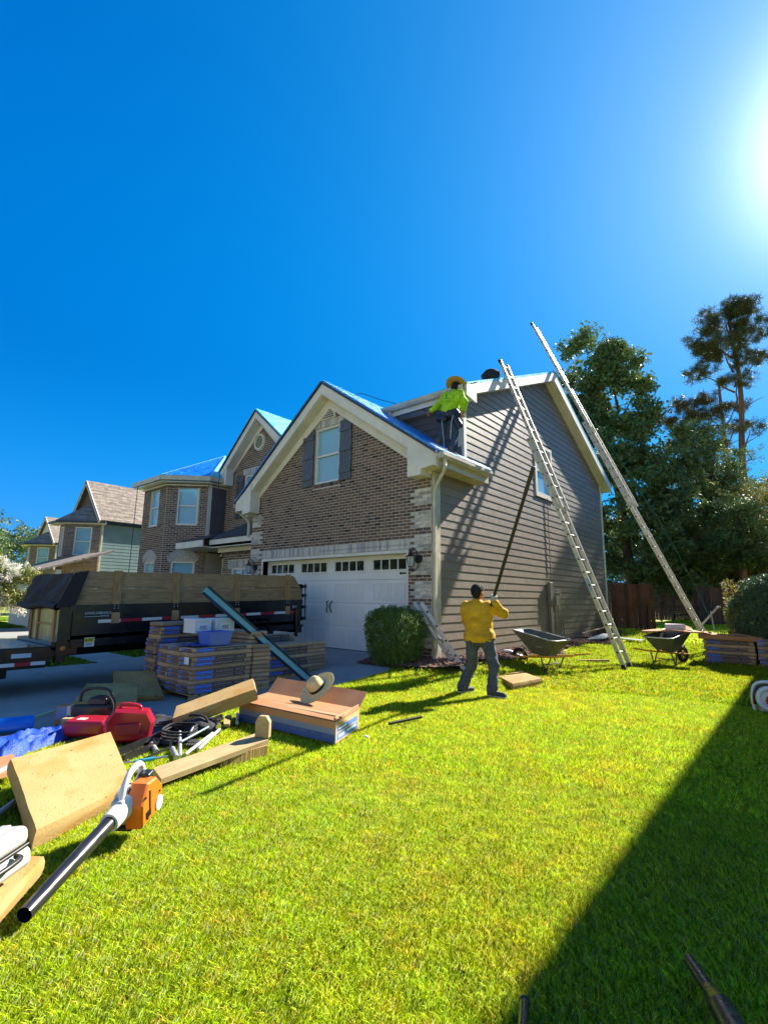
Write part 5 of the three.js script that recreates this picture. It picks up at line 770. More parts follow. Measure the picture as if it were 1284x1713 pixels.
// ------------------------------------------------------------------ hand held leaf blower
{
  const t = thing('leaf_blower', 'orange and white petrol leaf blower with long black tube on the lawn', 'leaf blower');
  const a = V(2.83, -0.245, 7.22), b = V(2.43, -0.13, 6.72);
  part(t, 'tube', [rod(a, b, 0.034, 0.04, 20, true), rod(a.clone().lerp(b, 0.02), a.clone().lerp(b, 0.6), 0.03, 0.034, 20, true), rod(a.clone().lerp(b, 0.6), a.clone().lerp(b, 0.61), 0.032, 0.032, 16)], M.blackPlastic);
  const d = b.clone().sub(a).normalize(), up = V(0, 1, 0), side = d.clone().cross(up).normalize(), top = side.clone().cross(d).normalize(), at = (x, y, z) => b.clone().addScaledVector(d, x * 0.86).addScaledVector(top, y * 0.86).addScaledVector(side, z * 0.86);
  const put = (g, x, y, z) => orient(g.scale(0.86, 0.86, 0.86), d.clone(), top.clone(), side.clone(), at(x, y, z));
  part(t, 'nozzle_cuff', [rod(at(-0.02, 0, 0), at(0.1, 0.0, 0), 0.054, 0.06, 18), rod(at(0.1, 0, 0), at(0.17, 0.01, 0.0), 0.06, 0.075, 18)], M.white);
  part(t, 'fan_housing', [put(metricUV(new THREE.CylinderGeometry(0.13, 0.13, 0.1, 28).rotateX(Math.PI / 2)), 0.25, -0.03, -0.02), put(rbx(0.16, 0.12, 0.09, 0.02), 0.16, 0.02, -0.01)], mat([0.42, 0.42, 0.40], { roughness: 0.45 }));
  part(t, 'engine_cover', [put(prism([[-0.13, -0.12], [0.1, -0.12], [0.14, 0.02], [0.06, 0.11], [-0.06, 0.13], [-0.13, 0.02]], 0.1, [], 0.012), 0.27, 0.0, 0.035)], M.orange);
  part(t, 'cover_grille', [0, 1, 2, 3, 4].map((k) => put(rbx(0.008, 0.05, 0.006, 0.002), 0.18 + k * 0.014, -0.07, 0.15)), M.black);
  part(t, 'starter', [put(new THREE.CylinderGeometry(0.05, 0.05, 0.02, 20).rotateX(Math.PI / 2), 0.36, -0.08, 0.145)], M.white);
  part(t, 'muffler', [put(rbx(0.07, 0.08, 0.08, 0.015), 0.42, -0.02, 0.06), put(rbx(0.05, 0.03, 0.06, 0.01), 0.42, 0.04, 0.06)], M.steel);
  part(t, 'air_filter', [put(rbx(0.09, 0.09, 0.09, 0.02), 0.36, 0.1, 0.05)], M.blackPlastic);
  const P = (x, y, z) => at(x, y, z);
  part(t, 'handle', [tube([P(0.12, 0.06, 0), P(0.16, 0.14, 0), P(0.24, 0.2, 0), P(0.36, 0.2, 0), P(0.4, 0.15, 0), P(0.36, 0.09, 0), P(0.26, 0.08, 0), P(0.18, 0.09, 0)], 0.02, 48, 8)], M.white);
  part(t, 'screw', [[0.17, 0.06], [0.37, 0.0], [0.2, -0.1]].map(([x, y]) => put(new THREE.CylinderGeometry(0.009, 0.009, 0.006, 8).rotateX(Math.PI / 2), x, y, 0.15)), M.black); part(t, 'spark_lead', tube([P(0.34, 0.06, 0.12), P(0.38, 0.02, 0.14), P(0.4, -0.05, 0.12)], 0.006, 12, 5), M.black); part(t, 'fuel_tank', [put(rbx(0.16, 0.06, 0.1, 0.02), 0.3, -0.135, 0.05)], mat([0.35, 0.33, 0.28], { roughness: 0.4 })); part(t, 'stripe_band', [put(rbx(0.02, 0.13, 0.012, 0.003), 0.23, 0.02, 0.146)], M.blackPlastic);
  part(t, 'trigger', [put(rbx(0.04, 0.05, 0.02, 0.006), 0.2, 0.09, 0.03)], M.black);
  part(t, 'foot', [put(rbx(0.24, 0.02, 0.12, 0.008), 0.26, -0.15, 0.0)], M.blackPlastic);
}
// ------------------------------------------------------------------ backpack blower and its tubes at the right edge
{
  const t = thing('backpack_blower', 'white backpack blower with red round intake at the right edge', 'leaf blower', [5.03, -0.31, -0.6], 0.0);
  part(t, 'fan_case', [new THREE.CylinderGeometry(0.17, 0.17, 0.13, 32).rotateX(Math.PI / 2).translate(0.06, 0.19, 0), new THREE.TorusGeometry(0.14, 0.035, 8, 32).translate(0.06, 0.19, 0.06)], mat([0.5, 0.53, 0.57], { roughness: 0.35 }));
  part(t, 'intake', [new THREE.CylinderGeometry(0.075, 0.075, 0.03, 24).rotateX(Math.PI / 2).translate(0.09, 0.165, 0.085), new THREE.TorusGeometry(0.08, 0.012, 8, 28).translate(0.09, 0.165, 0.09)], M.red);
  part(t, 'frame', [tube([[-0.14, 0.02, 0.0], [-0.15, 0.2, 0.0], [-0.1, 0.36, -0.02], [0.1, 0.4, -0.03], [0.25, 0.36, -0.02]], 0.022, 30, 8)], mat([0.5, 0.52, 0.55], { roughness: 0.4 }));
  part(t, 'harness', [tube([[-0.08, 0.34, 0.03], [-0.12, 0.24, 0.05], [-0.13, 0.1, 0.03]], 0.02, 20, 6), tube([[-0.06, 0.33, 0.05], [0.06, 0.36, 0.06], [0.2, 0.33, 0.05]], 0.018, 20, 6)], M.blackPlastic); part(t, 'tank', rbx(0.3, 0.1, 0.16, 0.03).translate(0.06, 0.05, -0.02), mat([0.3, 0.28, 0.25], { roughness: 0.4 }));
  const w = part(t, 'maker_print', new THREE.BoxGeometry(0.11, 0.03, 0.002), mat(0xffffff, { map: cv(128, 36, (x) => { x.fillStyle = '#bcc4cc'; x.fillRect(0, 0, 128, 36); x.fillStyle = '#1a3358'; x.font = 'bold 34px sans-serif'; x.fillText('STIHL', 4, 31, 120); }), roughness: 0.4 })); w.position.set(0.07, 0.29, 0.0665);
}
{ const t = thing('blower_tube', 'tapered black blower tube in the shade at the lower right corner', 'tube'); part(t, 'tube', rod([5.10, -0.24, 5.60], [5.19, -0.22, 5.76], 0.022, 0.024, 16), M.blackPlastic); part(t, 'flared_end', [rod([5.19, -0.22, 5.76], [5.24, -0.2, 5.86], 0.024, 0.04, 16), rod([5.24, -0.2, 5.86], [5.35, -0.17, 6.1], 0.04, 0.045, 16)], M.blackPlastic); }
{ const t = thing('digging_bar', 'black round bar end at the bottom edge on the shadow line', 'bar'); part(t, 'shaft', rod([4.70, -0.24, 6.22], [4.82, -0.2, 6.5], 0.017, 0.018, 14), M.blackPlastic); part(t, 'end_cap', new THREE.SphereGeometry(0.019, 12, 8).translate(4.70, -0.24, 6.22), M.rubber); }
// ------------------------------------------------------------------ wheelbarrows
function barrow(name, label, pos, turn) {
  const t = thing(name, label, 'wheelbarrow', pos, turn);                   // local: wheel toward -x, handles toward +x
  const tm = mat(0xffffff, { map: mottled([90, 93, 82], 0.2, 6, 1.4, 201), roughness: 0.55, metalness: 0.0 }); tm.side = THREE.DoubleSide;
  const top = [[-0.50, 0.76, -0.18], [-0.38, 0.78, -0.32], [0.50, 0.62, -0.35], [0.60, 0.61, -0.26], [0.60, 0.61, 0.26], [0.50, 0.62, 0.35], [-0.38, 0.78, 0.32], [-0.50, 0.76, 0.18]], bot = [[-0.08, 0.32, -0.12], [-0.04, 0.32, -0.16], [0.26, 0.28, -0.18], [0.32, 0.28, -0.14], [0.32, 0.28, 0.14], [0.26, 0.28, 0.18], [-0.04, 0.32, 0.16], [-0.08, 0.32, 0.12]];
  const s = []; for (let i = 0; i < 8; i++) { const j = (i + 1) % 8; s.push(slab([top[i], top[j], bot[j], bot[i]].map((p) => V(...p)), 0.006)); } s.push(slab(bot.map((p) => V(...p)), 0.006)); part(t, 'tray', s, tm);
  part(t, 'tray_rim', [new THREE.TubeGeometry(new THREE.CatmullRomCurve3(top.map((p) => V(...p)), true, 'catmullrom', 0.1), 64, 0.013, 6, true)], M.alu);
  part(t, 'wheel', new THREE.TorusGeometry(0.155, 0.045, 10, 28).translate(-0.46, 0.2, 0), M.rubber); part(t, 'rim', [new THREE.CylinderGeometry(0.05, 0.05, 0.08, 12).rotateX(1.5708).translate(-0.46, 0.2, 0), new THREE.TorusGeometry(0.105, 0.018, 8, 24).translate(-0.46, 0.2, 0), ...[0, 1, 2, 3, 4].map((k) => rod([-0.46, 0.2, 0], [-0.46 + 0.1 * Math.cos(k * 1.257), 0.2 + 0.1 * Math.sin(k * 1.257), 0], 0.012))], M.alu);
  const wy = mat(0xffffff, { map: woodGrain([206, 150, 40], 0.15, 211), roughness: 0.6 });
  for (const z of [-1, 1]) { part(t, 'handle', [bar([-0.55, 0.2, z * 0.1], [0.55, 0.30, z * 0.26], 0.04, 0.035, V(0, 1, 0), 0.006), bar([0.55, 0.30, z * 0.26], [0.98, 0.37, z * 0.31], 0.038, 0.034, V(0, 1, 0), 0.006)], wy); part(t, 'leg', [bar([0.2, 0.28, z * 0.22], [0.3, 0.02, z * 0.25], 0.03, 0.012), bar([0.45, 0.3, z * 0.24], [0.33, 0.02, z * 0.25], 0.03, 0.012), bar([0.27, 0.01, z * 0.25], [0.37, 0.01, z * 0.25], 0.035, 0.014)], tm); part(t, 'brace', bar([-0.3, 0.26, z * 0.12], [-0.2, 0.44, z * 0.2], 0.03, 0.01), tm); }
  part(t, 'leg_bar', bar([0.32, 0.13, -0.25], [0.32, 0.13, 0.25], 0.07, 0.01), tm);
  const dm = part(t, 'faded_print', new THREE.BoxGeometry(0.16, 0.045, 0.002), mat(0xffffff, { map: cv(128, 36, (x) => { x.fillStyle = '#56594e'; x.fillRect(0, 0, 128, 36); x.fillStyle = '#a08a2c'; x.font = 'bold 30px sans-serif'; x.fillText('JACKSON', 2, 29, 124); }), roughness: 0.6 })); dm.position.set(0.22, 0.47, 0.285); dm.rotation.set(-0.48, 0, -0.1);
  return t;
}
barrow('wheelbarrow', 'empty grey wheelbarrow with yellow handles beside the grey house wall', [1.16, -0.265, -2.2], -0.18);
{
  barrow('wheelbarrow', 'loaded grey wheelbarrow seen end on before the shingle pile', [3.02, -0.29, -5.45], -1.9);
  solo('plywood_panel', 'warped pale panel lying across the loaded wheelbarrow', 'panel', (() => { const g = new THREE.BoxGeometry(1.25, 0.03, 0.6, 24, 1, 8), p = g.attributes.position; for (let i = 0; i < p.count; i++) { const x = p.getX(i); p.setY(i, p.getY(i) - 0.09 * x * x + 0.012 * Math.sin(x * 9 + p.getZ(i) * 5)); } g.computeVertexNormals(); metricUV(g.rotateY(0.2).rotateZ(0.02)); return g.translate(3.05, 0.475, -5.5); })(), M.card);
  const t = thing('wrapped_bundle', 'plastic wrapped pale bundle on the panel over the loaded wheelbarrow', 'bundle', [3.12, 0.485, -5.55], 0.2); part(t, 'bundle', bundleGeo(9).clone().rotateY(1.57).scale(0.42, 2.4, 0.8).translate(0, 0.08, 0), mat([0.55, 0.48, 0.5], { roughness: 0.35 })); part(t, 'loose_flap', slab([[0.2, 0.03, 0.1], [0.34, 0.0, 0.1], [0.34, 0.06, -0.1], [0.2, 0.12, -0.1]], 0.01), M.card);
}
// ------------------------------------------------------------------ ladders
function ladder(name, label, foot, top, width, split, lower) {
  const t = thing(name, label, 'ladder'), F = V(...foot), T = V(...top), d = T.clone().sub(F), L = d.length(); d.normalize(); const w = V(...width), wl = w.length(); w.normalize(); const out = w.clone().cross(d).normalize(); if (out.x < 0) out.negate();
  const at = (s, k, o) => F.clone().addScaledVector(d, s).addScaledVector(w, k).addScaledVector(out, o);
  const sec = (s0, s1, o, hw, rw) => { for (const k of [-1, 1]) { const a = at(s0, k * hw, o), b = at(s1, k * hw, o); part(t, 'rail', [bar(a, b, 0.006, rw, out.clone().cross(V(0, 0, 0)).lengthSq() ? out : out), ...[-1, 1].map((e) => bar(a.clone().addScaledVector(out, e * rw / 2).addScaledVector(w, -k * 0.012), b.clone().addScaledVector(out, e * rw / 2).addScaledVector(w, -k * 0.012), 0.03, 0.006, out))].map((g) => g), M.alu); }
    for (let s = Math.ceil(s0 / 0.305) * 0.305 + 0.06; s < s1 - 0.05; s += 0.305) { const r = part(t, 'rung', rod(at(s, -hw, o), at(s, hw, o), 0.017, 0.017, 10), M.alu); part(r, 'rung_ends', [-1, 1].map((k) => rod(at(s, k * (hw + 0.004), o), at(s, k * (hw + 0.016), o), 0.02, 0.02, 10)), M.black); } };
  const hw = wl / 2; if (!split) sec(0, L, 0, hw, 0.07);
  else { sec(0.04, L * split, 0, hw, 0.085); sec(L * lower, L, -0.09 * 0 + 0.085, hw - 0.035, 0.075); for (const k of [-1, 1]) { part(t, 'foot', [bar(at(-0.02, k * hw, 0), at(0.1, k * hw, 0), 0.05, 0.09, out, 0.006)], M.rubber); part(t, 'end_cap', [bar(at(L - 0.06, k * (hw - 0.035), 0.085), at(L + 0.02, k * (hw - 0.035), 0.085), 0.045, 0.08, out, 0.006)], M.rubber); part(t, 'lock', [bar(at(L * lower + 0.1, k * (hw - 0.05), 0.04), at(L * lower + 0.3, k * (hw - 0.05), 0.04), 0.04, 0.05, out)], M.steel); } }
  return { t, at, L };
}
const L1 = ladder('extension_ladder', 'aluminium extension ladder leaning on the near roof edge of the grey side wall', [2.44, -0.30, -3.9], [0.19, 7.08, -2.83], [0, 0.0, 0.48], 0.72, 0.48);
part(L1.t, 'blue_sticker', bar(L1.at(1.75, 0.246, 0), L1.at(2.05, 0.246, 0), 0.006, 0.05, V(1, 0.3, 0)), mat([0.1, 0.3, 0.55], { roughness: 0.4 }));
const L2 = ladder('extension_ladder', 'tall extension ladder reaching past the roof peak of the grey side wall', [3.6, -0.22, -7.7], [-0.32, 9.82, -6.14], [0.0, 0, 0.46], 0.66, 0.4);
{ // stand off arm and hanging rope on the tall ladder
  part(L2.t, 'stand_off_arm', [rod(L2.at(0.75, 0, -0.03), V(3.78, 1.02, -7.5), 0.025), rod(V(3.78, 1.02, -7.58), V(3.83, 1.03, -7.42), 0.035), rod(V(3.62, 0.9, -7.5), V(3.66, 0.2, -7.6), 0.014)], M.alu);
  part(L2.t, 'rope', tube([L2.at(8.8, -0.1, 0.12), L2.at(6, -0.1, 0.3), L2.at(3, -0.1, 0.42), L2.at(0.6, -0.1, 0.3)], 0.008, 40, 5), mat([0.02, 0.14, 0.12], { roughness: 0.8 }));
}
ladder('step_ladder_section', 'short aluminium ladder section leaning against the clipped bush', [0.66, -0.16, 0.02], [-0.05, 1.08, 0.42], [0.33, 0, 0.22]);
// ------------------------------------------------------------------ bits on the back lawn
{ const f = (n, l, c, pts, m) => solo(n, l, c, slab(pts, 0.012), m); 
  f('sheet_metal', 'pale blue metal offcut leaning in the mulch under the side wall', 'metal sheet', [[0.35, 0.0, -7.6], [0.75, 0.02, -7.9], [0.85, 0.14, -8.9], [0.5, 0.12, -8.7]], mat([0.42, 0.5, 0.52], { roughness: 0.35 }));
  f('sheet_metal', 'long grey green metal trim lying on the grass past the side wall', 'metal sheet', [[0.9, 0.02, -8.6], [1.7, 0.0, -8.3], [1.75, 0.02, -8.5], [0.95, 0.04, -8.8]], mat([0.3, 0.36, 0.33], { roughness: 0.4 }));
  solo('wooden_lath', 'pale wooden lath resting on the mulch by the side wall', 'lath', bar([0.25, 0.17, -7.6], [0.35, 0.28, -9.6], 0.06, 0.02), M.plank);
  solo('wooden_lath', 'short wooden batten lying on the lawn left of the ladder foot', 'batten', bar([1.35, -0.23, -3.9], [1.85, -0.24, -4.6], 0.06, 0.04), M.trailerPost);
  solo('plastic_scrap', 'crumpled clear plastic scrap on the mulch by the empty wheelbarrow', 'plastic', [new THREE.IcosahedronGeometry(0.09, 1).scale(1.5, 0.5, 1).translate(0.42, 0.02, -2.3)], mat([0.5, 0.52, 0.56], { roughness: 0.25 })); }
// safety rope over the garage roof, ropes hanging from the eaves, roll of felt by the near rake
solo('safety_rope', 'dark safety rope running from the roof worker over the garage gable', 'rope', tube([[-0.42, 5.33, -0.62], [-0.9, 5.55, -0.95], [-2.16, 6.12, -0.95], [-3.0, 6.5, -0.9], [-3.6, 6.1, -2.2]], 0.01, 40, 5), M.drip);
solo('hanging_rope', 'thin dark rope hanging from the left bay roof corner', 'rope', rod([-12.6, 5.1, 0.52], [-12.56, -0.3, 0.56], 0.012), M.black);
solo('hanging_rope', 'thin dark rope hanging in the corner beside the bay', 'rope', rod([-9.05, 5.2, -0.62], [-8.95, 3.3, -0.5], 0.012), M.black);
{ const t = thing('felt_heap', 'black heap of roofing felt on the near roof edge', 'felt heap', [-0.06, 6.88, -2.75]); part(t, 'felt', [(() => { const g = new THREE.SphereGeometry(0.2, 24, 14), p = g.attributes.position; for (let i = 0; i < p.count; i++) { const x = p.getX(i), y = p.getY(i), z = p.getZ(i), k = 1 + 0.22 * perlin.noise(x * 6, y * 6, z * 6); p.setXYZ(i, x * 1.25 * k, y * 0.8 * k - 0.04, z * k); } g.computeVertexNormals(); return metricUV(g); })()], M.rubber); }
solo('roof_jack', 'small dark metal bracket on the roof corner above the worker', 'bracket', [slab([[0.1, 5.84, -0.93], [0.3, 5.84, -0.93], [0.2, 5.98, -1.05]], 0.02), slab([[0.1, 5.84, -1.2], [0.2, 5.98, -1.05], [0.3, 5.84, -1.2]], 0.02)], M.drip);
// ------------------------------------------------------------------ people: one smooth field per surface, meshed with surface nets
function surfaceNet(f, lo, hi, h) {
  const n = [0, 1, 2].map((k) => Math.ceil((hi[k] - lo[k]) / h) + 1), [nx, ny, nz] = n, F = new Float32Array(nx * ny * nz), at = (i, j, k) => i + nx * (j + ny * k);
  for (let k = 0; k < nz; k++) for (let j = 0; j < ny; j++) for (let i = 0; i < nx; i++) F[at(i, j, k)] = f(lo[0] + i * h, lo[1] + j * h, lo[2] + k * h);
  const id = new Int32Array(nx * ny * nz).fill(-1), P = [], I = [];
  for (let k = 0; k + 1 < nz; k++) for (let j = 0; j + 1 < ny; j++) for (let i = 0; i + 1 < nx; i++) {
    let c = 0, x = 0, y = 0, z = 0, m = 0; for (let b = 0; b < 8; b++) if (F[at(i + (b & 1), j + (b >> 1 & 1), k + (b >> 2))] < 0) m |= 1 << b; if (m === 0 || m === 255) continue;
    for (let a = 0; a < 8; a++) for (const e of [1, 2, 4]) { if (a & e) continue; const b = a | e, va = F[at(i + (a & 1), j + (a >> 1 & 1), k + (a >> 2))], vb = F[at(i + (b & 1), j + (b >> 1 & 1), k + (b >> 2))]; if ((va < 0) === (vb < 0)) continue; const t = va / (va - vb); x += (a & 1) + t * (e === 1 ? 1 : 0); y += (a >> 1 & 1) + t * (e === 2 ? 1 : 0); z += (a >> 2) + t * (e === 4 ? 1 : 0); c++; }
    id[at(i, j, k)] = P.length / 3; P.push(lo[0] + (i + x / c) * h, lo[1] + (j + y / c) * h, lo[2] + (k + z / c) * h);
  }
  for (let k = 1; k + 1 < nz; k++) for (let j = 1; j + 1 < ny; j++) for (let i = 1; i + 1 < nx; i++) {
    const s = F[at(i, j, k)] < 0; const quad = (a, b, c, d, flip) => { if (a < 0 || b < 0 || c < 0 || d < 0) return; flip ? I.push(a, c, b, a, d, c) : I.push(a, b, c, a, c, d); };
    if (s !== F[at(i + 1, j, k)] < 0) quad(id[at(i, j - 1, k - 1)], id[at(i, j, k - 1)], id[at(i, j, k)], id[at(i, j - 1, k)], !s);
    if (s !== F[at(i, j + 1, k)] < 0) quad(id[at(i - 1, j, k - 1)], id[at(i - 1, j, k)], id[at(i, j, k)], id[at(i, j, k - 1)], !s);
    if (s !== F[at(i, j, k + 1)] < 0) quad(id[at(i - 1, j - 1, k)], id[at(i, j - 1, k)], id[at(i, j, k)], id[at(i - 1, j, k)], !s);
  }
  const g = new THREE.BufferGeometry(); g.setAttribute('position', new THREE.Float32BufferAttribute(P, 3)); g.setIndex(I); g.computeVertexNormals();
  const uv = new Float32Array(P.length / 3 * 2); for (let i = 0; i < P.length / 3; i++) { uv[i * 2] = P[i * 3] + P[i * 3 + 2]; uv[i * 2 + 1] = P[i * 3 + 1]; } g.setAttribute('uv', new THREE.BufferAttribute(uv, 2)); return g;
}
const capsule = (x, y, z, a, b, ra, rb, fl = 1) => { const ux = b.x - a.x, uy = b.y - a.y, uz = b.z - a.z, L = ux * ux + uy * uy + uz * uz; let t = L ? ((x - a.x) * ux + (y - a.y) * uy + (z - a.z) * uz) / L : 0; t = t < 0 ? 0 : t > 1 ? 1 : t; const dx = x - a.x - ux * t, dy = y - a.y - uy * t, dz = z - a.z - uz * t; return Math.sqrt(dx * dx + dy * dy + dz * dz) - (ra + (rb - ra) * t); };
// bones: [a, b, ra, rb]; extra(x,y,z) adds wrinkles
function field(bones, k, grow = 0, wr = 0, fr = 30) {
  return (x, y, z) => { let d = 9; for (const [a, b, ra, rb] of bones) { const q = capsule(x, y, z, a, b, ra + grow, rb + grow), h = Math.max(k - Math.abs(d - q), 0) / k; d = Math.min(d, q) - h * h * k * 0.25; } return d - (wr ? wr * (perlin.noise(x * fr, y * fr * 0.8, z * fr) + 0.5 * perlin.noise(x * fr * 2, y * fr * 1.2, z * fr * 2)) : 0); };
}
function boneBox(bones, m) { const lo = [9e9, 9e9, 9e9], hi = [-9e9, -9e9, -9e9]; for (const [a, b, ra, rb] of bones) for (const p of [a, b]) ['x', 'y', 'z'].forEach((c, i) => { const r = Math.max(ra, rb) + m; lo[i] = Math.min(lo[i], p[c] - r); hi[i] = Math.max(hi[i], p[c] + r); }); return [lo, hi]; }
function net(bones, k, h, grow = 0, wr = 0, cut, fr) { const f = field(bones, k, grow, wr, fr), [lo, hi] = boneBox(bones, grow + 0.03), g = cut ? (x, y, z) => Math.max(f(x, y, z), cut(x, y, z)) : f; return surfaceNet(g, lo, hi, h); }
// a gripping hand: palm + four curled fingers + thumb around a pole through c with direction p; q points from pole to palm, s along the knuckles
function gripHand(c, p, q, wrist) {
  const s = p, t = q.clone().cross(s).normalize(), B = [], at = (a, b, d) => c.clone().addScaledVector(q, a).addScaledVector(t, b).addScaledVector(s, d);
  B.push([wrist, at(0.042, 0, 0), 0.027, 0.03], [at(0.04, 0.0, -0.03), at(0.04, 0.0, 0.032), 0.018, 0.018]);
  const len = [0.9, 1, 0.96, 0.8];
  for (let i = 0; i < 4; i++) { const d = 0.036 - i * 0.022, l = len[i]; const a = at(0.036, -0.018, d), b = at(0.012, -0.042 * l, d), e = at(-0.028, -0.032 * l, d), f = at(-0.034, 0.004, d + 0.002); B.push([a, b, 0.0105, 0.0098], [b, e, 0.0098, 0.009], [e, f, 0.009, 0.0078]); }
  B.push([at(0.04, 0.016, 0.02), at(0.012, 0.04, 0.034), 0.014, 0.011], [at(0.012, 0.04, 0.034), at(-0.026, 0.03, 0.04), 0.011, 0.009]);
  return B;
}
function headBones(c, up, fw) { const r = up.clone().cross(fw).normalize(), at = (a, b, d) => c.clone().addScaledVector(r, a).addScaledVector(up, b).addScaledVector(fw, d); return { B: [[at(0, 0.03, -0.015), at(0, 0.03, 0.02), 0.088, 0.083], [at(0, -0.05, 0.045), at(0, -0.09, 0.055), 0.058, 0.04], [at(0.078, -0.01, -0.005), at(0.08, -0.045, 0.0), 0.016, 0.012], [at(-0.078, -0.01, -0.005), at(-0.08, -0.045, 0.0), 0.016, 0.012], [at(0, 0.0, 0.1), at(0, -0.035, 0.118), 0.011, 0.015]], at, r }; }
const skin = mat(0xffffff, { map: mottled([168, 116, 88], 0.06, 8, 6, 221), roughness: 0.6 });
const hairM = mat([0.006, 0.005, 0.005], { roughness: 0.85, bumpMap: fine, bumpScale: 0.006 });
const gloveM = mat(0xffffff, { map: mottled([176, 172, 164], 0.15, 8, 8, 223), roughness: 0.85 });
const eyeM = mat([0.03, 0.02, 0.015], { roughness: 0.2 });
function shirtMat(c, s) { return mat(0xffffff, { map: mottled(c, 0.2, 6, 2.2, s), roughness: 0.85, bumpMap: fine, bumpScale: 0.003 }); }
// --- worker on the lawn, seen from behind, holding a long dark pole
const poleA = V(1.52, 0.53, 0.82), poleB = V(2.8, 3.02, 1.5);
{
  const t = thing('person', 'person in yellow shirt and grey trousers on the lawn holding up a dark pole', 'person');
  const pd = poleB.clone().sub(poleA).normalize(), grip = poleA.clone().addScaledVector(pd, 0.74), grip2 = poleA.clone().addScaledVector(pd, 0.22);
  const hipC = V(1.59, 0.56, 1.0), chest = V(1.53, 0.93, 0.98), neck = V(1.545, 1.12, 0.985), head = V(1.56, 1.255, 0.965);
  const sL = V(1.40, 1.02, 1.07), sR = V(1.71, 1.03, 0.92), eR = V(1.93, 0.93, 0.84), wR = grip.clone().add(V(0.035, -0.07, 0.02)), eL = V(1.32, 0.80, 0.94), wL = grip2.clone().add(V(-0.06, 0.0, -0.02));
  const hL = V(1.50, 0.54, 1.04), hR = V(1.69, 0.54, 0.96), kL = V(1.42, 0.12, 0.97), kR = V(1.80, 0.14, 0.95), aL = V(1.30, -0.22, 1.06), aR = V(1.80, -0.225, 1.02);
  const up = V(-0.05, 0.99, 0.08).normalize(), fw = V(0.25, 0.2, -0.95).normalize(), H = headBones(head, up, fw);
  const q1 = V(0.35, 0, 0.9).addScaledVector(pd, -V(0.35, 0, 0.9).dot(pd)).normalize(), q2 = V(-0.9, 0, -0.2).addScaledVector(pd, -V(-0.9, 0, -0.2).dot(pd)).normalize();
  const hand1 = gripHand(grip, pd, q1, wR), hand2 = gripHand(grip2, pd, q2, wL);
  const torso = [[hL, hR, 0.115, 0.115], [hipC, chest, 0.125, 0.135], [V(1.45, 0.93, 1.04), V(1.66, 0.93, 0.94), 0.11, 0.11], [V(1.46, 0.93, 1.04), V(1.50, 0.58, 1.03), 0.11, 0.115], [V(1.65, 0.93, 0.94), V(1.66, 0.58, 0.96), 0.11, 0.115], [sL, sR, 0.075, 0.075], [chest, neck, 0.11, 0.055], [neck, head, 0.052, 0.055]];
  const armR = [[sR, eR, 0.06, 0.046], [eR, wR, 0.044, 0.031]], armL = [[sL, eL, 0.06, 0.046], [eL, wL, 0.044, 0.031]];
  const legs = [[hL, kL, 0.092, 0.062], [kL, aL, 0.058, 0.042], [hR, kR, 0.092, 0.062], [kR, aR, 0.058, 0.042]];
  const fL = [[aL, aL.clone().add(V(0.06, -0.05, -0.14)), 0.045, 0.03]], fR = [[aR, aR.clone().add(V(0.17, -0.05, 0.0)), 0.045, 0.03]];
  const body = merge([net([...torso, ...armR, ...armL, ...legs, ...fL, ...fR], 0.05, 0.013), net([...H.B, [neck, head, 0.05, 0.055]], 0.03, 0.006), net(hand2, 0.012, 0.0035)].map(norm));
  part(t, 'body', body, skin);
  const flare = [[aR.clone().lerp(kR, 0.4), aR.clone().add(V(0, -0.01, 0)), 0.066, 0.074], [aL.clone().lerp(kL, 0.4), aL.clone().add(V(0, -0.01, 0)), 0.066, 0.074]];
  part(t, 'shirt', [net([...torso.slice(1, 7), ...armR.map(([a, b, x, y]) => [a, b, x + 0.008, y + 0.01]), ...armL.map(([a, b, x, y]) => [a, b, x + 0.008, y + 0.01]), [hipC.clone().add(V(-0.09, 0.0, 0.04)), hipC.clone().add(V(0.09, 0.0, -0.04)), 0.13, 0.13]], 0.06, 0.009, 0.012, 0.011, (x, y, z) => Math.max(0.485 - y, y > 1.09 && Math.hypot(x - 1.545, z - 0.985) < 0.058 ? 0.01 : -1), 12)], shirtMat([196, 148, 16], 231));
  part(t, 'trousers', [net([...legs.map(([a, b, x, y]) => [a, b, x + 0.008, y + 0.014]), ...flare, torso[0], [hL, hipC, 0.11, 0.11]], 0.045, 0.0095, 0.01, 0.010, (x, y, z) => Math.max(y - 0.545, -0.262 - y), 19)], mat(0xffffff, { map: mottled([70, 74, 84], 0.2, 10, 2, 233), roughness: 0.9, bumpMap: fine, bumpScale: 0.004 }));
  part(t, 'belt', [net([[hL.clone().setY(0.54), hR.clone().setY(0.54), 0.13, 0.13]], 0.03, 0.01, 0.008, 0, (x, y, z) => Math.max(y - 0.56, 0.525 - y))], M.black);
  part(t, 'hair', [net([[H.at(0, 0.045, -0.02), H.at(0, 0.05, 0.015), 0.098, 0.09], [H.at(0, -0.01, -0.05), H.at(0, -0.055, -0.045), 0.07, 0.055]], 0.04, 0.006, 0.0, 0.006, (x, y, z) => (V(x, y, z).sub(head).dot(fw) - 0.055 - 0.4 * Math.max(0, V(x, y, z).sub(head).dot(up) - 0.05)), 60)], hairM);
  for (const s of [-1, 1]) part(t, 'eye', new THREE.SphereGeometry(0.011, 8, 6).translate(...H.at(s * 0.033, 0.01, 0.088).toArray()), eyeM); part(t, 'mouth', bar(H.at(-0.022, -0.072, 0.103), H.at(0.022, -0.072, 0.103), 0.008, 0.008), mat([0.3, 0.1, 0.08]));
  part(t, 'work_glove', [net(hand1, 0.012, 0.0035, 0.002)], gloveM);
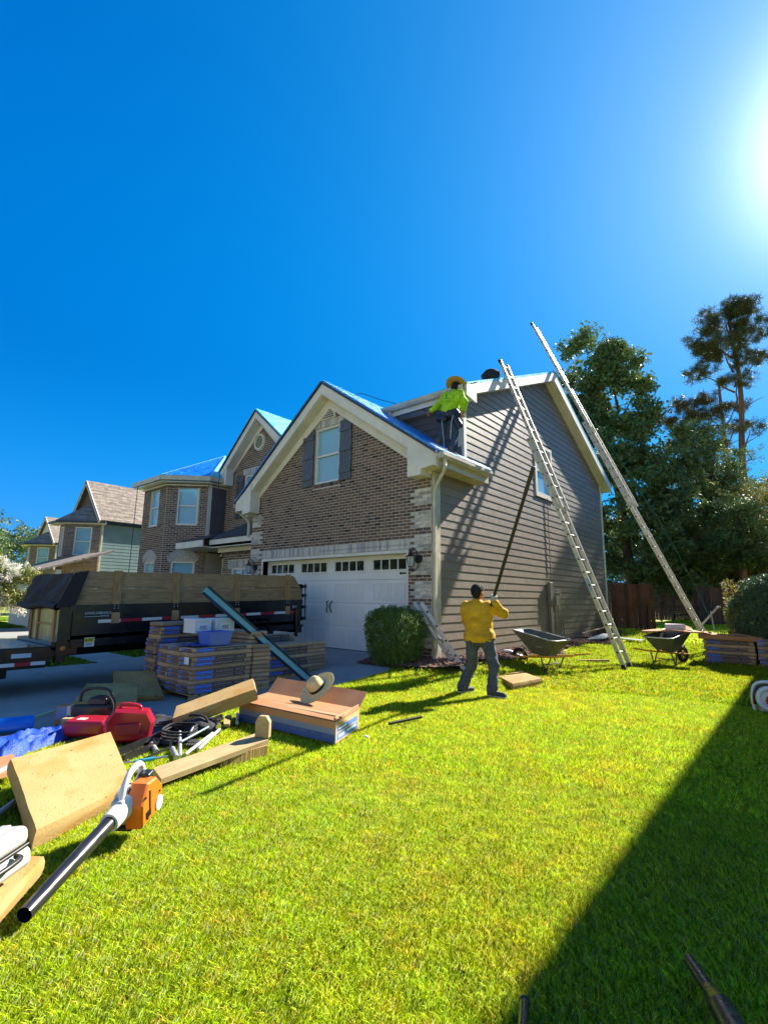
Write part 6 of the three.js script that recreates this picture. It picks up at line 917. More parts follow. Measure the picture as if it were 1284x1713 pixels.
  const shoe = mat([0.03, 0.032, 0.036], { roughness: 0.7 }), sole = mat([0.4, 0.4, 0.38], { roughness: 0.8 });
  for (const [a, d] of [[aL, V(0.07, 0, -0.17)], [aR, V(0.2, 0, 0.02)]]) { const toe = a.clone().add(d).setY(-0.262), heel = a.clone().addScaledVector(d, -0.22).setY(-0.255); const s = part(t, 'shoe', [net([[a, heel.clone().lerp(toe, 0.3).setY(-0.245), 0.046, 0.042], [heel, toe, 0.04, 0.036]], 0.03, 0.008, 0.006, 0, (x, y) => -0.292 - y)], shoe); part(s, 'sole', [net([[heel.clone().setY(-0.285), toe.clone().setY(-0.285), 0.044, 0.04]], 0.02, 0.007, 0.004, 0, (x, y) => Math.max(y + 0.275, -0.303 - y))], sole); }
  const p = thing('dark_pole', 'long dark downspout length held up by the worker in yellow', 'pole'); part(p, 'shaft', bar(poleA, poleB, 0.048, 0.036, V(0.3, 0, 1), 0.008), mat([0.006, 0.0065, 0.007], { roughness: 0.45 })); part(p, 'upper_collar', bar(poleA.clone().lerp(poleB, 0.86), poleB.clone().addScaledVector(pd, 0.01), 0.055, 0.043, V(0.3, 0, 1), 0.008), M.black);
}
// --- worker on the garage roof, lime shirt, wide straw hat
{
  const t = thing('person', 'person in lime green shirt and wide straw hat standing on the garage roof eave', 'person');
  const Z = -0.6, roofY = (x) => 4.25 + 0.71 * (0.0 - x) - 0.02;
  const aL = V(-0.22, roofY(-0.22) + 0.09, -0.55), aR = V(0.06, roofY(0.06) + 0.09, -0.62), kL = V(-0.20, 4.80, -0.72), kR = V(0.08, 4.68, -0.78), hL = V(-0.10, 5.13, -0.62), hR = V(0.14, 5.08, -0.62), hipC = V(0.03, 5.16, -0.62), chest = V(0.06, 5.47, -0.70), neck = V(0.07, 5.68, -0.78), head = V(0.08, 5.80, -0.84);
  const sL = V(-0.13, 5.60, -0.72), sR = V(0.26, 5.56, -0.70), eL = V(-0.33, 5.41, -0.70), wL = V(-0.46, 5.34, -0.66), eR = V(0.42, 5.30, -0.62), wR = V(0.34, 5.10, -0.70);
  const fw = V(-0.1, -0.35, -0.9).normalize(), up = V(0, 0.93, -0.36).normalize(), H = headBones(head, up, fw);
  const torso = [[hL, hR, 0.11, 0.11], [hipC, chest, 0.125, 0.135], [V(-0.04, 5.45, -0.7), V(0.17, 5.43, -0.69), 0.115, 0.115], [V(-0.04, 5.45, -0.7), V(-0.05, 5.16, -0.62), 0.11, 0.105], [V(0.17, 5.43, -0.69), V(0.12, 5.14, -0.62), 0.11, 0.105], [sL, sR, 0.075, 0.075], [chest, neck, 0.11, 0.055], [neck, head, 0.05, 0.055]];
  const arms = [[sL, eL, 0.06, 0.046], [eL, wL, 0.044, 0.031], [sR, eR, 0.06, 0.046], [eR, wR, 0.044, 0.031]], legs = [[hL, kL, 0.09, 0.062], [kL, aL, 0.058, 0.042], [hR, kR, 0.09, 0.062], [kR, aR, 0.058, 0.042]];
  const relaxed = (w, d, s) => { const n = d.clone().normalize(), u = V(0, 0, 1).cross(n).normalize(), v = n.clone().cross(u), at = (a, b, c) => w.clone().addScaledVector(n, a).addScaledVector(v, b).addScaledVector(u, c), B = [[w, at(0.05, 0, 0), 0.026, 0.03], [at(0.06, -0.025, 0), at(0.06, 0.025, 0), 0.017, 0.017]]; [0.034, 0.011, -0.011, -0.032].forEach((b, i) => { const l = [0.9, 1, 0.95, 0.8][i]; B.push([at(0.07, b, 0), at(0.07 + 0.035 * l, b * 1.05, 0.006), 0.01, 0.0095], [at(0.07 + 0.035 * l, b * 1.05, 0.006), at(0.07 + 0.058 * l, b, 0.026), 0.0095, 0.009], [at(0.07 + 0.058 * l, b, 0.026), at(0.07 + 0.064 * l, b, 0.045), 0.009, 0.008]); }); B.push([at(0.025, s * 0.028, 0.005), at(0.055, s * 0.055, 0.02), 0.013, 0.011], [at(0.055, s * 0.055, 0.02), at(0.08, s * 0.05, 0.035), 0.011, 0.009]); return B; };
  part(t, 'body', merge([net([...torso, ...arms, ...legs], 0.05, 0.014), net([...H.B, [neck, head, 0.05, 0.055]], 0.03, 0.007), net(relaxed(wL, V(-0.6, -0.5, 0.1), 1), 0.012, 0.004), net(relaxed(wR, V(-0.4, -0.8, 0), -1), 0.012, 0.004)].map(norm)), skin);
  part(t, 'shirt', [net([...torso.slice(1, 7), ...arms.map(([a, b, x, y]) => [a, b, x + 0.01, y + 0.012]), [hipC.clone().add(V(-0.05, 0.06, 0)), hipC.clone().add(V(0.06, 0.06, 0)), 0.11, 0.11]], 0.06, 0.0095, 0.014, 0.011, (x, y, z) => Math.max(5.12 - y + 0.0, Math.hypot(x - 0.07, z + 0.80) < 0.055 && y > 5.66 ? 0.01 : -1), 15)], shirtMat([160, 205, 20], 241));
  part(t, 'trousers', [net([...legs.map(([a, b, x, y]) => [a, b, x + 0.008, y + 0.014]), torso[0]], 0.045, 0.01, 0.01, 0.007, (x, y, z) => y - 5.18, 19)], mat(0xffffff, { map: mottled([58, 76, 92], 0.2, 10, 2, 243), roughness: 0.9 }));
  part(t, 'tool_belt', [net([[hL.clone().add(V(-0.02, 0.02, 0)), hR.clone().add(V(0.02, 0.0, 0)), 0.135, 0.135], [V(-0.12, 5.02, -0.5), V(0.0, 4.98, -0.48), 0.075, 0.07], [V(0.22, 4.98, -0.55), V(0.33, 4.78, -0.55), 0.075, 0.07]], 0.03, 0.011, 0.008, 0.012, (x, y, z) => y - 5.2, 20)], M.blackPlastic);
  part(t, 'tool_strap', [tube([[0.24, 5.0, -0.46], [0.2, 4.85, -0.45], [0.16, 4.65, -0.48], [0.14, 4.5, -0.5]], 0.006, 16, 6), tube([[-0.02, 4.95, -0.42], [-0.04, 4.6, -0.5], [0.0, 4.3, -0.48]], 0.006, 16, 6)], M.white);
  part(t, 'hair', [net([[H.at(0, 0.03, -0.02), H.at(0, -0.03, -0.045), 0.096, 0.08]], 0.03, 0.007, 0, 0.005, (x, y, z) => V(x, y, z).sub(head).dot(fw) - 0.05, 50)], hairM);
  for (const s of [-1, 1]) part(t, 'eye', new THREE.SphereGeometry(0.011, 8, 6).translate(...H.at(s * 0.033, 0.01, 0.088).toArray()), eyeM);
  const boot = mat([0.2, 0.09, 0.04], { roughness: 0.8 }); for (const [a, d] of [[aL, V(-0.03, 0.02, -0.19)], [aR, V(0.02, 0.0, -0.19)]]) part(t, 'boot', [net([[a.clone().add(V(0, 0.06, 0)), a.clone().add(V(0, -0.03, 0.02)), 0.056, 0.05], [a.clone().add(V(0, -0.045, 0.05)), a.clone().add(d).add(V(0, -0.05, 0)), 0.046, 0.04]], 0.03, 0.009, 0.004)], boot);
  const hat = new THREE.Group(); hat.name = 'straw_hat'; hat.position.copy(H.at(0, 0.075, -0.01)); hat.quaternion.setFromUnitVectors(V(0, 1, 0), V(-0.05, 0.86, -0.52).normalize()); t.add(hat); strawHat(hat, 0.235, M.strawDark);
  // print on the back of the shirt, bent to the back
  const pr = new THREE.PlaneGeometry(0.24, 0.17, 8, 6), pp = pr.attributes.position, fS = field(torso.slice(1, 7), 0.07, 0.018);
  const place = (g) => { const p = g.attributes.position; for (let i = 0; i < p.count; i++) { const x = 0.075 + p.getX(i), y = 5.46 + p.getY(i) - 0.07 * p.getX(i) / 0.24; let z = -0.3; for (let k = 0; k < 40; k++) { const d = fS(x, y, z); if (d < 0.012) break; z -= Math.max(0.004, d * 0.7); } p.setXYZ(i, x, y, z + 0.012); } g.computeVertexNormals(); return g; };
  const logo = cv(128, 96, (x) => { x.fillStyle = '#a0cd14'; x.fillRect(0, 0, 128, 96); x.fillStyle = '#20351c'; x.beginPath(); x.arc(44, 18, 12, 0, 7); x.fill(); x.beginPath(); x.arc(44, 36, 10, 0, 7); x.fill(); x.font = 'bold 26px sans-serif'; x.fillText('TEAMS', 18, 70, 100); x.font = 'bold 18px sans-serif'; x.fillText('CREW', 60, 90, 60); });
  part(t, 'shirt_print', place(pr), mat(0xffffff, { map: logo, roughness: 0.85 }));
}
// ------------------------------------------------------------------ foliage
function leafClump(seed, n, spread, size, aspect = 0.5) {
  const r = rng(seed), v = [];
  for (let i = 0; i < n; i++) {
    const c = V((r() - 0.5) * 2, (r() - 0.5) * 2, (r() - 0.5) * 2).multiplyScalar(spread), a = V(r() - 0.5, r() - 0.5, r() - 0.5).normalize(), b = V(r() - 0.5, r() - 0.5 , r() - 0.5).cross(a).normalize(), L = size * (0.7 + 0.6 * r());
    const n0 = a.clone().cross(b), p0 = c.clone().addScaledVector(a, -L / 2), p1 = c.clone().addScaledVector(b, L * aspect / 2).addScaledVector(n0, L * 0.06), p2 = c.clone().addScaledVector(a, L / 2), p3 = c.clone().addScaledVector(b, -L * aspect / 2).addScaledVector(n0, L * 0.06);
    for (const q of [p0, p1, p2, p0, p2, p3]) v.push(q.x, q.y, q.z);
  }
  const g = new THREE.BufferGeometry(); g.setAttribute('position', new THREE.Float32BufferAttribute(v, 3)); g.computeVertexNormals(); return g;
}
const clumps = { big: leafClump(1, 9, 0.2, 0.2), mid: leafClump(2, 9, 0.13, 0.13), small: leafClump(3, 10, 0.045, 0.042), tiny: leafClump(4, 10, 0.03, 0.028), tuft: leafClump(5, 13, 0.18, 0.42, 0.05), petal: leafClump(6, 12, 0.05, 0.04, 0.9), wide: leafClump(7, 8, 0.34, 0.34) };
function crown(parent, name, geo, m, pts, r, tint = [1, 1, 1], vary = 0.35) {
  const im = new THREE.InstancedMesh(geo, m, pts.length), M4 = new THREE.Matrix4(), q = new THREE.Quaternion(), c = new THREE.Color();
  pts.forEach((p, i) => { q.setFromEuler(new THREE.Euler(r() * 6.28, r() * 6.28, r() * 6.28)); const s = 0.7 + 0.6 * r(); im.setMatrixAt(i, M4.compose(p, q, V(s, s, s))); const k = 1 + (r() - 0.5) * 2 * vary, w = (r() - 0.5) * 0.5; im.setColorAt(i, c.setRGB(tint[0] * k * (1 + w), tint[1] * k, tint[2] * k)); });
  im.name = name; im.castShadow = im.receiveShadow = true; parent.add(im); return im;
}
// points in clumps over ellipsoids: [cx, cy, cz, rx, ry, rz]
function crownPoints(ells, nClump, per, spread, r, shell = 0.55) {
  const out = [], vol = ells.map((e) => e[3] * e[4] * e[5]), tot = vol.reduce((a, b) => a + b);
  ells.forEach((e, k) => { const n = Math.max(3, Math.round(nClump * vol[k] / tot)); for (let i = 0; i < n; i++) { const d = V(r() - 0.5, r() - 0.5, r() - 0.5).normalize(), s = Math.pow(lerp(shell ** 3, 1, r()), 1 / 3), c = V(e[0] + d.x * e[3] * s, e[1] + d.y * e[4] * s, e[2] + d.z * e[5] * s), w = spread * (0.6 + 0.8 * r()); for (let j = 0; j < per; j++) { const g = () => (r() + r() + r() - 1.5) * 0.9; out.push(V(c.x + g() * w, c.y + g() * w * 0.65, c.z + g() * w)); } } });
  return out;
}
function limb(a, b, ra, rb, bend = 0.1, seed = 1) { const r = rng(seed), A = V(...a), B = V(...b), L = A.distanceTo(B), n = 10, pts = []; for (let i = 0; i <= 4; i++) pts.push(A.clone().lerp(B, i / 4).add(i && i < 4 ? V((r() - 0.5) * L * bend, (r() - 0.5) * L * bend * 0.3, (r() - 0.5) * L * bend) : V())); const cur = new THREE.CatmullRomCurve3(pts), g = new THREE.TubeGeometry(cur, n, 1, 8), p = g.attributes.position; for (let i = 0; i <= n; i++) { const c = cur.getPointAt(i / n), k = lerp(ra, rb, i / n); for (let j = 0; j <= 8; j++) { const q = i * 9 + j; p.setXYZ(q, c.x + (p.getX(q) - c.x) * k, c.y + (p.getY(q) - c.y) * k, c.z + (p.getZ(q) - c.z) * k); } } g.computeVertexNormals(); return g; }
function tree(name, label, base, trunkTop, r0, ells, o = {}) {
  const t = thing(name, label, 'tree', [0, 0, 0], 0, o.group), r = rng(o.seed ?? 5), limbs = [limb(base, trunkTop, r0, r0 * 0.35, o.bend ?? 0.05, o.seed)];
  ells.forEach((e, i) => { const f = 0.35 + 0.6 * r(), s = base.map((v, k) => lerp(v, trunkTop[k], f)); limbs.push(limb(s, [e[0], e[1], e[2]], r0 * 0.4, r0 * 0.1, 0.15, (o.seed ?? 5) + i)); });
  part(t, 'trunk', limbs.map(norm), o.bark ?? M.bark);
  crown(t, 'crown', o.geo ?? clumps.big, o.leaf ?? M.leaf, crownPoints(ells, o.clumps ?? 260, o.per ?? 40, o.spread ?? 0.75, r, o.shell ?? 0.55), r, o.tint, o.vary);
  return t;
}
// big broadleaf behind the roof peak: tall rounded crown in stacked lobes
const rt = rng(501);
tree('broadleaf_tree', 'tall rounded green broadleaf tree rising behind the roof peak and tall ladder', [-1.6, 0, -22], [-2.6, 14.5, -21], 0.32, [[-3.0, 15.0, -20.3, 1.7, 1.7, 1.8], [-1.7, 14.2, -20.5, 1.5, 1.8, 1.7], [-3.6, 12.4, -20, 2.0, 1.9, 2.0], [-1.0, 12.2, -21, 1.9, 2.0, 2.0], [-2.4, 9.6, -20.2, 2.6, 2.0, 2.2], [0.3, 9.4, -21.2, 1.8, 1.8, 2.0], [-1.4, 6.8, -20.5, 2.7, 2.0, 2.2], [1.1, 6.2, -21.4, 1.9, 1.8, 2.0], [-0.6, 4.0, -20.8, 2.6, 1.7, 2.0], [1.5, 3.2, -21, 2.2, 1.7, 2.0]], { seed: 11, clumps: 300, per: 26, spread: 0.6, shell: 0.72, leaf: M.leaf });
tree('broadleaf_tree', 'dark leafy tree between the tall ladder and the pines', [2.0, 0, -27], [1.6, 10.6, -26.6], 0.2, [[0.9, 11.0, -26, 1.5, 1.5, 1.5], [2.2, 9.6, -26.2, 1.7, 1.6, 1.6], [1.0, 8.2, -26, 1.9, 1.7, 1.8], [2.8, 7.0, -26.4, 1.9, 1.7, 1.8], [0.9, 5.6, -26, 1.9, 1.7, 1.8], [1.9, 3.6, -26, 2.2, 1.6, 1.8]], { seed: 21, clumps: 210, per: 36, spread: 0.6, shell: 0.6, geo: clumps.mid, leaf: M.leaf });
tree('broadleaf_tree', 'low dense tree under the pines at the right edge', [3.9, 0, -25], [3.9, 6.2, -25], 0.18, [[3.9, 6.2, -24.6, 1.5, 1.5, 1.5], [4.7, 4.8, -24.5, 1.5, 1.5, 1.5], [3.2, 4.2, -24.5, 1.6, 1.5, 1.5], [4.4, 2.7, -24.5, 2.0, 1.4, 1.5]], { seed: 31, clumps: 120, per: 34, spread: 0.55, shell: 0.6, geo: clumps.mid, leaf: M.leafWarm });
tree('broadleaf_tree', 'yellow green sapling catching light behind the back fence', [1.6, 0, -25.2], [1.6, 3.6, -25.2], 0.08, [[1.6, 3.8, -25, 1.4, 1.2, 1.2], [2.4, 2.7, -25, 1.2, 1.0, 1.1]], { seed: 41, clumps: 60, per: 30, spread: 0.5, geo: clumps.mid, leaf: M.leafWarm });
tree('broadleaf_tree', 'small loose tree at the far right beyond the hedge', [5.4, 0, -22], [5.4, 5.6, -22], 0.14, [[5.6, 5.9, -21.7, 1.3, 1.5, 1.3], [4.9, 4.4, -21.7, 1.2, 1.2, 1.2], [5.8, 3.4, -21.8, 1.5, 1.3, 1.3]], { seed: 51, clumps: 70, per: 28, spread: 0.65, geo: clumps.mid, leaf: M.leafWarm });
tree('broadleaf_tree', 'dark tree crown peeking over the roof behind the near ladder', [-5.2, 0, -21], [-5.2, 11.3, -21], 0.25, [[-5.3, 11.6, -20.6, 1.6, 1.0, 1.4], [-7.0, 11.0, -21, 1.5, 0.9, 1.3], [-3.8, 11.8, -20.5, 1.2, 1.1, 1.2]], { seed: 61, clumps: 110, per: 36, spread: 0.6, leaf: M.leafDark });
tree('broadleaf_tree', 'tree top showing over the garage roof slope behind the safety rope', [-12.4, 0, -22], [-12.4, 12.0, -22], 0.22, [[-12.4, 12.6, -22, 1.1, 0.8, 1.1], [-13.6, 12.1, -22, 0.8, 0.6, 0.9]], { seed: 71, clumps: 50, per: 36, spread: 0.5, leaf: M.leafDark });
// pines: long bare trunks, layered sparse needle tufts
function pine(label, base, top, r0, ells, branches, seed, tint, n) {
  const t = thing('pine_tree', label, 'tree', [0, 0, 0], 0), r = rng(seed), limbs = [limb(base, top, r0, r0 * 0.28, 0.035, seed)];
  const on = (f) => base.map((v, k) => lerp(v, top[k], f)); ells.forEach((e, i) => { const f = clamp((e[1] - base[1]) / (top[1] - base[1]) - 0.08, 0.3, 0.97); limbs.push(limb(on(f), [e[0], e[1] - 0.1, e[2]], r0 * 0.24, 0.02, 0.12, seed + i)); });
  for (const [f, dx, dy, dz] of branches) { const s = on(f); limbs.push(limb(s, [s[0] + dx, s[1] + dy, s[2] + dz], r0 * 0.16, 0.012, 0.18, seed + f * 100)); }
  part(t, 'trunk', limbs.map(norm), M.pineBark); crown(t, 'crown', clumps.tuft, M.needle, crownPoints(ells, n ?? 190, 7, 0.34, r, 0.2), r, tint, 0.4); return t;
}
pine('tall pine with a long curved trunk and flat open crown at the right', [2.59, 0.00, -35.43], [3.15, 22.22, -34.87], 0.34, [[2.80, 22.50, -34.59, 1.86, 1.06, 1.73], [4.06, 22.64, -34.59, 1.06, 0.93, 1.33], [1.54, 20.96, -34.31, 1.46, 0.80, 1.33], [4.62, 20.96, -34.87, 1.60, 0.80, 1.46], [2.66, 19.84, -34.45, 2.26, 0.80, 1.73], [1.12, 18.30, -34.03, 1.20, 0.66, 1.06], [4.62, 18.72, -34.87, 1.73, 0.66, 1.33], [3.22, 17.32, -34.59, 1.46, 0.53, 1.20], [3.64, 13.54, -34.87, 0.93, 0.40, 0.80]], [[0.55, 1.40, 0.70, 0.56], [0.62, -1.26, 0.14, 0.42], [0.68, 1.68, 0.56, 0.28], [0.5, 1.26, 0.14, 0.70], [0.45, -1.12, 0.28, 0.28]], 81, [1.05, 1.0, 0.85], 300);
pine('shorter dead topped pine with drooping brown branches left of the tall pine', [1.61, 0.00, -41.31], [1.61, 19.98, -40.75], 0.31, [[-0.28, 18.02, -39.63, 2.13, 0.53, 1.33], [-1.26, 16.62, -39.35, 1.73, 0.53, 1.20], [0.70, 16.76, -39.63, 1.86, 0.53, 1.33], [-0.56, 15.22, -39.63, 1.86, 0.53, 1.20], [2.52, 17.18, -40.47, 1.20, 0.47, 1.06], [2.38, 15.50, -40.47, 1.33, 0.47, 1.06], [0.56, 13.96, -39.63, 1.60, 0.47, 1.20]], [[0.62, -2.66, -0.56, 0.84], [0.66, -2.24, 0.42, 0.56], [0.72, -2.66, 0.42, 0.56], [0.8, -2.38, 0.28, 0.56], [0.86, -1.68, 0.42, 0.42], [0.95, 0.84, 0.28, 0.14], [0.94, -0.98, 0.14, 0.14], [0.58, 1.12, 0.28, 0.42], [0.7, 1.40, 0.56, 0.42]], 91, [1.2, 0.95, 0.85], 210);
tree('pine_tree', 'dark trunked pine half hidden low behind the hedge at the right', [3.3, 0, -20.5], [3.5, 5.6, -20.4], 0.2, [[3.6, 5.0, -20.2, 0.9, 0.8, 0.9], [3.0, 3.6, -20.2, 0.9, 0.8, 0.9], [4.2, 3.6, -20.3, 0.9, 0.9, 0.9]], { seed: 101, clumps: 46, per: 30, spread: 0.5, geo: clumps.mid, leaf: M.leafDark, bark: M.pineBark });
// understory along the back fence: individual shrubs
[[-1.2, 2.2, -25.5, 1.8], [0.6, 1.9, -25.8, 1.6], [2.4, 2.1, -26, 1.7], [4.0, 1.9, -26.2, 1.7], [5.6, 2.3, -25.6, 1.7], [7.2, 2.8, -26.2, 2.0]].forEach(([x, y, z, s], i) => {
  const t = thing('shrub', ['dark evergreen shrub behind the fence gate', 'dark shrub over the back fence right of the tall ladder base line', 'dark shrub over the middle of the back fence', 'dark shrub over the right end of the back fence', 'dark shrub beyond the hedge top', 'dark shrub at the far right edge of the woods'][i], 'shrub', [0, 0, 0], 0, 'shrubs along the back fence'), r = rng(600 + i);
  part(t, 'stem', [norm(limb([x, 0, z], [x, y, z], 0.06, 0.02, 0.1, i + 3)), norm(limb([x, 0, z], [x + 0.8, y, z + 0.3], 0.05, 0.02, 0.1, i + 7))], M.bark); crown(t, 'foliage', clumps.mid, i % 2 ? M.leafDark : M.leaf, crownPoints([[x, y, z, s, y * 0.95, s * 0.7], [x + 0.5, y * 1.4, z, s * 0.6, y * 0.6, s * 0.6]], 70, 34, 0.5, r), r, [0.8, 0.8, 0.8], 0.4);
});
{ // far wood mass behind everything
  const r = rng(777), pts = []; for (let i = 0; i < 26; i++) { const x = -8 + 26 * r(), z = -32 - 8 * r(); pts.push([x, 3 + 2.5 * r(), z, 2.6, 3.2, 2.2]); }
  const im = crown(scene, 'far_wood', clumps.wide, M.leafDark, crownPoints(pts, 330, 18, 1.0, r), r, [1, 1, 1], 0.4); im.userData = { kind: 'stuff', label: 'dark mass of woods behind the back fence' };
  const pts2 = []; for (let i = 0; i < 9; i++) pts2.push([-84 + 22 * r(), 5 + 3.4 * r(), -22 + 30 * r(), 4, 4, 4]); const im2 = crown(scene, 'distant_tree_line', clumps.wide, M.leafDark, crownPoints(pts2, 300, 22, 1.6, r), r, [1.2, 1.2, 1.2], 0.4); im2.userData = { kind: 'stuff', label: 'distant tree line beyond the far houses at the left' };
}
// clipped box shrub by the garage corner
{
  const t = thing('clipped_bush', 'dense clipped dark green bush between the garage door and side wall', 'bush'), r = rng(55), pts = [], c = V(-0.42, 0.42, 0.62), hx = 0.5, hy = 0.53, hz = 0.48;
  while (pts.length < 5200) { const d = V(r() * 2 - 1, r() * 2 - 1, r() * 2 - 1), p4 = Math.pow(Math.abs(d.x), 4) + Math.pow(Math.abs(d.y), 4) + Math.pow(Math.abs(d.z), 4); if (p4 > 1) continue; if (p4 < 0.42 && r() > 0.12) continue; const taper = 0.82 + 0.18 * sstep(d.y, -1, 0.3), k = 1 + 0.09 * perlin.noise(d.x * 3, d.y * 3, d.z * 3) + 0.04 * perlin.noise(d.x * 8, d.y * 8, d.z * 8); pts.push(V(c.x + d.x * hx * taper * k, c.y + d.y * hy * k, c.z + d.z * hz * taper * k)); }
  part(t, 'stem', [rod([-0.42, -0.2, 0.62], [-0.42, 0.3, 0.62], 0.03), rod([-0.36, -0.2, 0.66], [-0.2, 0.3, 0.75], 0.02), rod([-0.5, -0.2, 0.6], [-0.65, 0.3, 0.5], 0.02)], M.bark);
  for (let i = 0; i < 90; i++) { const d = V(r() * 2 - 1, 0.2 + r(), r() * 2 - 1).normalize(); for (let k = 0; k < 3; k++) pts.push(V(c.x + d.x * (hx * 1.02 + 0.025 * k), c.y + Math.min(1, d.y * 1.2) * (hy + 0.022 * k), c.z + d.z * (hz * 1.02 + 0.025 * k))); }
  crown(t, 'foliage', clumps.tiny, M.box, pts, r, [1, 1, 1], 0.45);
}
{ // big blue green hedge at the right edge, fringe of brighter yellow tips on its left side
  const t = thing('hedge_shrub', 'large rounded grey green hedge shrub at the right edge by the pile', 'shrub'), r = rng(66), pts = [], c = V(4.93, 0.72, -7.3);
  while (pts.length < 9500) { const d = V(r() * 2 - 1, r() * 2 - 1, r() * 2 - 1), l = d.length(); if (l > 1 || (l < 0.75 && r() > 0.1)) continue; const k = 1 + 0.12 * perlin.noise(d.x * 3, d.y * 3 + 4, d.z * 3) + 0.05 * perlin.noise(d.x * 9, d.y * 9, d.z * 9); pts.push(V(c.x + d.x * 0.95 * k, c.y + d.y * 1.08 * k, c.z + d.z * 0.9 * k)); }
  part(t, 'stem', [rod([4.93, -0.3, -7.3], [4.93, 0.6, -7.3], 0.05), rod([4.9, -0.3, -7.2], [4.6, 0.6, -7.1], 0.035), rod([5.0, -0.3, -7.3], [5.3, 0.6, -7.4], 0.035)], M.bark);
  crown(t, 'foliage', clumps.small, M.blueGreen, pts, r, [1, 1, 1], 0.3);
  const sh = []; for (let i = 0; i < 130; i++) { const a = r() * 2.2 - 1.1, y = r() * 1.6 - 0.6; sh.push(V(c.x - 0.93 * Math.cos(a) - 0.06 * r(), c.y + y, c.z + 0.7 * Math.sin(a))); } crown(t, 'yellow_tips', clumps.small, M.leafWarm, sh, r, [1.5, 1.4, 1.2], 0.3);
}
{ // white flowering crape myrtle at the left edge
  const t = thing('flowering_tree', 'small tree with white blossom heads at the left edge', 'tree'), r = rng(88), el = [[-19.70, 2.06, 3.73, 1.25, 0.94, 1.25], [-18.70, 1.50, 2.36, 0.94, 0.75, 0.88], [-20.33, 2.44, 4.98, 1.38, 1.12, 1.38], [-18.83, 0.81, 2.48, 0.62, 0.50, 0.62]];
  part(t, 'trunk', [limb([-19.95, -0.40, 4.23], [-19.45, 1.69, 3.73], 0.08, 0.04, 0.1, 3), limb([-19.95, -0.40, 4.23], [-20.33, 2.06, 4.86], 0.06, 0.03, 0.1, 4), limb([-19.83, -0.40, 4.11], [-18.70, 1.31, 2.48], 0.05, 0.02, 0.1, 5)].map(norm), M.bark);
  crown(t, 'foliage', clumps.mid, M.leafWarm, crownPoints(el, 170, 20, 0.32, r), r, [0.9, 1, 1], 0.3);
  const heads = []; for (let i = 0; i < 90; i++) { const e = el[i % 4], d = V(r() - 0.3, r() - 0.35, r() - 0.5).normalize(); const c = V(e[0] + d.x * e[3] * 1.05, e[1] + d.y * e[4] * 1.05, e[2] + d.z * e[5] * 1.05); for (let k = 0; k < 16; k++) heads.push(V(c.x + (r() - 0.5) * 0.26, c.y + (r() - 0.5) * 0.3, c.z + (r() - 0.5) * 0.26)); } crown(t, 'blossom', clumps.petal, M.blossom, heads, r, [1, 1, 1], 0.15);
}
[[-16.3, 4.0, 0.62, 0.5, 'round dark shrub on the verge beyond the trailer tarp'], [-17.6, 5.2, 0.9, 0.75, 'loose brownish shrub against the far house at the left edge'], [-15.6, 6.3, 0.4, 0.36, 'low dark shrub at the far left edge of the verge']].forEach(([x, z, w, h, l], i) => { const t = thing('shrub', l, 'shrub'), r = rng(900 + i); part(t, 'stem', rod([x, -0.4, z], [x, h - 0.3, z], 0.04), M.bark); crown(t, 'foliage', clumps.small, i === 1 ? M.leafDark : M.box, crownPoints([[x, h - 0.4, z, w, h, w]], 60, 40, 0.16, r, 0.6), r, i === 1 ? [1.3, 0.9, 0.9] : [0.8, 0.8, 0.8], 0.35); });
// ------------------------------------------------------------------ fences
function fence(name, label, a, b, y0, h, mats, bw = 0.14, dog = false) {
  const t = thing(name, label, 'fence'), A = V(a[0], 0, a[1]), B = V(b[0], 0, b[1]), L = A.distanceTo(B), d = B.clone().sub(A).normalize(), n = V(-d.z, 0, d.x), r = rng(Math.round(L * 100));
  const n0 = Math.round(L / bw); for (let i = 0; i < n0; i++) { const s = (i + 0.5) * bw, p = A.clone().addScaledVector(d, s), hh = h + (r() - 0.5) * 0.03; const g = prism([[-bw / 2 + 0.004, 0], [bw / 2 - 0.004, 0], [bw / 2 - 0.004, hh - 0.04], [bw / 2 - 0.03, hh], [-bw / 2 + 0.03, hh], [-bw / 2 + 0.004, hh - 0.04]], 0.018); orient(g, d.clone(), V(0, 1, 0), d.clone().cross(V(0, 1, 0)), p.addScaledVector(n, (r() - 0.5) * 0.012).setY(y0)); part(t, 'board', g, mats[Math.floor(r() * mats.length)]); }
  for (const k of [0.25, h / 2, h - 0.25]) part(t, 'rail', bar(A.clone().setY(y0 + k).addScaledVector(n, -0.04), B.clone().setY(y0 + k).addScaledVector(n, -0.04), 0.09, 0.04), mats[0]);
  for (let s = 0; s <= L; s += 2.4) part(t, 'post', bar(A.clone().addScaledVector(d, s).addScaledVector(n, -0.11).setY(y0), A.clone().addScaledVector(d, s).addScaledVector(n, -0.11).setY(y0 + h), 0.09, 0.09), mats[0]);
  return t;
}
fence('wooden_fence', 'reddish brown plank fence section joined to the back corner of the house', [0.06, -11.55], [1.52, -11.5], 0.1, 1.66, M.fence);
fence('wooden_gate', 'open brown plank gate leaf standing before the back fence', [1.9, -17.5], [3.0, -20.0], 0.1, 1.7, M.fence);
fence('back_fence', 'weathered grey brown plank fence along the back of the yard', [-9, -24.0], [7.5, -24.3], 0.1, 2.15, M.greyFence, 0.15);
solo('black_board', 'dark board leaning on the brown fence section', 'board', bar([1.2, 0.14, -11.38], [1.22, 1.0, -11.5], 0.06, 0.03), M.black);
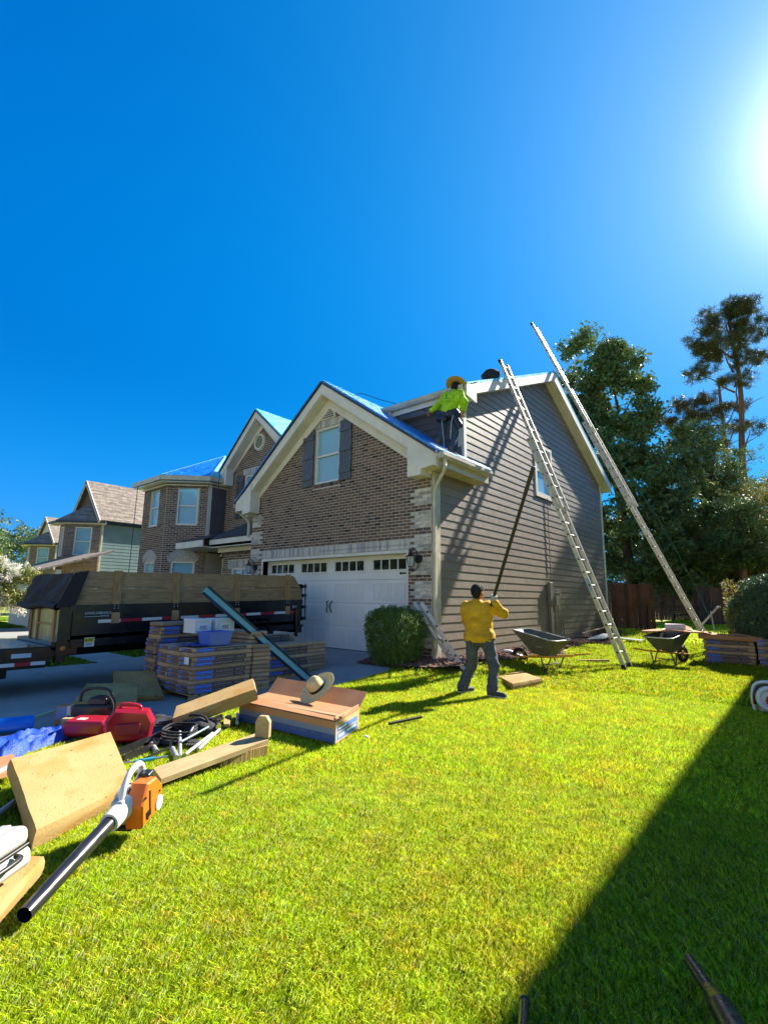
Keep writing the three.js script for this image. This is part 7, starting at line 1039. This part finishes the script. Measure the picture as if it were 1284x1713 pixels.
{ const t = thing('garden_bench', 'dark metal garden bench frame in the back yard behind the ladder', 'bench', [1.1, 0.13, -19.2], 0.3); for (const x of [-0.55, 0.55]) part(t, 'leg', [rod([x, 0, -0.2], [x * 0.8, 0.42, -0.15], 0.02), rod([x, 0, 0.22], [x * 0.8, 0.42, 0.15], 0.02), rod([x, 0.42, -0.2], [x * 1.1, 0.85, -0.3], 0.018)], M.black); part(t, 'seat', [-0.12, 0, 0.12].map((z) => bx(-0.62, 0.62, 0.42, 0.445, z - 0.045, z + 0.045)), M.black); part(t, 'back_slat', [0.6, 0.78].map((y) => bar([-0.65, y, -0.26], [0.65, y, -0.26], 0.06, 0.02)), M.black); }
// ------------------------------------------------------------------ neighbouring houses
function sideHouse(label, ox, oz, o = {}) {
  const t = thing(o.name ?? 'neighbour_house', label, 'house', [ox, -0.4, oz]), P = (n, g, m) => part(t, n, g, m), S = o.siding ?? M.blueSiding;
  // local: bay corner at the origin, siding wall runs along -z at x = 0, street side +z
  P('brick_front', [bx(-4.4, -1.0, 0, 5.3, -0.3, 0), bx(-0.02, 0.0, 0, 5.3, -0.3, 0)], M.mortar);
  const bw = new THREE.Mesh(prism(rect(0, 1.75, 0, 5.3), 0.12, [rect(0.45, 1.3, 3.55, 5.05)]).translate(0, 0, -0.12), M.mortar); bw.name = 'bay_wall'; bw.position.set(-1.24, 0, 1.24); bw.rotation.y = Math.PI / 4; t.add(bw); bw.castShadow = bw.receiveShadow = true;
  layBricks(bw, 1.75, 1.2, 5.25, (u, v) => !inRect(u, v, [0.45, 1.3, 3.55, 5.05]), () => false, 400 + ox, 0);
  const fw = new THREE.Mesh(prism(rect(0, 1.0, 0, 5.3), 0.12).translate(0, 0, -0.12), M.mortar); fw.name = 'bay_wall'; fw.position.set(-2.24, 0, 1.24); t.add(fw); layBricks(fw, 1.0, 1.2, 5.25, (u, v) => !inRect(u, v, [0.3, 0.75, 3.5, 5.1]), () => false, 401 + ox, 0);
  const w = sash(t, 'window', 0.45, 1.3, 3.55, 5.05, -0.04, { blindTo: 4.4 }); w.position.set(-1.24, 0, 1.24); w.rotation.y = Math.PI / 4; const w2 = sash(t, 'window', 0.31, 0.74, 3.52, 5.08, 0.0, {}); w2.position.set(-2.24, 0, 1.25);
  const sw = P('siding_wall', bx(-0.12, -0.01, 0, 5.4, -9, -0.02), S); for (let y = 0.5; y < 5.3; y += 0.175) part(sw, 'siding_board', slab([[0.012, y, -0.05], [0.012, y, -9], [0.0, y + 0.19, -9], [0.0, y + 0.19, -0.05]], 0.01), S);
  P('downspout', bar([0.06, 0.2, -0.05], [0.06, 5.3, -0.05], 0.08, 0.07), M.gutter);
  P('gutter', [bx(0.1, 0.25, 5.3, 5.42, -9, 0.1), bx(0.0, 0.1, 5.24, 5.3, -9, 0.1)], M.drip);
  P('soffit', [slab([[-1.4, 5.3, 1.6], [0.35, 5.3, -0.1], [-0.02, 5.3, -0.1], [-1.3, 5.3, 1.24]], 0.1), bx(-2.55, -1.35, 5.2, 5.3, 1.24, 1.6)], M.trim);
  const rx = o.rx ?? -2.3, ry = o.ry ?? 7.9; P('roof', [slab([[0.28, 5.42, 0.25], [0.28, 5.42, -9], [rx, ry, -9], [rx, ry, 0.25]], 0.08), slab([[rx, ry, 0.25], [rx, ry, -9], [rx * 2, 5.42, -9], [rx * 2, 5.42, 0.25]], 0.08)], M.shingle);
  P('gable_face', prism([[0, 5.4], [rx, ry - 0.1], [rx * 2, 5.4]].map(([a, b]) => [a, b]), 0.1).translate(0, 0, -0.1), o.gable ?? M.bricks[2]); P('rake_board', [bar(V(0.28, 5.32, 0.22), V(rx, ry - 0.1, 0.22), 0.2, 0.05, V(0, 0, 1)), bar(V(rx, ry - 0.1, 0.22), V(rx * 2, 5.32, 0.22), 0.2, 0.05, V(0, 0, 1))], M.trim);
  const pk = [-1.5, 6.7, -0.2]; P('bay_roof', [slab([[-2.65, 5.34, 1.66], [-1.4, 5.34, 1.66], pk], 0.05), slab([[-1.4, 5.34, 1.66], [0.32, 5.34, -0.1], pk], 0.05)], M.shingle); P('bay_gutter', [bar(V(-2.65, 5.31, 1.68), V(-1.38, 5.31, 1.68), 0.1, 0.1), bar(V(-1.38, 5.31, 1.68), V(0.34, 5.31, -0.06), 0.1, 0.1)], M.drip);
  P('core', bx(rx * 2 + 0.2, -0.2, 0, 5.3, -9, -0.4), M.roomDark); return t;
}
sideHouse('blue grey sided house with brick bay and brown shingle roof beyond the trailer', -22.5, -1.95);
sideHouse('far brick house with tan roof at the left behind the blossom tree', -38.0, -4.4, { name: 'far_house', siding: M.mortar, rx: -2.6, ry: 7.7, gable: M.trim });
{ // white sided garage front glimpsed under the blossom
  const t = thing('white_wall', 'white sided house wall with brown corner post behind the tarp at the left', 'wall', [-22.2, -0.4, 0.9]); const w = part(t, 'wall', bx(-3, 3.2, 0, 2.6, -0.2, 0), M.trim); for (let y = 0.1; y < 2.5; y += 0.2) part(w, 'siding_board', slab([[-3, y, 0.02], [3.2, y, 0.02], [3.2, y + 0.21, 0.006], [-3, y + 0.21, 0.006]], 0.01), M.trim); part(t, 'post', bx(1.0, 1.25, 0, 2.6, 0.02, 0.2), M.trailerPost); part(t, 'roof', slab([[-3.2, 2.6, 0.6], [3.4, 2.6, 0.6], [3.4, 3.6, -2.2], [-3.2, 3.6, -2.2]], 0.08), M.shingle);
}
// the house on whose lawn the photographer stands: its long roof edge throws the shade at the right; it lies outside the frame
{
  const t = thing('shading_house', 'pale house at the right outside the picture whose roof shades the lawn', 'house', [0, 0, 0]), e = SHADE;
  part(t, 'wall', bx(e.x + 0.35, e.x + 9, -0.4, e.y, e.z1, e.z0 - 0.35), M.trim);  // unseen wall made pale to bounce light into the shaded lawn
  part(t, 'roof', [slab([[e.x, e.y, e.z0], [e.x, e.y, e.z1], [e.x + 4.6, e.y + 2.6, e.z1], [e.x + 4.6, e.y + 2.6, e.z0]].reverse(), 0.12), slab([[e.x + 4.6, e.y + 2.6, e.z0], [e.x + 4.6, e.y + 2.6, e.z1], [e.x + 9.2, e.y, e.z1], [e.x + 9.2, e.y, e.z0]].reverse(), 0.12)], M.shingle);
}
{ // across the street: trees and house mirrored in panes, pale fronts added for bounce
  const t = thing('house_across', 'pale brick house across the street behind the viewer', 'house', [0, 0, 0]); part(t, 'wall', bx(-14, 2, -0.4, 5.6, 34, 42), M.trim); part(t, 'roof', [slab([[-14.5, 5.6, 33.5], [2.5, 5.6, 33.5], [2.5, 9, 38], [-14.5, 9, 38]].reverse(), 0.1), slab([[-14.5, 9, 38], [2.5, 9, 38], [2.5, 5.6, 42.5], [-14.5, 5.6, 42.5]].reverse(), 0.1)], M.shingle);
  for (const [k, x0, x1, nm] of [[0, 5, 19, 'second pale house added across the street to bounce sunlight, right of the first'], [1, -46, -30, 'third pale house added across the street to bounce sunlight, far to the left']]) { const h2 = thing('house_across', nm, 'house', [0, 0, 0]); part(h2, 'wall', bx(x0, x1, -0.4, 5.8, 35, 42), M.trim); part(h2, 'roof', [slab([[x0 - 0.5, 5.8, 34.5], [x1 + 0.5, 5.8, 34.5], [x1 + 0.5, 9, 38.5], [x0 - 0.5, 9, 38.5]].reverse(), 0.1)], M.shingle); }  // two more unseen pale fronts added to bounce sun onto the facade
  for (const [x, h, i] of [[-19, 9, 0], [-26, 12, 1], [7, 8, 2], [-34, 12, 3], [-42, 12, 4], [-15, 10, 5]]) tree('street_tree', ['tree across the street left of the pale house', 'taller tree farther left across the street', 'tree across the street right of the pale house', 'third tree along the far side of the street', 'farthest tree along the far side of the street', 'tree before the pale house across the street'][i], [x, -0.4, 31], [x, h * 0.7, 31], 0.25, [[x, h * 0.7, 31, h * 0.42, h * 0.36, h * 0.4], [x + 1, h * 0.38, 30.5, h * 0.4, h * 0.28, h * 0.36]], { seed: 200 + i, clumps: 130, per: 20, spread: 0.9, geo: clumps.wide });
}
renderer.render(scene, camera);
